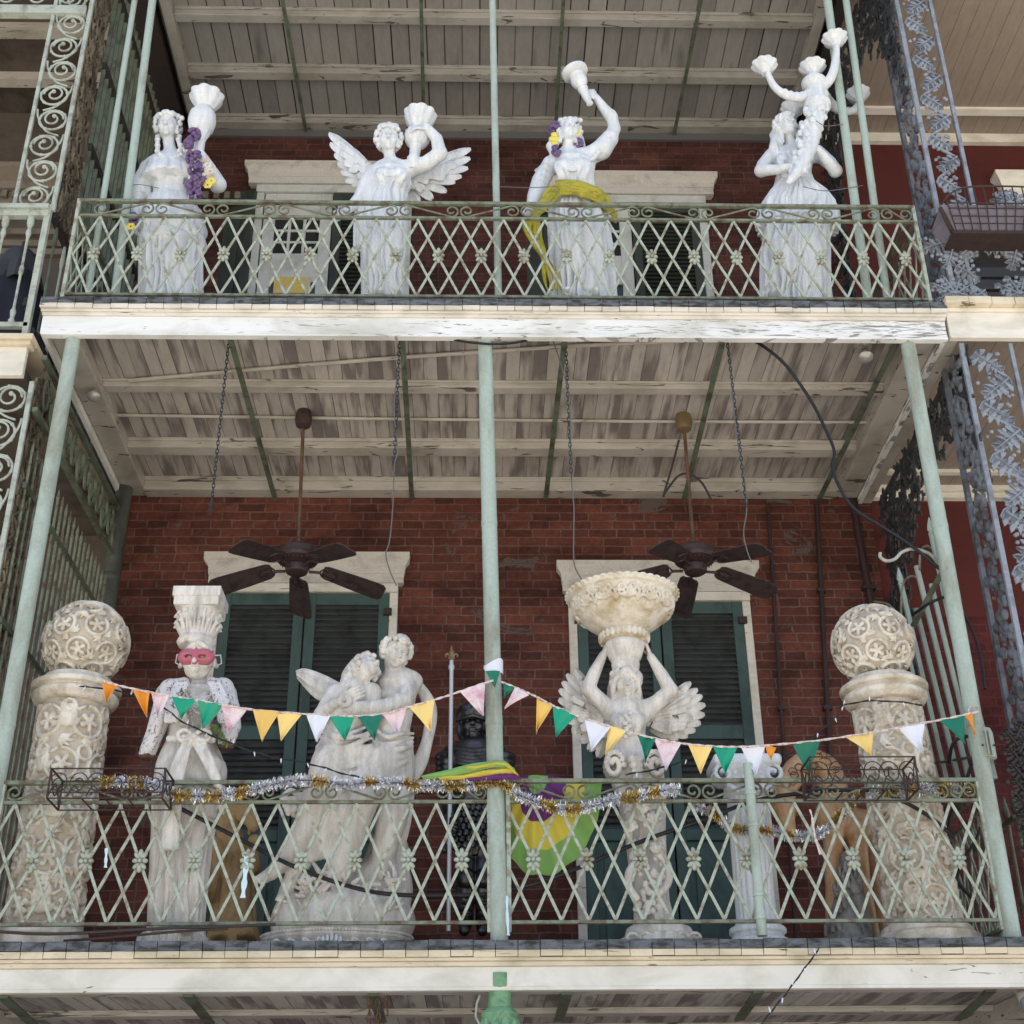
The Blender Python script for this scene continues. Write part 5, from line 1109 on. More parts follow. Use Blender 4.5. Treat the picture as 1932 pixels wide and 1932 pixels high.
def candelabra_lady():
    F=Fig('candelabra_statue','white painted long haired woman statue embracing a candelabra, rightmost on the upper gallery','statue',1505,400,.27,(1503,560),ZU,'white painted statues on the upper gallery'); J=F.J
    S=F.sc(1418,200,1596,580,-.25,.27,zmin=ZU)
    S.robe(F.rows([(600,1436,1568,.62),(545,1438,1564,.62),(480,1436,1566,.64),(440,1440,1566,.66),(400,1448,1560,.70),(360,1462,1534,.72),(335,1468,1526,.7)]),n=13,amp=(.02,.10),ph=.5,tw=.2,k=.03)
    S.robe(F.rows([(432,1424,1586,.62),(418,1426,1586,.62),(395,1430,1584,.62),(370,1446,1566,.64),(350,1460,1542,.66),(338,1466,1532,.64)]),n=15,amp=(.02,.07),ph=.9,tw=.4,k=.02,sh=1.)   # bell over-skirt
    S.robe(F.rows([(345,1466,1532,.68),(322,1464,1532,.7),(300,1456,1536,.66),(286,1470,1524,.5),(278,1482,1512,.4)]),n=10,amp=(.03,.03),ph=.3,k=.03)
    S.path([J(1458,298),J(1476,288),J(1496,281),J(1518,286),J(1538,294)],[.05,.052,.046,.052,.05],k=.03)
    for x in (1478,1512): S.ell(J(x,304,-.095),(.05,.045,.05),k=.045)
    blouse(S,F,1496,288,332,36,-.115,4)
    S.path([J(1456,294),J(1440,312,-.04),J(1436,322,-.06)],[.054,.048,.043],k=.02); S.path([J(1436,322,-.06),J(1466,320,-.15),J(1492,314,-.20)],[.043,.035,.026],k=.02); hand(S,J(1490,315,-.20),J(1520,312,-.21),(.2,.9,-.4),.09,.7,-1)
    S.path([J(1542,288),J(1566,308,-.04),J(1577,322,-.06)],[.054,.048,.043],k=.02); S.path([J(1576,323,-.06),J(1556,298,-.14),J(1541,280,-.17)],[.043,.035,.027],k=.02); hand(S,J(1543,282,-.17),J(1522,272,-.20),(-.4,.8,-.2),.085,.6,1)
    head(S,J(1485,240,-.06),.096,yaw=R(10),pitch=R(4),roll=R(-8),neck=J(1496,284,0),hair='long',seed=8,nr=.38)
    S.path([J(1462,262,-.0),J(1460,278,-.04),J(1466,286,-.05)],[.03,.035,.02],k=.008); S.path([J(1512,250,.0),J(1516,268,-.04),J(1514,282,-.06)],[.03,.03,.02],k=.008)
    S.ell(J(1480,480,-.12),(.06,.06,.18),k=.05); S.ell(J(1535,480,-.10),(.06,.06,.18),k=.05); S.ell(J(1460,556,-.17),(.04,.09,.03),k=.02)
    plinth(S,F,1436,1572,ZU,ZU+.03,.21); F.put(S,'body','white_up')
    # horn shaped stem and its arms
    S=F.sc(1412,55,1640,355,-.35,.22); D=-.17
    S.path([J(1487,344,-.24),J(1494,337,-.24),J(1506,322,-.23),J(1518,300,-.22),J(1527,276,-.2),J(1533,250,-.19),J(1538,225,D),J(1539,203,D)],[.016,.030,.038,.050,.058,.062,.066,.068],k=.008)
    for i in range(46):
        u=i/45; y=330-120*u; a=i*2.4; r=.05+.028*u; c=J(1505+34*u,y,-.2+.03*u); S.ell(c+np.array([math.sin(a)*r,-abs(math.cos(a))*r,0]),(.022,.018,.028),k=.003)
    zc=lambda y:J(1539,y,D)[2]; ccx,ccy=J(1539,180,D)[:2]
    S.robe([(zc(y),ccx,ccy,r,r) for y,r in ((212,.070),(206,.074),(204,.096),(197,.098),(195,.080),(188,.070),(176,.062),(166,.066),(162,.088),(155,.090),(152,.072),(146,.045),(141,.036))],n=0,amp=(0,0),k=.002,kk=1)
    S.path([J(1538,150,D),J(1536,140,D)],[.035,.035],k=.01)
    for pts,rs in (([J(1530,176,D),J(1508,184,D-.03),J(1480,178,D-.06),J(1460,162,D-.07),J(1449,140,D-.07)],[.036,.034,.030,.026,.022]),([J(1549,166,D),J(1564,152,D-.02),J(1573,133,D-.05),J(1577,110,D-.06),J(1578,90,D-.06)],[.038,.036,.032,.028,.024]),
        ([J(1553,180,D+.04),J(1570,198,.0),J(1590,210,.04),J(1610,208,.08),J(1620,196,.10)],[.045,.036,.03,.026,.022]),([J(1520,190,D+.05),J(1508,200,-.05),J(1500,212,.0)],[.036,.03,.026])):
        S.path(arc(pts,5),list(np.interp(np.linspace(0,1,(len(pts)-1)*5+1),np.linspace(0,1,len(rs)),rs)),k=.012)
        for q in range(1,6): S.ell(arc(pts,5)[q*2]+np.array([0,-.02,.015]),(.022,.016,.014),k=.006)
    F.put(S,'candelabra_stem','white_up')
    for (x,y,d,w) in ((1444,137,D-.07,1),(1535,140,D,1.05),(1577,86,D-.06,1),(1621,190,.10,.95),(1499,216,.03,1)):
        m=MB(); s=w*.088; fluted_bowl(m,J(x,y,d),(0,0,1),[(.028*w,-.015),(.03*w,.0),(s*.55,.018),(s*.9,.045),(s*1.05,.075),(s*1.0,.082),(s*.7,.06),(.03,.035)],9,.13); build(m,'candle_cup','white_up',F.t)

# ---------------------------------------------------------------- lower gallery
def ornament(S,sur,scrolls,flowers,leaves,r=.0125,tube=.004,mu=1.):
    """relief laid on a surface: sur(u,v)->(point, normal)"""
    for (u,v,R_,a0,turn,dirn) in scrolls:
        pts=[]
        for i in range(int(16*turn)+1):
            a=a0+dirn*i*2*PI/16; q=R_*(1-.42*(i/(16*turn))) if turn>1.05 else R_
            p,n=sur(u+q*math.cos(a),v+q*math.sin(a)); pts.append(p+n*r*.5)
        S.path(pts,r*1.1,k=tube); S.path([sur(u+(R_ if turn<=1.05 else R_*(1-.42*(i/(16*turn))))*math.cos(a0+dirn*i*2*PI/16),v+(R_ if turn<=1.05 else R_*(1-.42*(i/(16*turn))))*math.sin(a0+dirn*i*2*PI/16)) [0]+sur(u+R_*math.cos(a0+dirn*i*2*PI/16),v+R_*math.sin(a0+dirn*i*2*PI/16))[1]*r*1.7 for i in range(int(16*turn)+1)],r*.9,k=.001)
    for (u,v,s,a0) in flowers:
        p,n=sur(u,v); g=s*mu; S.ell(p+n*.012,(g*.24,)*3,k=.002)
        for q in range(5):
            a=a0+q*2*PI/5; p1,n1=sur(u+s*.35*math.cos(a),v+s*.35*math.sin(a)); p2,n2=sur(u+s*.78*math.cos(a),v+s*.78*math.sin(a)); S.cap(p1+n1*.014,p2+n2*.012,g*.22,g*.30,k=.001)
    for (u,v,s,a,n_) in leaves:
        for q in range(n_):
            aa=a+(q-(n_-1)/2)*.55; L=s*(1-.12*abs(q-(n_-1)/2)); p1,n1=sur(u,v); p2,n2=sur(u+L*.6*math.cos(aa),v+L*.6*math.sin(aa)); p3,n3=sur(u+L*math.cos(aa+.35),v+L*math.sin(aa+.35))
            S.path([p1+n1*.006,p2+n2*.014,p3+n3*.008],[s*mu*.10,s*mu*.14,s*mu*.07],k=.001)
def carved_column(px_top,px_bot,Yc,label,zt,zdir,rad=.195,h=.006):
    a=P(*px_top,Yc); b=P(*px_bot,Yc); d=(a-b)/(a-b)[2]; base=b+d*(ZD-b[2]); top=base+d*(zt-ZD); ax=d; c_=lambda z: base+ax*(z-ZD)
    t=thing('carved_column',base,label,'column','carved cast stone columns with balls')
    S=Sculpt(np.minimum(base,top)-(.31,.31,0),np.maximum(base,top)+(.31,.31,.02),h); X0=base
    S.robe([(ZD+.09,*c_(ZD+.09)[:2],rad*.925,rad*.925),(zt-.13,*c_(zt-.13)[:2],rad*.895,rad*.895)],n=0,amp=(0,0),k=.004,kk=1)
    S.robe([(ZD,*c_(ZD)[:2],rad*1.38,rad*1.38),(ZD+.085,*c_(ZD+.08)[:2],rad*1.40,rad*1.40),(ZD+.10,*c_(ZD+.1)[:2],rad*1.25,rad*1.25),(ZD+.13,*c_(ZD+.13)[:2],rad*1.22,rad*1.22),(ZD+.15,*c_(ZD+.15)[:2],rad*1.05,rad*1.05)],n=0,amp=(0,0),k=.004,kk=1)
    rr=[(-.165,1.0),(-.16,1.10),(-.13,1.22),(-.115,1.24),(-.10,1.20),(-.095,1.10),(-.085,1.12),(-.08,1.28),(-.055,1.30),(-.045,1.26),(-.04,1.16),(-.03,1.02),(0,.98)]
    S.robe([(zt+z,*c_(zt+z)[:2],rad*q,rad*q) for z,q in rr],n=0,amp=(0,0),k=.003,kk=1)
    H=zt-.17-(ZD+.11); ang=2*PI/5
    def sur(u,v): # u metres round, v metres up
        th=u/rad; z=ZD+.11+v; n=np.array([math.sin(th+zdir),-math.cos(th+zdir),0]); return c_(z)+n*rad*(.925-.03*v/H),n
    sc_,fl,lv=[],[],[]; W_=2*PI*rad/5; nr=int(round(H/.25)); hh=H/nr
    for j in range(nr):
        for i in range(5):
            u=(i+(.5 if j%2 else 0))*W_-PI*rad; v=(j+.5)*hh
            if abs(u/rad)>2.0: continue
            s=1 if (i+j)%2 else -1; sc_.append((u,v,.090,(PI*.9 if s>0 else PI*.1),.86,s)); sc_.append((u,v,.090,(PI*.9 if s>0 else PI*.1)+s*.86*2*PI,.10,s)); fl.append((u+.004,v,.056,.3*i+j)); lv.append((u+.085*s,v-.03,.07,-PI/2+.5*s,3)); lv.append((u-.08*s,v+.05,.07,PI/2+.6*s,3))
            sc_.append((u+W_*.5,v+hh*.30,.040,PI*.5,.95,-s)); lv.append((u-W_*.5*s,v-hh*.12,.105,PI/2+.5*s,4)); lv.append((u+W_*.42,v-hh*.34,.085,-PI/2-.6*s,4)); lv.append((u-.02*s,v-hh*.44,.08,PI*(.0 if s>0 else 1),3))
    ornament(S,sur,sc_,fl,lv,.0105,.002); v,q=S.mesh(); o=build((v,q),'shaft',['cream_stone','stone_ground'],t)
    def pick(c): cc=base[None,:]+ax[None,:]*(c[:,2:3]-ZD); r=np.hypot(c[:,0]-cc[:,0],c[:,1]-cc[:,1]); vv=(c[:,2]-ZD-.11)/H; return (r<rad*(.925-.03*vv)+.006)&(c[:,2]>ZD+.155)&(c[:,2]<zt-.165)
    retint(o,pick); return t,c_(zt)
def carved_ball(px_c,Yc,rad,label,seat,rotz=0.,h=.0045):
    c=P(*px_c,Yc); c=np.array([c[0],Yc,seat+rad-.012]); t=thing('carved_ball',(c[0],c[1],seat),label,'ball','carved cast stone balls')
    S=Sculpt(c-rad*1.13,c+rad*1.13,h); S.ell(c,(rad*.93,)*3,k=.001)
    def sur(u,v): # u,v in radians
        v=max(-1.5,min(1.5,v)); n=np.array([math.cos(v)*math.sin(u+rotz),-math.cos(v)*math.cos(u+rotz),math.sin(v)]); return c+n*rad*.93,n
    def sm(u0,v0):
        # local map around a centre so that scrolls keep their size near the poles
        n0=np.array([math.cos(v0)*math.sin(u0+rotz),-math.cos(v0)*math.cos(u0+rotz),math.sin(v0)]); e=np.array([math.cos(u0+rotz),math.sin(u0+rotz),0]); f=np.cross(n0,e); f=f if f[2]>=0 else -f
        def s2(u,v): q=n0+e*(u)+f*(v); q/=np.linalg.norm(q); return c+q*rad*.93,q
        return s2
    rows=[(-1.05,5,.0),(-.52,8,.0),(.12,8,.5),(.72,6,.2),(1.25,3,0)]
    for j,(v0,n,of) in enumerate(rows):
        for i in range(n):
            u0=(i+of)*2*PI/n-PI
            if abs(u0)>2.1: continue
            s=1 if i%2 else -1; s2=sm(u0,v0); R_=.265 if n>=8 else .25
            ornament(S,s2,[(0,0,R_,PI/2-.4*s,.84,-s),(R_*1.72*s,R_*.55,R_*.86,PI*(1.0 if s>0 else 0)+.1,.34,-s)] if j in(2,) else [(0,.02,R_*1.0,-PI/2,.80,s)],[(.0,.0,.185,.3+i)] if j in (1,2) else [],[(R_*.8,-R_*.9,.26,PI*.2,3),(-R_,R_*.9,.22,PI*.8,3)]+([(0,-.06,.2,PI/2,3)] if j not in(1,2) else []),.0105,.002,rad)

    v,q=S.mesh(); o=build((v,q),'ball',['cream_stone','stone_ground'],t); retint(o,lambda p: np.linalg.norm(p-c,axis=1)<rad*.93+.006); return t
def _scaled(fn,rad):
    return fn
def masked_lady():
    Y=.24; F=Fig('masked_statue','cream woman statue with a column capital on her head, a pink mask and speckled jacket','statue',365,1400,Y,(330,1768),ZD); J=F.J; k=F.k
    S=F.sc(262,1120,452,1790,-.26,.26,zmin=ZD)
    S.robe(F.rows([(1800,272,388,.66),(1745,280,384,.66),(1660,281,392,.68),(1600,283,398,.70),(1540,286,408,.74),(1480,290,420,.76),(1450,293,424,.76),(1420,303,414,.74),(1392,316,402,.72),(1380,322,398,.7)]),n=9,amp=(.02,.10),ph=.9,tw=-.35,k=.02)
    S.robe(F.rows([(1545,330,406,.8,-.02),(1520,318,420,.8,-.02),(1480,310,428,.8,-.02),(1440,316,424,.78,-.02),(1405,330,404,.74,-.02)]),n=4,amp=(.03,.06),ph=2.2,diag=17,k=.012)
    for q in range(7): S.path(arc([J(366+q*3,1400,-.20),J(388+q*4,1440+q*5,-.24),J(405+q*2.4,1478+q*9,-.20)],4),.015,k=.005)
    for q in range(5): S.path(arc([J(360-q*3,1402,-.20),J(346-q*5,1450,-.23),J(338-q*6,1520,-.2),J(334-q*7,1600,-.19)],4),.015,k=.006)
    S.robe(F.rows([(1398,318,402,.72),(1370,318,404,.74),(1340,312,412,.74),(1312,308,424,.68),(1300,318,416,.6),(1292,345,398,.5)]),n=9,amp=(.03,.03),ph=.2,diag=12,k=.02)
    for x in (342,392): S.ell(J(x,1330,-.115),(.055,.05,.055),k=.04)
    blouse(S,F,368,1304,1376,44,-.13,4)
    S.path([J(320,1394,-.18),J(360,1391,-.21),J(400,1396,-.18)],.020,k=.006)
    for s in (-1,1):   # bow
        S.path(arc([J(366,1388,-.22),J(366+s*16,1377,-.23),J(366+s*30,1384,-.22),J(366+s*24,1397,-.22),J(366,1390,-.22)],4),.012,k=.006); S.cap(J(366,1390,-.22),J(366+s*9,1404,-.22),.012,.010,k=.006)
    S.ell(J(366,1389,-.23),(.02,.016,.02),k=.004)
    S.path([J(318,1312,0),J(308,1345,.0),J(305,1362,0)],[.075,.065,.05],k=.02); S.path([J(422,1312,0),J(430,1345,0),J(432,1362,0)],[.075,.065,.05],k=.02)
    head(S,J(374,1247,-.05),.128,yaw=R(2),pitch=R(-6),roll=0,neck=J(374,1300,0),hair=None,nr=.34)
    for s in (-1,1):
        for q in range(6): S.cap(J(374,1212,-.145+.01*q),J(374+s*(16+q*3.6),1222+q*7,-.13+.03*q),.017,.014,k=.003)
    # drapery cushion ring and capital
    z=lambda y:J(374,y)[2]; cx=J(374,1200)[0]; cy=Y-.03
    S.robe([(z(1225),cx,cy,.098,.098),(z(1217),cx,cy,.112,.112),(z(1212),cx,cy,.105,.105),(z(1206),cx,cy,.090,.090),(z(1190),cx,cy,.100,.100),(z(1172),cx,cy,.110,.110),(z(1158),cx,cy,.122,.122)],n=0,amp=(0,0),k=.006)
    for i in range(28):
        a=2*PI*i/28; d=np.array([math.sin(a),-math.cos(a),0]); zz=(1184 if i%2 else 1168); S.path([np.array([cx,cy,z(1205)])+d*.090,np.array([cx,cy,z(zz+8)])+d*.110,np.array([cx,cy,z(zz)])+d*.126,np.array([cx,cy,z(zz+4)])+d*.136],[.009,.011,.011,.007],k=.002)
    zt=z(1150)
    def boxf(hw,hd,z0,z1): return lambda X,Y_,Z: np.maximum(np.maximum(np.abs(X-cx)-hw,np.abs(Y_-cy)-hd),np.maximum(z0-Z,Z-z1))
    S.put(boxf(.128,.128,z(1160),z(1145)),(cx-.14,cy-.14,z(1160)),(cx+.14,cy+.14,z(1145)),k=.006); S.put(boxf(.138,.138,z(1145),z(1127)),(cx-.15,cy-.15,z(1145)),(cx+.15,cy+.15,z(1127)),k=.003)
    S.robe([(ZD,J(326,1768)[0],Y,.19,.19),(ZD+.09,J(326,1768)[0],Y,.185,.185),(ZD+.105,J(326,1768)[0],Y,.16,.17)],n=18,amp=(.02,.02),k=.01)
    S.ell(J(300,1752,-.16),(.04,.08,.03),k=.02); S.ell(J(350,1752,-.16),(.04,.08,.03),k=.02)
    F.put(S,'body','grey_stone')
    # mask
    S=F.sc(330,1200,416,1285,-.25,.1,h=.003); c=J(374,1250,-.05); s=.130; A=rot(R(2),R(-6)); Q=lambda a,b,d: c+s*(A@np.array([a,b,d]))
    S.ell(Q(-.30,.62,.06),np.array([.50,.34,.38])*s,A,k=.01); S.ell(Q(.30,.62,.06),np.array([.50,.34,.38])*s,A,k=.01); S.cap(Q(0,.80,.14),Q(0,.93,-.22),.10*s,.13*s,k=.015)
    S.cap(Q(-.5,.55,.22),Q(-.68,.42,.40),.12*s,.04*s,k=.01); S.cap(Q(.5,.55,.22),Q(.68,.42,.40),.12*s,.04*s,k=.01); S.cap(Q(0,.8,.25),Q(0,.78,.42),.09*s,.05*s,k=.01)
    for x in (-.29,.29): S.ell(Q(x,.9,.03),np.array([.17,.3,.085])*s,A,k=.003,op='s')
    F.put(S,'mask','red_mask')
    m=MB()
    for sx in (-1,1): m.tube([Q(.62*sx,.4,.2),Q(.95*sx,.0,.35),Q(1.0*sx,-.1,.0),Q(.75*sx,-.2,-.1)],.004,5)
    build(m,'mask_tie','white_up',F.t)
    m=MB()
    for off,(xa,xb,yb) in enumerate(((350,400,1345),(356,394,1390),(345,405,1330))):
        n=46
        for i in range(n+1):
            u=i/n; x=xa+(xb-xa)*u; y=1285+(yb-1285)*math.sin(PI*u)**.6; m.ball(J(x,y,-.13-.07*math.sin(PI*u)-.006*off),.0075,6,5)
    build(m,'bead_necklace','beads',F.t)
    # jacket hanging open from the shoulders
    S=F.sc(258,1280,452,1435,-.24,.24,h=.0055)
    for s,sh,mid,el,cuff in ((-1,(322,1302),(306,1345),(292,1385),(278,1420)),(1,(420,1300),(432,1335),(438,1370),(427,1400))):
        S.path([J(374+s*26,1288,-.06),J(*sh,-.02),J(*mid,-.04),J(*el,-.06),J(*cuff,-.07)],[.032,.066,.060,.050,.046],k=.02)
        for q in range(4): S.path(arc([J(374+s*(22+q*6),1290,-.13),J(374+s*(34+q*7),1325,-.17),J(374+s*(42+q*6),1360,-.16)],3),.015,k=.005)
        for q in range(4): S.path(arc([J(sh[0]+s*q*3,sh[1]+4,-.08),J(mid[0]+s*(q*3-4),mid[1],-.10),J(cuff[0]+s*(q*4-8),cuff[1]-6,-.11)],4),.014,k=.005)
        S.cap(J(*cuff,-.07)+np.array([0,0,-.03]),J(*cuff,-.07)+np.array([0,0,.06]),.038,.03,k=.004,op='s')
    F.put(S,'jacket','jacket')
    for s,c_ in ((-1,(278,1422)),(1,(428,1403))): m=MB(); c=J(*c_,-.07); m.lathe([(.034,-.03),(.040,-.01),(.038,.02),(.03,.03)],c,20,lobes=5,la=.2); build(m,'cuff_lining','lining',F.t)
    m=MB(); rr=random.Random(2)
    for i in range(60):
        u=i/59; p=J(402+24*u,1372+34*u**1.5,-.17-.02*rr.random()); a=rr.uniform(0,6); m.plate([(-.014,0),(0,.007),(.014,0),(0,-.007)],p+rng.uniform(-.012,.012,3),(math.cos(a),rr.uniform(-.5,.5),math.sin(a)),(-math.sin(a),.2,math.cos(a)),.002)
    build(m,'leaf_sprig','leaf_green',F.t,smooth=False); m=MB()
    for i in range(25): p=J(342+rr.uniform(-3,4),1300+i*1.2,-.19); m.ball(p,.006,5,4)
    build(m,'leaf_sprig','leaf_green',F.t,smooth=False)
def brown_animal():
    Y=.85; F=Fig('animal_statue','ochre brown resin animal statue on hind legs, hidden behind masked woman and railing','statue',440,1600,Y,(440,1768),ZD); J=F.J
    S=F.sc(385,1510,510,1790,-.25,.3,zmin=ZD)
    S.robe(F.rows([(1800,384,494,.9),(1740,396,484,.85),(1690,398,482,.85),(1650,402,482,.8),(1610,405,478,.75),(1592,415,470,.7)]),n=5,amp=(.02,.05),ph=.4,k=.03)
    S.path([J(436,1596),J(430,1560,-.02),J(440,1533,-.04),J(458,1530,-.07),J(472,1545,-.12),J(478,1560,-.14)],[.085,.07,.065,.06,.045,.03],k=.02)
    S.ell(J(447,1527,-.02),(.05,.06,.05),k=.02); S.cap(J(440,1520,0),J(436,1508,0),.02,.008,k=.01); S.cap(J(455,1520,-.02),J(457,1508,-.02),.02,.008,k=.01); S.cap(J(474,1560,-.13),J(470,1572,-.12),.014,.01,k=.01)
    for (a,b) in (((412,1612),(406,1590)),((474,1608),(480,1586))): S.path([J(a[0],a[1]+30,-.06),J(*a,-.10),J(*b,-.13)],[.055,.045,.036],k=.02)
    S.path([J(408,1625,-.1),J(398,1680,-.12),J(396,1700,-.1)],[.04,.03,.02],k=.02)
    for x in (414,464): S.ell(J(x,1768,-.12),(.05,.09,.03),k=.02)
    F.put(S,'body','brown_wood')
def couple():
    Y=.36; F=Fig('embracing_couple_statue','grey stone statue of a winged couple embracing on a rock, left of the middle post','statue',680,1500,Y,(640,1768),ZD,h=.0062); J=F.J
    S=F.sc(486,1190,828,1790,-.32,.3,zmin=ZD)
    # man: torso, cape, hips, legs
    S.path([J(755,1290),J(748,1330,-.02),J(740,1372,-.02),J(736,1405,0),J(734,1440,0)],[.100,.105,.098,.118,.12],k=.03); S.ell(J(776,1286,.0),(.068,.06,.06),k=.03); S.ell(J(722,1290,.03),(.06,.06,.06),k=.03)
    S.ell(J(765,1312,-.075),(.055,.04,.045),k=.02); S.ell(J(735,1312,-.07),(.055,.04,.045),k=.02)
    for q in range(3):
        for s in (-1,1): S.ell(J(744-q*3+s*9,1342+q*15,-.095),(.028,.02,.024),k=.012)
    S.path([J(775,1288,0),J(762,1320,-.12),J(730,1335,-.19),J(690,1336,-.22),J(658,1336,-.22)],[.062,.055,.05,.042,.032],k=.015); hand(S,J(662,1336,-.22),J(628,1334,-.22),(-.1,.9,.3),.09,.5,1)
    head(S,J(747,1233,-.08),.094,yaw=R(24),pitch=R(-14),roll=R(10),neck=J(745,1275,-.01),hair='curls',seed=21,nr=.52)
    # woman: torso leaning against him
    S.path([J(664,1306,-.10),J(656,1345,-.12),J(647,1380,-.10),J(640,1415,-.08),J(632,1450,-.08)],[.088,.092,.096,.118,.13],k=.03); S.ell(J(632,1306,-.08),(.055,.055,.055),k=.03); S.ell(J(700,1308,-.12),(.06,.055,.06),k=.03)
    S.path([J(702,1306,-.14),J(706,1335,-.14),J(694,1350,-.16)],[.052,.046,.04],k=.015)
    S.path([J(630,1308,-.10),J(614,1335,-.14),J(606,1348,-.16)],[.05,.044,.04],k=.015); S.path([J(606,1348,-.16),J(628,1332,-.22),J(648,1318,-.24)],[.042,.036,.027],k=.012); hand(S,J(646,1320,-.24),J(672,1308,-.25),(.1,.8,.4),.08,.4,1)
    for q in range(12): a=q*2.4; S.ell(J(650+9*math.cos(a),1322+9*math.sin(a),-.26),(.018,.012,.014),k=.002)
    head(S,J(693,1262,-.14),.088,yaw=R(52),pitch=R(28),roll=R(24),neck=J(672,1296,-.10),hair='curls',seed=22,nr=.42)
    for q in range(6):
        S.path(arc([J(684-q*3,1240+q*2,-.08),J(668-q*3,1256+q*3,-.08),J(661-q*2,1276+q*2,-.1),J(650-q,1296,-.1)],3),[.024]*10,k=.004)
    for q in range(40): 
        u=q/39; S.ell(J(682-30*u+4*math.sin(q*2.1),1243+44*u+5*math.cos(q*1.7),-.10-.04*math.sin(q)),(.022,)*3,k=.003)
    # drapery of both, long swags
    rq=random.Random(9)
    for q in range(11):
        e=[rq.uniform(-6,6) for _ in range(6)]; S.path(arc([J(612-q*1.5+e[0],1364+q*9+e[1],-.12),J(638+e[2],1384+q*10+e[3],-.205),J(676+e[4],1380+q*9+e[5],-.195),J(700,1368+q*9+e[1],-.13)],5),[.006,rq.uniform(.010,.018),rq.uniform(.010,.018),.006],k=.010)
    for q in range(11):
        e=[rq.uniform(-6,6) for _ in range(6)]; S.path(arc([J(700+q+e[0],1372+q*10+e[1],-.10),J(724+e[2],1392+q*10+e[3],-.150),J(756+e[4],1388+q*9+e[5],-.115),J(780-q,1384+q*8,-.03)],5),[.008,rq.uniform(.010,.018),rq.uniform(.010,.018),.006],k=.010)
    S.robe(F.rows([(1500,578,690,.5,-.06),(1450,590,696,.5,-.07),(1415,602,696,.5,-.08),(1378,624,676,.45,-.09),(1352,638,664,.3,-.10)]),n=7,amp=(.02,.04),ph=.4,diag=14,k=.04)
    S.robe(F.rows([(1520,694,772,.5,.01),(1470,692,782,.5,.01),(1430,696,782,.5,.01),(1398,708,768,.45,.0),(1366,730,750,.3,-.01)]),n=8,amp=(.02,.04),ph=1.4,diag=12,k=.04)
    # cape billowing behind him
    for q in range(11):
        S.path(arc([J(752+q*2.2,1266+q*.5,.08),J(790+q*2.0,1300+q*1.5,.10),J(806+q*1.3,1350,.10),J(800+q*1.0,1400,.08),J(776+q*2,1450,.06),J(740+q*2.5,1490,.05)],5),.019,k=.005)
    # legs, hers reaching down to the left
    S.path([J(622,1440,-.14),J(600,1500,-.20),J(574,1568,-.22)],[.10,.085,.066],k=.03); S.path([J(574,1568,-.22),J(545,1615,-.20),J(512,1648,-.18)],[.064,.06,.034],k=.02)
    S.path([J(514,1646,-.18),J(500,1655,-.21),J(486,1660,-.24)],[.034,.032,.022],k=.012)
    for q in range(5): S.ell(J(484+q*3,1656+q*3.3,-.25),(.011,.013,.010),k=.003)
    S.path([J(650,1450,-.10),J(618,1530,-.14),J(594,1590,-.12),J(556,1648,-.12),J(538,1680,-.14)],[.10,.08,.06,.05,.032],k=.03); S.path([J(538,1680,-.14),J(530,1695,-.20)],[.03,.026],k=.012)
    for q in range(5): S.ell(J(523+q*4,1697+q*1.2,-.23),(.011,.014,.010),k=.003)
    # his legs
    S.path([J(716,1440,-.10),J(690,1500,-.18),J(664,1580,-.20)],[.11,.085,.064],k=.03); S.path([J(664,1580,-.2),J(636,1640,-.14),J(622,1690,-.08)],[.062,.06,.036],k=.02); S.path([J(622,1690,-.1),J(604,1708,-.18)],[.035,.028],k=.015)
    S.path([J(744,1450,-.0),J(742,1530,-.06),J(726,1600,-.08)],[.11,.09,.066],k=.03); S.path([J(726,1600,-.08),J(716,1650,-.0),J(708,1700,.02)],[.062,.06,.04],k=.02)
    for q in range(8): S.path(arc([J(690-q*9,1470+q*4,-.16),J(672-q*10,1540+q*2,-.20),J(640-q*9,1610+q*2,-.16)],4),.016,k=.007)
    for q in range(7): S.path(arc([J(752+q*4,1500,.02),J(750+q*3,1560,-.02),J(742+q*2,1630-q*4,.0)],4),.018,k=.007)
    # wind blown cloth by her knee, ruffles under the legs
    for q in range(5): S.path(arc([J(590-q*4,1500+q*10,-.16),J(565-q*3,1500+q*9,-.20),J(548+q*2,1492+q*8+(q%2)*7,-.22),J(532+q*3,1506+q*7,-.22)],4),.016,k=.004)
    rr=random.Random(4)
    for q in range(7): S.path(arc([J(570-q*2,1580+q*7,-.1),J(556-q,1588+q*8,-.14),J(548,1600+q*9,-.12)],3),.013,k=.008)
    # rock
    S.ell(J(650,1740,.0),(.38,.24,.20),k=.03); S.ell(J(720,1680,.06),(.17,.16,.22),k=.04); S.ell(J(548,1742,-.04),(.10,.13,.17),k=.04); S.ell(J(732,1620,.10),(.12,.12,.18),k=.04); S.ell(J(640,1690,.06),(.2,.14,.16),k=.04)
    for q in range(90):
        a=rr.uniform(0,1); x=565+190*a; y=1640+95*rr.random()+ (20 if x<600 else 0); p=J(x,y,-.20+.08*rr.random()); L=rr.uniform(.03,.07); b=rr.uniform(0,PI)
        S.cap(p,p+np.array([math.cos(b)*L,-.005,math.sin(b)*L]),.015,.010,k=.004)
    F.put(S,'figures','grey_stone')
    # oval plinth with rope mouldings
    m=MB(); c=J(636,1766,.0); a_,b_=.41,.26; b_=.27
    def oval(z,e,r=None): return [(c[0]+(a_+e)*math.cos(t_),Y+(b_+e)*math.sin(t_),z) for t_ in np.linspace(0,2*PI,61)[:-1]]
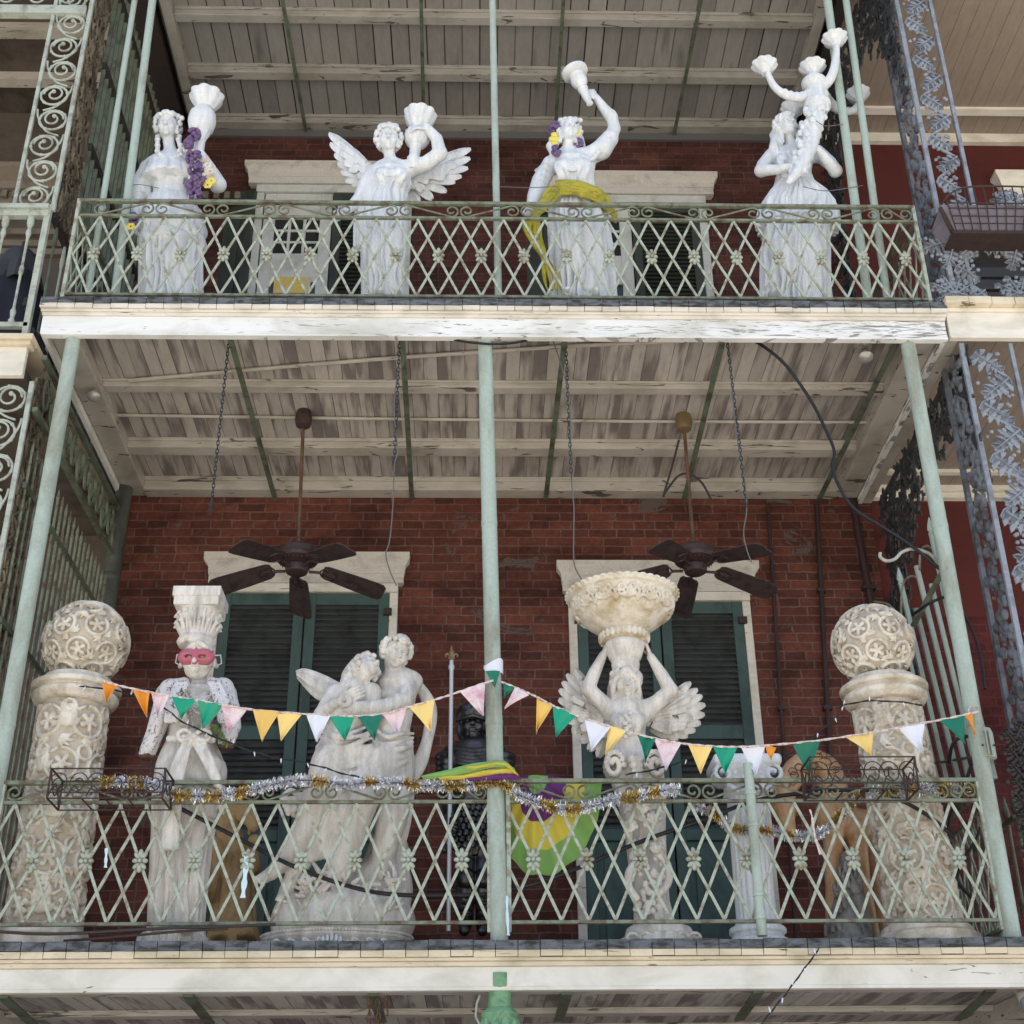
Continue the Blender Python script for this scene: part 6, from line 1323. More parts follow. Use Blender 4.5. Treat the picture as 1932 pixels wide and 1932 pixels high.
    vs=[];rows_=[(ZD,-.10),(ZD+.01,-.03),(ZD+.035,-.01),(ZD+.04,-.05),(ZD+.05,-.03),(ZD+.085,.0),(ZD+.095,-.01),(ZD+.11,-.02)]
    for z,e in rows_: vs+=oval(z,e)
    n=60; fs=[(i*n+k_,i*n+(k_+1)%n,(i+1)*n+(k_+1)%n,(i+1)*n+k_) for i in range(len(rows_)-1) for k_ in range(n)]+[tuple((len(rows_)-1)*n+k_ for k_ in range(n)),tuple(reversed(range(n)))]
    m.add(vs,fs); build(m,'plinth','grey_stone',F.t)
    for z,e in ((ZD+.108,-.012),(ZD+.048,-.02)):
        m=MB()
        o=[(c[0]+(a_+e)*math.cos(t_),Y+(b_+e)*math.sin(t_),z) for t_ in np.linspace(PI,2*PI,75)]
        for i,p in enumerate(o): m.ball(p,(.012,.010,.009),6,4,M3=np.array(Matrix.Rotation(.6,3,'Y')))
        build(m,'rope_moulding','grey_stone',F.t)
    m=MB()
    for s in (-1,1):
        for q in range(4): m.tube([(c[0]+s*(.05+q*.075+.028*(1-i*.04)*math.cos(i*.5+s)),Y-b_+.01+.05*((q+1)/4)**2,ZD+.045+.022*(1-i*.04)*math.sin(i*.5)) for i in range(16)],.007,5)
    for a in range(5): m.ball((c[0]+(a-2)*.022,Y-b_-.005,ZD+.06-.008*abs(a-2)),(.010,.008,.026),7,5)
    build(m,'plinth_ornament','white_up',F.t)
    # butterfly wing
    G=[]; root=J(640,1300,.02); o1=[J(638,1290,.02),J(615,1278,.05),J(590,1268,.08),J(572,1264,.09),J(559,1268,.10)]; o2=[J(640,1312,.02),J(622,1322,.05),J(600,1318,.08),J(580,1300,.09),J(562,1278,.10)]
    for a,b in zip(arc(o1,4),arc(o2,4)): G.append([a+(b-a)*v+np.array([0,-.02*math.sin(v*PI)-.004*math.cos(v*6*PI),0]) for v in np.linspace(0,1,13)])
    m=MB(); m.sheet(G,.012); m.tube(arc(o1,4),.010,6); m.tube(arc(o2,4),.008,6); build(m,'butterfly_wing','grey_stone',F.t)
def knight():
    Y=.62; F=Fig('knight_statue','burnished black knight armour statue half hidden behind the middle post','statue',893,1500,Y,(893,1760),ZD); J=F.J
    S=F.sc(820,1320,975,1790,-.25,.3,zmin=ZD)
    S.path([J(895,1432),J(895,1480),J(893,1500)],[.14,.125,.11],k=.03); S.path([J(862,1432),J(930,1432)],[.10,.10],k=.03)
    for q in range(5): S.path([J(862,1412+q*7,-.10-.005*q),J(895,1416+q*7,-.15-.003*q),J(930,1412+q*7,-.10)],.012,k=.003)
    for x,s in ((848,-1),(946,1)):
        for q in range(4): S.ell(J(x+s*q*2,1430+q*11,0),(.085-.008*q,.08,.045),k=.003)
        S.path([J(x+s*3,1460,0),J(x+s*2,1500,-.03),J(x+s*(-2),1540,-.12)],[.055,.05,.04],k=.015); S.ell(J(x+s*3,1502,-.02),(.06,.06,.05),k=.004)
    hand(S,J(846,1540,-.12),J(850,1562,-.18),(.5,.2,0),.09,1.3,1,r=.011)
    # face in an open helm
    head(S,J(892,1366,-.02),.105,neck=J(894,1415),hair=None,nr=.5)
    S.ell(J(892,1352,.01),(.105,.115,.10),k=.004); S.path([J(863,1358,-.08),J(892,1350,-.13),J(921,1358,-.08)],.014,k=.003); S.path([J(866,1362,-.03),J(868,1385,-.03),J(876,1398,-.06)],.020,k=.006); S.path([J(918,1362,-.03),J(918,1385,-.03),J(910,1398,-.06)],.020,k=.006); S.path([J(892,1336,-.10),J(892,1326,.0),J(892,1332,.1)],.012,k=.004)
    S.robe(F.rows([(1408,866,922,.9),(1400,870,918,.9)]),n=0,amp=(0,0),k=.01)
    # mail skirt
    S.robe(F.rows([(1618,862,924,.75),(1600,854,934,.75),(1550,858,930,.75),(1500,864,926,.72),(1490,866,924,.7)]),n=12,amp=(.01,.06),ph=.3,k=.01)
    for j in range(9):
        for i in range(12):
            a=(i+.5*(j%2))/12*PI-PI/2; z=J(893,1508+j*12)[2]; r=.112+.011*j*.5; S.ell((J(893,1500)[0]+r*1.05*math.sin(a),Y-r*.78*math.cos(a),z),(.018,.012,.020),k=.002)
    for x in (880,914):
        S.path([J(x,1610),J(x-1,1660,-.02),J(x-2,1730,.0)],[.062,.058,.042],k=.01); S.ell(J(x,1658,-.05),(.06,.05,.06),k=.004); S.path([J(x-2,1738,.0),J(x-4,1756,-.10)],[.045,.03],k=.01)
        for q in range(4): S.path([J(x-12,1690+q*12,-.03),J(x,1692+q*12,-.06),J(x+11,1690+q*12,-.03)],.010,k=.003)
    F.put(S,'body','armour')
    m=MB(); c=(J(896,1760)[0],Y-.03,ZD)
    m.box((c[0]-.25,Y-.26,ZD),(c[0]+.25,Y+.20,ZD+.03)); m.box((c[0]-.23,Y-.24,ZD+.0305),(c[0]+.23,Y+.18,ZD+.07)); build(m,'base','armour',F.t,smooth=False,bevel=.008)
    m=MB(); a=J(852,1247,-.17); b=J(846,1757,-.17); m.tube([b,a],.0125,10); m.lathe([(.012,-.01),(.018,0),(.018,.02),(.012,.03)],a-(0,0,.05),12); sp=build(m,'spear','spear',F.t)
    m=MB(); c=a.copy(); m.lathe([(.010,0),(.014,.01),(.008,.02),(.018,.045),(.013,.065),(.002,.10)],c,10)
    for s in (-1,1): m.tube(arc([c+(s*.004,0,.02),c+(s*.022,0,.045),c+(s*.034,0,.040),c+(s*.034,0,.025)],4),.0055,6)
    m.box((c[0]-.02,c[1]-.008,c[2]+.012),(c[0]+.02,c[1]+.008,c[2]+.022)); build(m,'fleur_de_lis','bronze',F.t)
def bowl_angel():
    Y=.26; F=Fig('bowl_angel_statue','cream winged angel statue raising a wide carved bowl over her head beside the flag','statue',1200,1450,Y,(1228,1768),ZD,h=.006); J=F.J
    S=F.sc(1092,1215,1285,1790,-.26,.24,zmin=ZD)
    S.path([J(1185,1345),J(1186,1380,-.01),J(1185,1410)],[.105,.09,.085],k=.03); S.path([J(1155,1342),J(1218,1342)],[.062,.062],k=.03)
    for x in (1167,1203): S.ell(J(x,1362,-.085),(.046,.045,.048),k=.035)
    blouse(S,F,1185,1342,1392,36,-.10,4,.010)
    S.robe(F.rows([(1425,1148,1226,.75),(1408,1150,1222,.75),(1380,1152,1216,.72),(1352,1154,1216,.65)]),n=9,amp=(.03,.06),ph=.4,diag=11,k=.015)
    for s,sh,el,wr in ((-1,(1156,1342),(1109,1299),(1138,1236)),(1,(1216,1342),(1265,1303),(1228,1240))):
        S.path([J(*sh),J((sh[0]+el[0])/2,(sh[1]+el[1])/2+2,-.02),J(*el,-.03)],[.055,.046,.042],k=.02); S.path([J(*el,-.03),J((el[0]+wr[0])/2+s*1,(el[1]+wr[1])/2,-.03),J(*wr,-.03)],[.042,.036,.024],k=.015)
        hand(S,J(*wr,-.03),J(wr[0]-s*8,wr[1]-22,-.03),(-s*.8,.2,-.5),.08,.7,-s)
    head(S,J(1181,1290,-.05),.094,pitch=R(-4),neck=J(1184,1338,0),hair='wavy',seed=31,nr=.40)
    for s in (-1,1):
        for q in range(5): S.path([J(1181+s*4,1262+q,-.12),J(1181+s*(14+q*2),1272+q*3,-.10),J(1181+s*(21+q),1290+q*4,-.06),J(1181+s*(20+q),1312+q*3,-.03)],[.012,.014,.015,.012],k=.001)
    for q in range(10): a=q*2.4; S.ell(J(1184+5*math.cos(a),1345+q*5,-.125),(.015,.012,.014),k=.002)
    z=lambda y: J(1181,y,-.02)[2]; cx=J(1178,1240)[0]; cy=Y-.04
    S.robe([(z(1270),cx,cy,.075,.075),(z(1258),cx,cy,.082,.082),(z(1250),cx,cy,.080,.080),(z(1246),cx,cy,.092,.092),(z(1240),cx,cy,.10,.10),(z(1222),cx,cy,.118,.118),(z(1216),cx,cy,.11,.11)],n=0,amp=(0,0),k=.004,kk=1)
    # scroll console: two volutes and a tapering herm
    S.robe(F.rows([(1790,1190,1286,.85,0),(1750,1198,1274,.8),(1700,1196,1262,.75),(1640,1186,1258,.72),(1560,1176,1256,.70),(1500,1160,1258,.68),(1450,1142,1252,.66),(1420,1150,1236,.66)]),n=6,amp=(.03,.05),ph=.2,k=.02)
    for s,cxp in ((-1,1158),(1,1236)):
        c=J(cxp,1446,-.10)
        for i in range(22):
            a=i*.42; r=.085*(1-i*.034); p=c+np.array([-s*r*math.cos(a)*.65,0,r*math.sin(a)]); S.cap(p+(0,-.03,0),p+(0,.05,0),.016,.016,k=.004)
    for q in range(6): S.ell(J(1198+q*2.2,1432+q*13,-.15),(.042-.003*q,.03,.028),k=.006)
    rr=random.Random(6)
    for q in range(95):
        u=rr.random(); y=1500+230*u; x=1210+18*u+rr.uniform(-1,1)*(36-6*u); p=J(x,y,-.17+.05*abs(x-1215-18*u)/36); S.ell(p,(rr.uniform(.010,.024),.014,rr.uniform(.012,.026)),k=.006)
    for (x,y) in ((1232,1545),(1188,1560),(1212,1525),(1238,1600)):
        c=J(x,y,-.19); 
        for i in range(14): a=i*.8; r=.034*(1-i*.06); S.ell(c+np.array([r*math.cos(a),-.004*i*.3,r*math.sin(a)]),(.013,)*3,k=.003)
    for (x,y,s) in ((1252,1650,1),(1196,1660,-1)): S.path(arc([J(x-s*12,y-40,-.17),J(x+s*8,y-18,-.16),J(x+s*10,y+12,-.15),J(x-s*4,y+34,-.16)],4),.020,k=.006)
    b=J(1245,1768); 
    S.robe([(ZD,b[0],Y,.225,.2),(ZD+.07,b[0],Y,.22,.195),(ZD+.085,b[0],Y,.19,.17),(ZD+.13,b[0]-.005,Y,.17,.155),(ZD+.15,b[0]-.01,Y,.13,.12)],n=10,amp=(.01,.01),k=.01,kk=1)
    for q in range(6): c=(b[0]-.16+q*.064,Y-.19+.03*abs(q-2.5)/2.5,ZD+.055); S.path([np.array(c)+np.array([.03*math.cos(i*.6),-.0,.022*math.sin(i*.6)]) for i in range(9)],.009,k=.003)
    F.put(S,'body','grey_stone')
    w=lambda pts,d: [(J(x,y,d),ww) for x,y,ww in pts]
    wing(J(1150,1362,.08),w([(1084,1262,.05),(1070,1272,.05),(1062,1286,.055),(1056,1300,.055),(1055,1318,.055),(1058,1338,.055),(1068,1356,.055),(1080,1376,.055),(1096,1396,.055),(1112,1412,.055),(1130,1425,.05)],.10),None,F.t,mat='grey_stone',seed=3,small=30)
    wing(J(1218,1362,.08),w([(1302,1288,.05),(1315,1300,.05),(1324,1312,.055),(1330,1328,.055),(1329,1346,.055),(1322,1362,.055),(1312,1376,.055),(1298,1386,.055),(1280,1390,.055),(1262,1386,.05)],.10),None,F.t,mat='grey_stone',seed=4,small=30)
    # the bowl: a thing of its own resting on her head
    bz=z(1216); t=thing('carved_bowl',(cx,cy,bz),'wide yellow stained carved stone bowl carried on the head of the lower angel','bowl'); rim=.315; H=.235
    S=Sculpt((cx-rim-.04,cy-rim-.04,bz-.03),(cx+rim+.04,cy+rim+.04,bz+H+.11),.0065)
    pr=[(0,.100),(.012,.130),(.035,.137),(.055,.130),(.062,.118),(.070,.135),(.095,.180),(.125,.222),(.16,.254),(.20,.278),(.24,.292),(.265,.300),(.275,.322),(.295,.328),(.305,.318)]
    S.robe([(bz+h_,cx,cy,r,r) for h_,r in pr],n=0,amp=(0,0),k=.003,kk=.75)
    S.robe([(bz+.14,cx,cy,.12,.12),(bz+.2,cx,cy,.22,.22),(bz+.31,cx,cy,.285,.285),(bz+.35,cx,cy,.29,.29)],n=0,amp=(0,0),k=.003,kk=.75,op='s')
    def sur(u,v):
        th=u/.28; h_=.10+v; r=np.interp(h_,[q[0] for q in pr],[q[1] for q in pr]); n=np.array([math.sin(th),-math.cos(th),-.55]); n/=np.linalg.norm(n); return np.array([cx+r*math.sin(th),cy-r*math.cos(th),bz+h_]),n
    sc_,lv=[],[]
    for i in range(-6,7):
        u=i*.135; sc_+= [(u-.026,.135,.022,PI*.5,1.2,1),(u+.026,.135,.022,PI*.5,1.2,-1)]; lv.append((u,.075,.085,PI/2,5)); lv.append((u+.067,.065,.085,PI/2,3))
    ornament(S,sur,sc_,[],lv,.0060,.001,.8)
    for i in range(44): a=2*PI*i/44; S.ell((cx+.318*math.cos(a),cy+.318*math.sin(a),bz+.298),(.024,.024,.012),k=.004)
    for i in range(26): a=2*PI*i/26; S.ell((cx+.137*math.cos(a),cy+.137*math.sin(a),bz+.03),(.016,.016,.03),k=.004)
    v,q=S.mesh(); build((v,q),'basin','bowl_stone',t)
def pedestal():
    Y=.25; F=Fig('fluted_pedestal','white fluted pedestal with scrolled ionic capital behind the short mint pipe','pedestal',1420,1600,Y,(1440,1760),ZD); J=F.J
    a=J(1410,1530); b=J(1428,1740); d=(a-b)/(a-b)[2]; c_=lambda z: b+d*(z-b[2]); S=F.sc(1330,1425,1520,1790,-.25,.25,zmin=ZD,h=.0055); zt=J(1410,1436)[2]; z0=ZD
    def fl(X,Y_,Z):
        cx=c_(z0)[0]+d[0]*(Z-z0); th=np.arctan2(X-cx,-(Y_-Y)); r=np.sqrt((X-cx)**2+(Y_-Y)**2); return np.maximum(r-.100-.008*np.abs(np.sin(th*10)),np.maximum(z0+.1-Z,Z-zt+.2))
    S.put(fl,(c_(z0)[0]-.2,Y-.13,z0+.1),(c_(zt)[0]+.2,Y+.13,zt-.2),k=.004)
    S.robe([(z0+h_,*c_(z0+h_)[:2],r,r) for h_,r in ((.03,.165),(.06,.17),(.075,.14),(.09,.135),(.10,.15),(.125,.15),(.14,.12),(.16,.11))],n=14,amp=(.01,.02),k=.004,kk=1)
    S.robe([(zt-h_,*c_(zt-h_)[:2],r,r) for h_,r in ((.22,.115),(.205,.13),(.19,.115),(.13,.13),(.08,.16),(.05,.17))],n=0,amp=(0,0),k=.006,kk=1)
    c=c_(zt-.03); S.put(lambda X,Y_,Z: np.sqrt(np.maximum(np.abs(X-c[0])-.165,0)**2+np.maximum(np.abs(Y_-Y)-.13,0)**2+np.maximum(np.abs(Z-c[2])-.008,0)**2)-.024,(c[0]-.2,Y-.17,c[2]-.04),(c[0]+.2,Y+.17,c[2]+.04),k=.004)
    for s in (-1,1):
        for i in range(20): a=i*.45; r=.062*(1-i*.038); p=np.array([c_(zt-.11)[0]+s*(.135-r*math.cos(a)),Y-.10,zt-.11+r*math.sin(a)]); S.cap(p+(0,-.025,0),p+(0,.1,0),.013,.013,k=.004)
    rr=random.Random(1)
    for i in range(50): x=rr.uniform(-.12,.12); p=np.array([c[0]+x,Y-.13+abs(x)*.2,zt-.07-rr.uniform(0,.14)]); S.ell(p,(.016,.014,.02),k=.005)
    F.put(S,'shaft','white_up')
    m=MB(); m.box((c_(z0)[0]-.19,Y-.19,z0),(c_(z0)[0]+.19,Y+.17,z0+.035)); build(m,'base_slab','white_up',F.t,smooth=False,bevel=.004)
def giraffe():
    Y=.75; F=Fig('giraffe_statue','orange glazed long necked giraffe statue bending its neck down beside the right carved column','statue',1560,1600,Y,(1610,1765),ZD); J=F.J
    S=F.sc(1462,1418,1680,1790,-.3,.35,zmin=ZD)
    S.path([J(1489,1570,-.12),J(1484,1550,-.12),J(1479,1530,-.10)],[.042,.050,.075],k=.02)
    S.path(arc([J(1479,1522,-.10),J(1482,1488,-.06),J(1502,1456,-.03),J(1532,1440,.0),J(1558,1452,.02),J(1572,1484,.02),J(1572,1525,.0),J(1566,1550,0)],4),[.06,.075,.085,.09,.092,.09,.085,.08]*0+list(np.interp(np.linspace(0,1,29),[0,.3,.6,1],[.06,.08,.085,.085])),k=.03)
    S.ell(J(1566,1540,-.03),(.085,.09,.11),k=.03); S.path([J(1572,1550,.02),J(1600,1560,.10),J(1645,1565,.18)],[.10,.12,.11],k=.04)
    for a,b,d in (((1572,1575),(1572,1770),-.02),((1615,1565),(1648,1770),.0),((1640,1570),(1665,1770),.2)): S.path([J(*a,d),J((a[0]+b[0])/2-2,(a[1]+b[1])/2,d),J(*b,d)],[.062,.040,.042],k=.03)
    S.cap(J(1474,1500,-.08),J(1466,1486,-.04),.018,.008,k=.01)
    F.put(S,'body','orange')
    m=MB(); rr=random.Random(3); nk=arc([P(1482,1488,Y-.06),P(1502,1456,Y-.03),P(1532,1440,Y),P(1558,1452,Y+.02),P(1572,1484,Y+.02)],4)
    for i in range(15):
        p=nk[min(len(nk)-1,i)]+np.array([rr.uniform(-.02,.02),-.082,rr.uniform(-.04,.04)]); n=rr.choice((5,6)); 
        ring=[p+np.array([.026*math.cos(2*PI*k/n+i),-.0,.022*math.sin(2*PI*k/n+i)]) for k in range(n)]; m.tube(ring,.0032,5,closed=True)
    build(m,'patch_lines','patch',F.t)
    S=F.sc(1560,1590,1665,1790,-.22,.2,zmin=ZD); S.path([J(1600,1620,-.06),J(1602,1680,-.06),J(1600,1800,-.04)],[.045,.075,.15],k=.03); S.path([J(1614,1690,-.10),J(1618,1790,-.10)],[.05,.11],k=.02)
    rr=random.Random(5)
    for i in range(70): y=1630+150*rr.random(); w=12+.22*(y-1620); p=J(1602+rr.uniform(-1,1)*w,y,-.12-.05*rr.random()); S.cap(p,p+(rr.uniform(-.01,.01),0,.05),.012,.008,k=.012)
    F.put(S,'rock_support','rock')
grape_lady(); torch_angel(); torch_lady(); candelabra_lady()
z1_=P(140,1284,.31)[2]; z2_=P(1668,1284,.31)[2]
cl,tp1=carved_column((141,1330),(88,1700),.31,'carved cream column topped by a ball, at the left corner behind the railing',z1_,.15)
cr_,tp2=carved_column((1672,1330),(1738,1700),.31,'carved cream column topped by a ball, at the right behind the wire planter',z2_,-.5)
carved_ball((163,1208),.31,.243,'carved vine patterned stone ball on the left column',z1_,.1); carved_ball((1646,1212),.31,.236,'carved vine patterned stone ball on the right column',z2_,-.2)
masked_lady(); brown_animal(); couple(); knight(); bowl_angel(); pedestal(); giraffe()
# ================================================================== things hanging and lying about
def fan(px_c,px_h,tips,label,brassy):
    zc=zc1-.005; c=Pz(*px_c,zc-.06); h=P(*px_h,c[1]); t=thing('ceiling_fan',(c[0],c[1],h[2]),label,'ceiling fan','brown ceiling fans'); x,y=c[0],c[1]; hz=h[2]
    m=MB(); m.lathe([(.02,-.14),(.05,-.12),(.062,-.07),(.055,-.03),(.05,0)],(x,y,zc),20); build(m,'canopy','brass' if brassy else 'fan_brown',t)
    m=MB(); m.tube([(x,y,zc-.12),(h[0],y,hz+.04)],.0125,10); build(m,'downrod','rod_rust',t)
    X=h[0]; m=MB(); m.lathe([(.045,-.135),(.07,-.12),(.078,-.095),(.075,-.07),(.06,-.065),(.10,-.055),(.135,-.035),(.14,-.015),(.15,-.005),(.15,.03),(.12,.055),(.05,.065),(.03,.09)],(X,y,hz),32)
    for k in range(26): a=2*PI*k/26; m.box((X+.118*math.cos(a)-.003,y+.118*math.sin(a)-.003,hz-.055),(X+.118*math.cos(a)+.003,y+.118*math.sin(a)+.003,hz-.02))
    build(m,'motor','fan_brown',t)
    az=[]
    for k,(px,py) in enumerate(tips):
        q=Pz(px,py,hz-.045-.12); az.append(math.atan2(q[1]-y,q[0]-X))
    base=az[2]; Rr=.60; order=sorted(range(5),key=lambda i:(az[i]-base)%(2*PI))
    off=np.mean([((az[i]-base)%(2*PI))-k*2*PI/5 if abs(((az[i]-base)%(2*PI))-k*2*PI/5)<1 else 0 for k,i in enumerate(order)])
    for k in range(5):
        a=base+off+k*2*PI/5; u=np.array([math.cos(a)*.92,math.sin(a)*.92,-.19]); v=np.array([-math.sin(a),math.cos(a),.34 if math.cos(a)<.2 else -.22]); v/=np.linalg.norm(v); c0=np.array([X,y,hz-.045])
        m=MB(); out=[(.19,-.050),(.22,-.066),(.40,-.076),(.58,-.082),(.630,-.078),(.655,-.055),(.655,.055),(.630,.078),(.58,.082),(.40,.076),(.22,.066),(.19,.050)]
        m.plate(out,c0,u,v,.008); b=build(m,'blade','blade',t,smooth=False)
        m=MB(); m.tube([c0+u*.09+(0,0,-.03),c0+u*.15+(0,0,-.012),c0+u*.18+(0,0,-.008)],.010,6)
        for s in (-1,1): m.tube(arc([c0+u*.17,c0+u*.20+v*.045*s,c0+u*.26+v*.042*s,c0+u*.29+v*.004*s,c0+u*.25-v*.010*s,c0+u*.20],4)[:]+[],.0055,6)
        m.v=[(p[0],p[1],p[2]-.007) for p in m.v]; build(m,'blade_bracket','fan_brown',t)
fan((573,790),(562,1050),[(437,993),(650,1012),(720,1116),(570,1165),(395,1110)],'brown five bladed ceiling fan hanging over the left green shutters',False)
fan((1290,797),(1310,1050),[(1217,1015),(1444,995),(1466,1125),(1306,1182),(1225,1085)],'brown five bladed ceiling fan over the raised stone bowl, brass canopy and looped wires',True)
t=thing('fan_wire_loop',Pz(1300,900,6.4),'dark looped strap hanging round the rod of the right ceiling fan','strap'); yy=Pz(1290,797,zc1-.06)[1]; m=MB()
m.tube(arc([P(1281,830,yy),P(1268,880,yy),P(1252,935,yy),P(1258,925,yy),P(1280,898,yy),P(1302,895,yy),P(1325,912,yy),P(1344,948,yy)],5),.009,6,flat=.4); build(m,'strap','dark_iron',t)
# chains
def chain(a,b,Y,label,wire=None):
    A=P(*a,Y); B=P(*b,Y); A[2]=min(A[2],zc1-.002); t=thing('hanging_chain',A,label,'chain','chains hanging from the middle gallery ceiling'); m=MB(); L=np.linalg.norm(B-A); d=(B-A)/L; n=int(L/.030)
    for i in range(n):
        c=A+d*(i+.5)*L/n; u=np.array([1.,0,0]) if i%2 else np.array([0.,1,0]); u=u-d*(u@d)
        m.tube([c+d*(.0215*math.cos(q))+u*(.0085*math.sin(q)) for q in np.linspace(0,2*PI,11)[:-1]],.0032,5,closed=True)
    build(m,'links','chain',t)
    if wire: m=MB(); m.tube(arc([P(x,y,Y) for x,y in wire],5),.0042,5); build(m,'wire','wire_grey',t)
chain((432,642),(397,970),.12,'leftmost of the four hanging chains, ending in a short hook before the left wall')
chain((754,642),(744,872),.12,'second hanging chain from left, a wire running on below it by the left fan',[(754,646),(761,680),(748,720),(744,780),(750,850),(744,880),(741,960),(735,1020),(728,1045),(735,1075),(748,1105)])
chain((1067,642),(1078,900),.12,'hanging chain right of the middle post, its wire reaching down to the stone bowl',[(1043,641),(1062,700),(1074,760),(1078,900),(1083,960),(1082,1040),(1085,1070),(1098,1094)])
chain((1372,642),(1409,958),.12,'rightmost hanging chain, near the long black cable',[(1374,645),(1380,720),(1390,820),(1404,900),(1409,960),(1403,1005),(1410,1040),(1418,1060)])
# ceiling conduits
def conduit(pts,z,r,label,mat='joist'):
    q=[Pz(x,y,z) for x,y in pts]; t=thing('ceiling_conduit',q[0],label,'conduit'); m=MB(); m.tube(q,r,8); build(m,'tube',mat,t); return t
cd_=conduit([(243,718),(560,690),(760,674),(1090,652),(1290,643)],zc1-.026,.014,'white painted conduit slanting across the boards from the corner flood lamp')
conduit([(200,783),(700,790),(1200,795),(1690,797)],zc1-.022,.012,'straight white conduit linking both fans across the ceiling')
# lamps
t=thing('flood_lamp',Pz(178,727,zc1-.03),'dirty white twin flood lamp box at the left end of the middle ceiling','lamp'); c=Pz(178,727,zc1-.03); m=MB(); m.lathe([(.045,-.06),(.06,-.05),(.062,-.0),(.05,.03)],c,16); build(m,'box','lampbody',t)
def bulb(c,d,t,s=1.):
    m=MB(); m.lathe([(.018*s,-.01),(.022*s,.03*s),(.024*s,.05*s)],c,14,axis=d); build(m,'socket','lampbody',t)
    m=MB(); m.lathe([(.022*s,.05*s),(.032*s,.09*s),(.048*s,.13*s),(.050*s,.145*s),(.03*s,.165*s),(.004,.17*s)],c,18,axis=d); build(m,'bulb','lampglass',t)
bulb(c+(.02,-.02,-.05),(.15,-.6,-.8),t,.85)
c=Pz(1628,650,zc1-.01); t=thing('spot_lamp',c,'single reflector bulb on the ceiling near the right thick post','lamp'); m=MB(); m.lathe([(.055,-.03),(.06,-.01),(.05,.008)],c,16); build(m,'box','lampbody',t); bulb(c+(0,0,-.02),(-.10,-.45,-.9),t,.95)
c=P(1922,1868,.05); t=thing('street_spot_lamp',c,'large reflector bulb under the lowest fascia at the bottom right corner','lamp'); bulb(c,(.1,-.5,-.6),t,1.5)
c=P(180,1900,.3)
# cables
def cable(pts,r,label,mat='cable',name='cable'):
    q=arc([P(x,y,Y) for x,y,Y in pts],7); t=thing(name,q[0],label,'cable'); m=MB(); m.tube(q,r,8); build(m,'cord',mat,t); return t
cable([(1420,641,.08),(1452,662,.08),(1485,692,.08),(1530,756,.1),(1560,815,.1),(1574,852,.1),(1571,880,.1),(1582,915,.1),(1612,960,.1),(1668,996,.08),(1720,1030,.07),(1776,1076,.06)],.0105,'long black cable curving from the ceiling down to the spiked guard')
cable([(842,638,.0),(880,645,-.045),(930,649,-.052),(975,646,-.045),(1008,638,.0)],.008,'short black cable sagging across the head of the middle post')
cable([(330,1520,.05),(400,1556,.06),(470,1592,.07),(540,1628,.07),(620,1660,.07),(700,1682,.07),(770,1689,.07),(850,1689,.07),(915,1687,.07),(990,1672,.07),(1060,1650,.07),(1150,1612,.07),(1230,1580,.07),(1330,1545,.07),(1420,1512,.06),(1500,1498,.05),(1600,1490,.05),(1660,1495,.05),(1710,1515,.06),(1760,1545,.08),(1800,1580,.12)],.0115,'long black hose sagging behind the lattice of the lower railing')
cable([(1722,1160,.3),(1760,1135,.1),(1795,1130,.12),(1830,1180,.12),(1850,1240,.1),(1858,1300,.05)],.009,'black cable looping out behind the right thick post')
cable([(0,1758,-.06),(80,1762,-.07),(160,1760,-.07),(300,1752,-.07),(420,1748,-.06),(520,1744,-.05)],.008,'twisted dark rope stretched along the foot of the lower railing at left','dark_iron','rope')
cable([(120,1775,-.06),(220,1768,-.07),(330,1758,-.07),(430,1752,-.06)],.0065,'second thinner dark rope at the foot of the masked statue','rust_iron','rope')
cable([(1745,1590,.4),(1790,1520,.35),(1830,1500,.3),(1850,1560,.3),(1810,1640,.4),(1790,1720,.5)],.009,'second tangle of black cord low behind the right corner lattice')
m_=cable([(1790,1440,.3),(1800,1400,.2),(1830,1390,.15),(1838,1420,.15),(1820,1480,.2),(1790,1560,.3),(1800,1650,.3),(1840,1700,.3)],.010,'tangle of black cord beside the right carved column')
for w,l in (([(245,352,.2),(262,348,.02),(300,355,-.0)],'thin dark wire tied across the grape statue'),([(1540,228,.0),(1560,238,.0),(1600,232,.1)],'thin wire tying the candelabra stem to the posts'),([(1515,352,-.02),(1560,360,.0),(1628,350,.08)],'thin wire tying the candelabra statue at the waist'),([(940,352,.1),(1000,354,.03),(1050,352,.0)],'thin wire tying the torch statue to the middle post')): cable(w,.0028,l,'wire_grey','tie_wire')
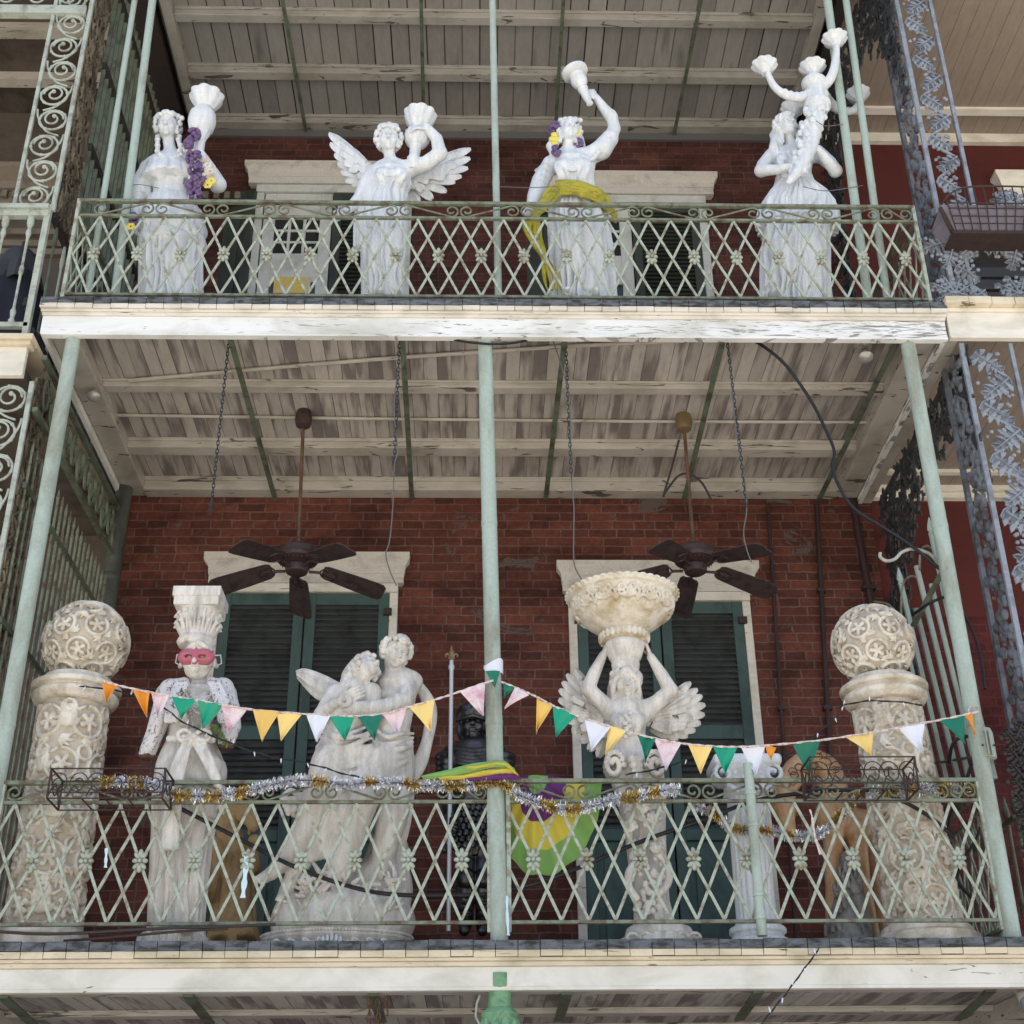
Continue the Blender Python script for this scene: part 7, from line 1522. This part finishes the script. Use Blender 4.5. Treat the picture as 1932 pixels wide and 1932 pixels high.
# bunting
def flag_(t,x0,y0,x1,y1,tx,ty,mat,Y=-.075,bulge=.045,seed=0):
    A=P(x0,y0,Y); B=P(x1,y1,Y); T=P(tx,ty,Y-.005); rr=random.Random(seed); f1,f2=rr.uniform(-1,1),rr.uniform(-1,1); G=[]
    for i in range(9):
        u=i/8; a=A+(T-A)*u; b=B+(T-B)*u; row=[]
        if u>.97: b=a+(B-A)*.02
        for j in range(9): v=j/8; p=a+(b-a)*v; row.append(p+np.array([0,-bulge*math.sin(PI*v)*f1*(.3+u)*(1-u*.5)-.014*f2*math.sin(2*PI*v)*u-.020*math.sin(PI*u)*f2+.006*math.sin(9*v+4*u+seed),.004*math.sin(PI*v)*f1*u]))
        G.append(row)
    m=MB(); m.sheet(G,.0025); return build(m,'pennant',mat,t)
def bunting(label,string,flags,ties=()):
    t=thing('bunting',P(*string[0],-.075),label,'bunting','strings of satin pennants'); q=arc([P(x,y,-.075) for x,y in string],6); m=MB(); n=len(q)
    for ph in (0,PI): m.tube([p+np.array([0,.0035*math.cos(i*1.3+ph),.0035*math.sin(i*1.3+ph)]) for i,p in enumerate(q)],.0038,6)
    build(m,'cord','cord',t)
    for i,f in enumerate(flags): flag_(t,*f,seed=i*7+len(flags))
    return t
b1=bunting('bunting from the left carved column to the middle post, eighteen satin pennants',[(188,1282),(205,1288),(240,1297),(300,1309),(350,1317),(464,1337),(521,1343),(622,1350),(670,1351),(723,1347),(770,1334),(824,1319),(867,1305),(916,1288),(930,1284)],
 [(192,1285,224,1293,200,1322,'p_orange'),(249,1300,283,1306,276,1351,'p_orange'),(285,1307,319,1313,296,1352,'p_pink'),(324,1315,371,1320,342,1356,'p_green'),(373,1322,421,1329,382,1376,'p_green'),(418,1331,466,1338,430,1383,'p_pink'),
 (477,1339,527,1344,494,1399,'p_gold'),(522,1345,569,1348,530,1397,'p_yel'),(578,1349,623,1352,597,1400,'p_white'),(621,1352,669,1354,650,1397,'p_green'),(675,1353,722,1349,706,1397,'p_dgreen'),(722,1348,767,1336,751,1384,'p_pink'),(771,1334,820,1319,812,1380,'p_yel'),(867,1305,915,1289,912,1351,'p_pink')])
b2=bunting('bunting from the middle post to the right corner post, sagging before the winged angel',[(945,1286),(975,1298),(1000,1309),(1015,1316),(1045,1332),(1088,1350),(1130,1364),(1190,1382),(1240,1394),(1290,1403),(1345,1408),(1395,1409),(1450,1406),(1545,1397),(1650,1381),(1705,1371),(1780,1357),(1836,1345),(1846,1342)],
 [(950,1290,974,1298,951,1316,'p_dgreen'),(972,1297,998,1311,952,1338,'p_pink'),(1013,1317,1043,1331,1012,1380,'p_gold'),(1043,1332,1088,1350,1049,1390,'p_green'),(1103,1356,1154,1371,1116,1416,'p_white'),(1149,1370,1181,1380,1141,1425,'p_yel'),(1202,1385,1237,1394,1218,1436,'p_dgreen'),(1233,1393,1285,1403,1257,1451,'p_pink'),
 (1298,1405,1344,1409,1322,1458,'p_yel'),(1345,1409,1391,1411,1369,1459,'p_green'),(1398,1410,1444,1408,1427,1461,'p_white'),(1444,1407,1465,1410,1455,1433,'p_orange'),(1496,1404,1548,1398,1526,1459,'p_dgreen'),(1597,1391,1646,1383,1643,1426,'p_yel'),(1697,1374,1744,1366,1740,1421,'p_white'),(1773,1360,1819,1351,1820,1403,'p_dgreen'),(1820,1350,1834,1346,1839,1386,'p_orange')])
# wrap of pennants round the middle post
m=MB(); c=P(931,1270,0); G=[]
for i in range(7):
    u=i/6; G.append([(c[0]+.053*math.sin(a),-.053*math.cos(a),c[2]+.055-.085*u*(.6+.4*math.sin(a*1.2+.6))+.02*math.sin(a*1.7)) for a in np.linspace(-1.5,1.7,13)])
m.sheet(G,.003); build(m,'post_wrap','p_white',b2)
m=MB(); c=P(930,1278,-.06); m.sheet([[c+np.array([(-.04+.08*v)*(1-u)+.01*u,-.004-.008*math.sin(PI*v),.035-.095*u]) for v in np.linspace(0,1,7)] for u in np.linspace(0,.98,7)],.003); build(m,'pennant','p_dgreen',b2)
m=MB(); m.tube(arc([P(1829,1349,-.07),P(1828,1337,-.06),P(1836,1330,-.03),P(1845,1334,-.05)],4),.004,6); build(m,'cord_loop','cord',b2)
# tinsel
def tinsel(label,paths,gold,Y=-.045,rad=.033,dens=1.15,name='tinsel_garland'):
    t=thing(name,P(*paths[0][0],Y),label,'tinsel','garlands of silver and gold tinsel'); ms,mg,mc=MB(),MB(),MB()
    for pts in paths:
        q=np.array(arc([P(x,y,Y) for x,y in pts],12)); pxx=np.array(arc([(x,y,0) for x,y in pts],12))[:,:2]; mc.tube(q,.004,5); seg=np.linalg.norm(np.diff(q,axis=0),axis=1); L=seg.sum(); n=int(L*3000*dens); cs=np.concatenate([[0],np.cumsum(seg)])
        for i in range(n):
            s=rng.uniform(0,L); k=min(len(seg)-1,np.searchsorted(cs,s)-1); f=(s-cs[k])/seg[k]; p=q[k]+(q[k+1]-q[k])*f; pp=pxx[k]+(pxx[k+1]-pxx[k])*f
            g=any(math.hypot(pp[0]-gx,pp[1]-gy)<gr for gx,gy,gr in gold) and rng.random()<.72; a=rng.uniform(0,2*PI); d=np.array([rng.uniform(-.45,.45),math.cos(a),math.sin(a)]); d/=np.linalg.norm(d); Ln=rad*rng.uniform(.6,1.25); w=np.cross(d,rng.normal(size=3)); w/=np.linalg.norm(w); w*=.0021
            e=p+d*Ln+rng.normal(size=3)*.004; md=p+d*Ln*.55+rng.normal(size=3)*.003; (mg if g else ms).add([p-w,p+w,md+w*1.2,md-w*1.2,e+w*.5,e-w*.5],[(0,1,2,3),(3,2,4,5)])
    build(mc,'core','dark_iron',t)
    if ms.n: build(ms,'silver_tinsel','silver',t,smooth=False)
    if mg.n: build(mg,'gold_tinsel','gold',t,smooth=False)
tinsel('long silver and gold tinsel garland wound along the lower top rail to the angel',[[(188,1477),(240,1475),(290,1480),(318,1494),(350,1502),(420,1500),(470,1492),(520,1478),(580,1472),(650,1480),(700,1476),(760,1478),(800,1482),(870,1482),(915,1477),(950,1480),(978,1500),(1010,1512),(1060,1526),(1110,1523),(1150,1510),(1200,1503),(1250,1492),(1284,1490)]],
 [(200,1477,16),(258,1476,14),(343,1502,20),(404,1502,16),(457,1494,14),(604,1476,16),(700,1478,10),(778,1476,16),(858,1482,18),(914,1477,20),(948,1484,18),(1035,1520,16),(1082,1524,14),(1188,1504,16),(1232,1495,12)])
tinsel('silver and gold tinsel sagging behind the railing from angel to right column',[[(1300,1518),(1345,1532),(1372,1556),(1400,1566),(1440,1566),(1500,1578),(1545,1572),(1572,1552),(1592,1530),(1608,1512),(1622,1500)]],[(1350,1533,14),(1392,1562,15),(1440,1566,16),(1490,1575,8),(1536,1560,12),(1580,1545,16),(1618,1516,18)],Y=.05)
tinsel('short bushy clump of gold and silver tinsel at the right end of the lower rail',[[(1640,1492),(1672,1492),(1708,1488),(1742,1486),(1770,1486),(1800,1490),(1836,1494)]],[(1678,1492,18),(1720,1488,10),(1780,1488,14),(1828,1492,20)],Y=.03,rad=.042,dens=1.2)
# carnival cloths
t=thing('carnival_flag',P(1040,1480,.06),'green, yellow and purple half round flag hung behind the lower rail','flag'); m=MB()
bands=[(0,.10,0),(.10,.20,0),(.20,.33,2),(.33,.48,2),(.48,.60,1),(.60,.75,1),(.75,.88,0),(.88,1.,0)]; C0=P(1008,1462,.09)
rim=[(952,1478),(951,1530),(953,1575),(962,1612),(978,1634),(1003,1649),(1030,1651),(1058,1642),(1084,1622),(1108,1592),(1124,1555),(1133,1515),(1136,1475)]
rimw=[P(x,y,.09) for x,y in rim]; rimw=arc(rimw,4); nr_=len(rimw)
def fp(r,j): 
    e=rimw[j]; p=C0+(e-C0)*r; return p+np.array([0,.020*math.sin(j*.85)*r-.02*math.sin(r*5)*.5,.010*math.sin(j*.85+1)*r])
for (a,b,mi) in bands:
    G=[[fp(a+(b-a)*u,j) for j in range(nr_)] for u in (0,.5,1)]; m.sheet(G,.003,mi)
build(m,'cloth',['f_green','f_yellow','f_purple'],t)
t=thing('striped_cloth',P(880,1450,-.03),'lime green cloth with yellow and purple edge heaped on the lower rail','cloth'); m=MB()
for k,(pa,pb,mi) in enumerate((([(792,1466),(830,1456),(880,1444),(925,1436),(950,1436),(968,1448)],[(800,1470),(840,1466),(890,1457),(930,1448),(958,1450),(972,1456)],0),([(826,1468),(870,1462),(905,1456),(940,1450),(962,1452),(974,1459)],[(830,1472),(875,1469),(910,1464),(944,1459),(968,1460),(978,1464)],1),([(880,1470),(905,1466),(930,1463),(950,1461),(968,1461),(980,1465)],[(884,1474),(910,1473),(935,1472),(955,1470),(974,1470),(984,1470)],2),([(880,1448),(900,1446),(930,1441),(950,1440),(962,1446),(974,1458)],[(880,1452),(900,1450),(930,1445),(950,1444),(960,1450),(974,1462)],1))):
    A=arc([P(x,y,-.068+.004*k*(1 if k<3 else -1)) for x,y in pa],4); B=arc([P(x,y,-.068+.004*k*(1 if k<3 else -1)) for x,y in pb],4); m.sheet([[a+(b-a)*v+np.array([0,-.018*math.sin(PI*v)-.006*math.sin(i*.9+v*3),0]) for v in np.linspace(0,1,5)] for i,(a,b) in enumerate(zip(A,B))],.004,mi)
build(m,'cloth',['f_green','f_yellow','f_purple'],t)
# wrought iron planter frames hooked on the rail
def planter(x0,x1,yt,yb,label,Y0=-.02,Y1=-.24):
    a=P(x0,yt,Y1); b=P(x1,yt,Y1); zt=a[2]; zb=P(x0,yb,Y1)[2]; t=thing('iron_planter_frame',((a[0]+b[0])/2,Y1,zb),label,'planter','empty wrought iron planter frames on the lower railing'); xa,xb=a[0],b[0]
    m=MB()
    for y in (Y0,Y1):
        for z in (zt,zb): m.bar((xa,y,z),(xb,y,z),.006,.006)
    for x in (xa,xb):
        for z in (zt,zb): m.bar((x,Y0,z),(x,Y1,z),.008,.008,up=(0,0,1))
        for y in (Y0,Y1): m.box((x-.005,y-.003,zb),(x+.005,y+.003,zt))
    for q in (.3,.5,.7): m.bar((xa+(xb-xa)*q,Y0,zb),(xa+(xb-xa)*q,Y1,zb),.006,.006,up=(0,0,1))
    m.bar((xa,Y1,zb+.03),(xb,Y1,zb+.03),.006,.006); build(m,'frame','rust_iron',t,smooth=False)
    m=MB(); h=zt-zb; n=6; w=(xb-xa)/n
    for i in range(n):
        cx=xa+w*(i+.5); s=1 if i%2 else -1
        m.tube([(cx+s*h*.34*(1-k*.03)*math.cos(k*.42),Y1,zb+h*.5+h*.40*(1-k*.03)*math.sin(k*.42)) for k in range(22)],.0032,5)
        m.tube(arc([(cx-w*.5,Y1,zb+.01),(cx-w*.2,Y1,zb+h*.4),(cx+w*.1,Y1,zb+h*.25)],4),.004,5)
    for x in (xa,xb): m.tube(arc([(x,Y0,zt),(x+.0,(Y0+Y1)/2,zb+h*.3),(x,Y1,zt)],5),.004,5); m.tube(arc([(x,Y0,zb),(x,(Y0+Y1)/2,zb+h*.7),(x,Y1,zb)],5),.004,5)
    build(m,'scrollwork','rust_iron',t)
    m=MB(); 
    for q in (.12,.88): x=xa+(xb-xa)*q; m.tube(arc([(x,Y0,zt),(x,.02,zt+.015),(x,.03,zt-.02)],3),.005,5)
    build(m,'hook','rust_iron',t)
planter(97,312,1450,1506,'rusty iron planter frame on the lower rail before the left carved column')
planter(1528,1725,1428,1488,'rusty iron planter frame on the lower rail between giraffe and right column')
# fairy light strings
def fairy(pts,label,nb,seed):
    q=arc([P(*p) for p in pts],8); t=thing('fairy_lights',q[0],label,'light string','strings of unlit fairy lights'); m=MB(); m.tube(q,.0035,5); m.tube([p+np.array([0,.004*math.cos(i),.006*math.sin(i)]) for i,p in enumerate(q)],.0025,5); build(m,'wire','cable',t); rr=random.Random(seed)
    for i in range(nb):
        p=q[int((i+.5)/nb*(len(q)-1))]; d=np.array([rr.uniform(-.5,.5),-.3,rr.choice((-1,1))*1.]); d/=np.linalg.norm(d); m=MB(); m.tube([p,p+d*.012,p+d*.030],[.0035,.0045,.001],6); build(m,'light_bulb','p_white',t)
fairy([(150,1295,-.0),(215,1302,.0),(300,1330,.0),(345,1362,.0),(420,1396,.0),(500,1425,.0),(580,1440,.0),(650,1460,.02),(720,1476,.02)],'fairy light wire crossing from the left column over the masked statue',14,1)
fairy([(1435,1532,.2),(1465,1440,.2),(1510,1412,.2),(1560,1368,.15),(1586,1345,.12),(1592,1330,.1),(1660,1322,.02),(1740,1330,.05)],'fairy light wire climbing to the right carved column',9,2)
fairy([(1545,1790,-.11),(1538,1800,-.13),(1510,1838,-.13),(1480,1878,-.14),(1450,1915,-.15),(1420,1955,-.15)],'fairy light wire dangling over the lowest fascia at right',7,3)
fairy([(1180,1462,-.03),(1250,1448,.0),(1300,1432,.0),(1330,1425,.0)],'short fairy light wire in front of the winged angel waist',4,4)
# plastic strips, ribbons, rusty chain below
def strip(pts,label,mat='bluewhite',w=.012):
    q=[P(*p) for p in pts]; t=thing('plastic_strip',q[0],label,'strip'); G=[[p+np.array([s*w*(1+.3*math.sin(i*1.7)),.004*s*math.sin(i),0]) for s in (-1,0,1)] for i,p in enumerate(arc(q,4))]; m=MB(); m.sheet(G,.002); build(m,'sheet',mat,t)
strip([(466,1608,-.02),(464,1635,-.02),(461,1665,-.025),(458,1694,-.02)],'pale blue plastic strip tied to the lattice before the brown animal statue')
strip([(201,1600,-.02),(200,1620,-.02),(199,1637,-.02)],'small blue plastic strip on the lattice right of the left column',w=.007)
strip([(956,1690,-.02),(957,1725,-.03),(959,1765,-.03)],'long blue plastic strip hanging at the foot of the middle post',w=.007)
strip([(1528,1527,-.02),(1533,1545,-.03),(1538,1580,-.03),(1548,1612,-.02)],'pale ribbon hanging on the lattice before the giraffe statue','cord',.005)
c=Pz(712,1885,zc0-.1); t=thing('rusty_chain',c,'rusty loop of chain hanging under the lowest gallery floor','chain'); m=MB()
for x,n in ((712,5),(696,5),(730,3)):
    for i in range(n):
        p=P(x+i*.5,1880+i*13,.10); u=np.array([1.,0,0]) if i%2 else np.array([0.,1,0]); m.tube([p+np.array([0,0,.024])*math.cos(q)+u*.010*math.sin(q) for q in np.linspace(0,2*PI,11)[:-1]],.0045,5,closed=True)
build(m,'links','rod_rust',t)
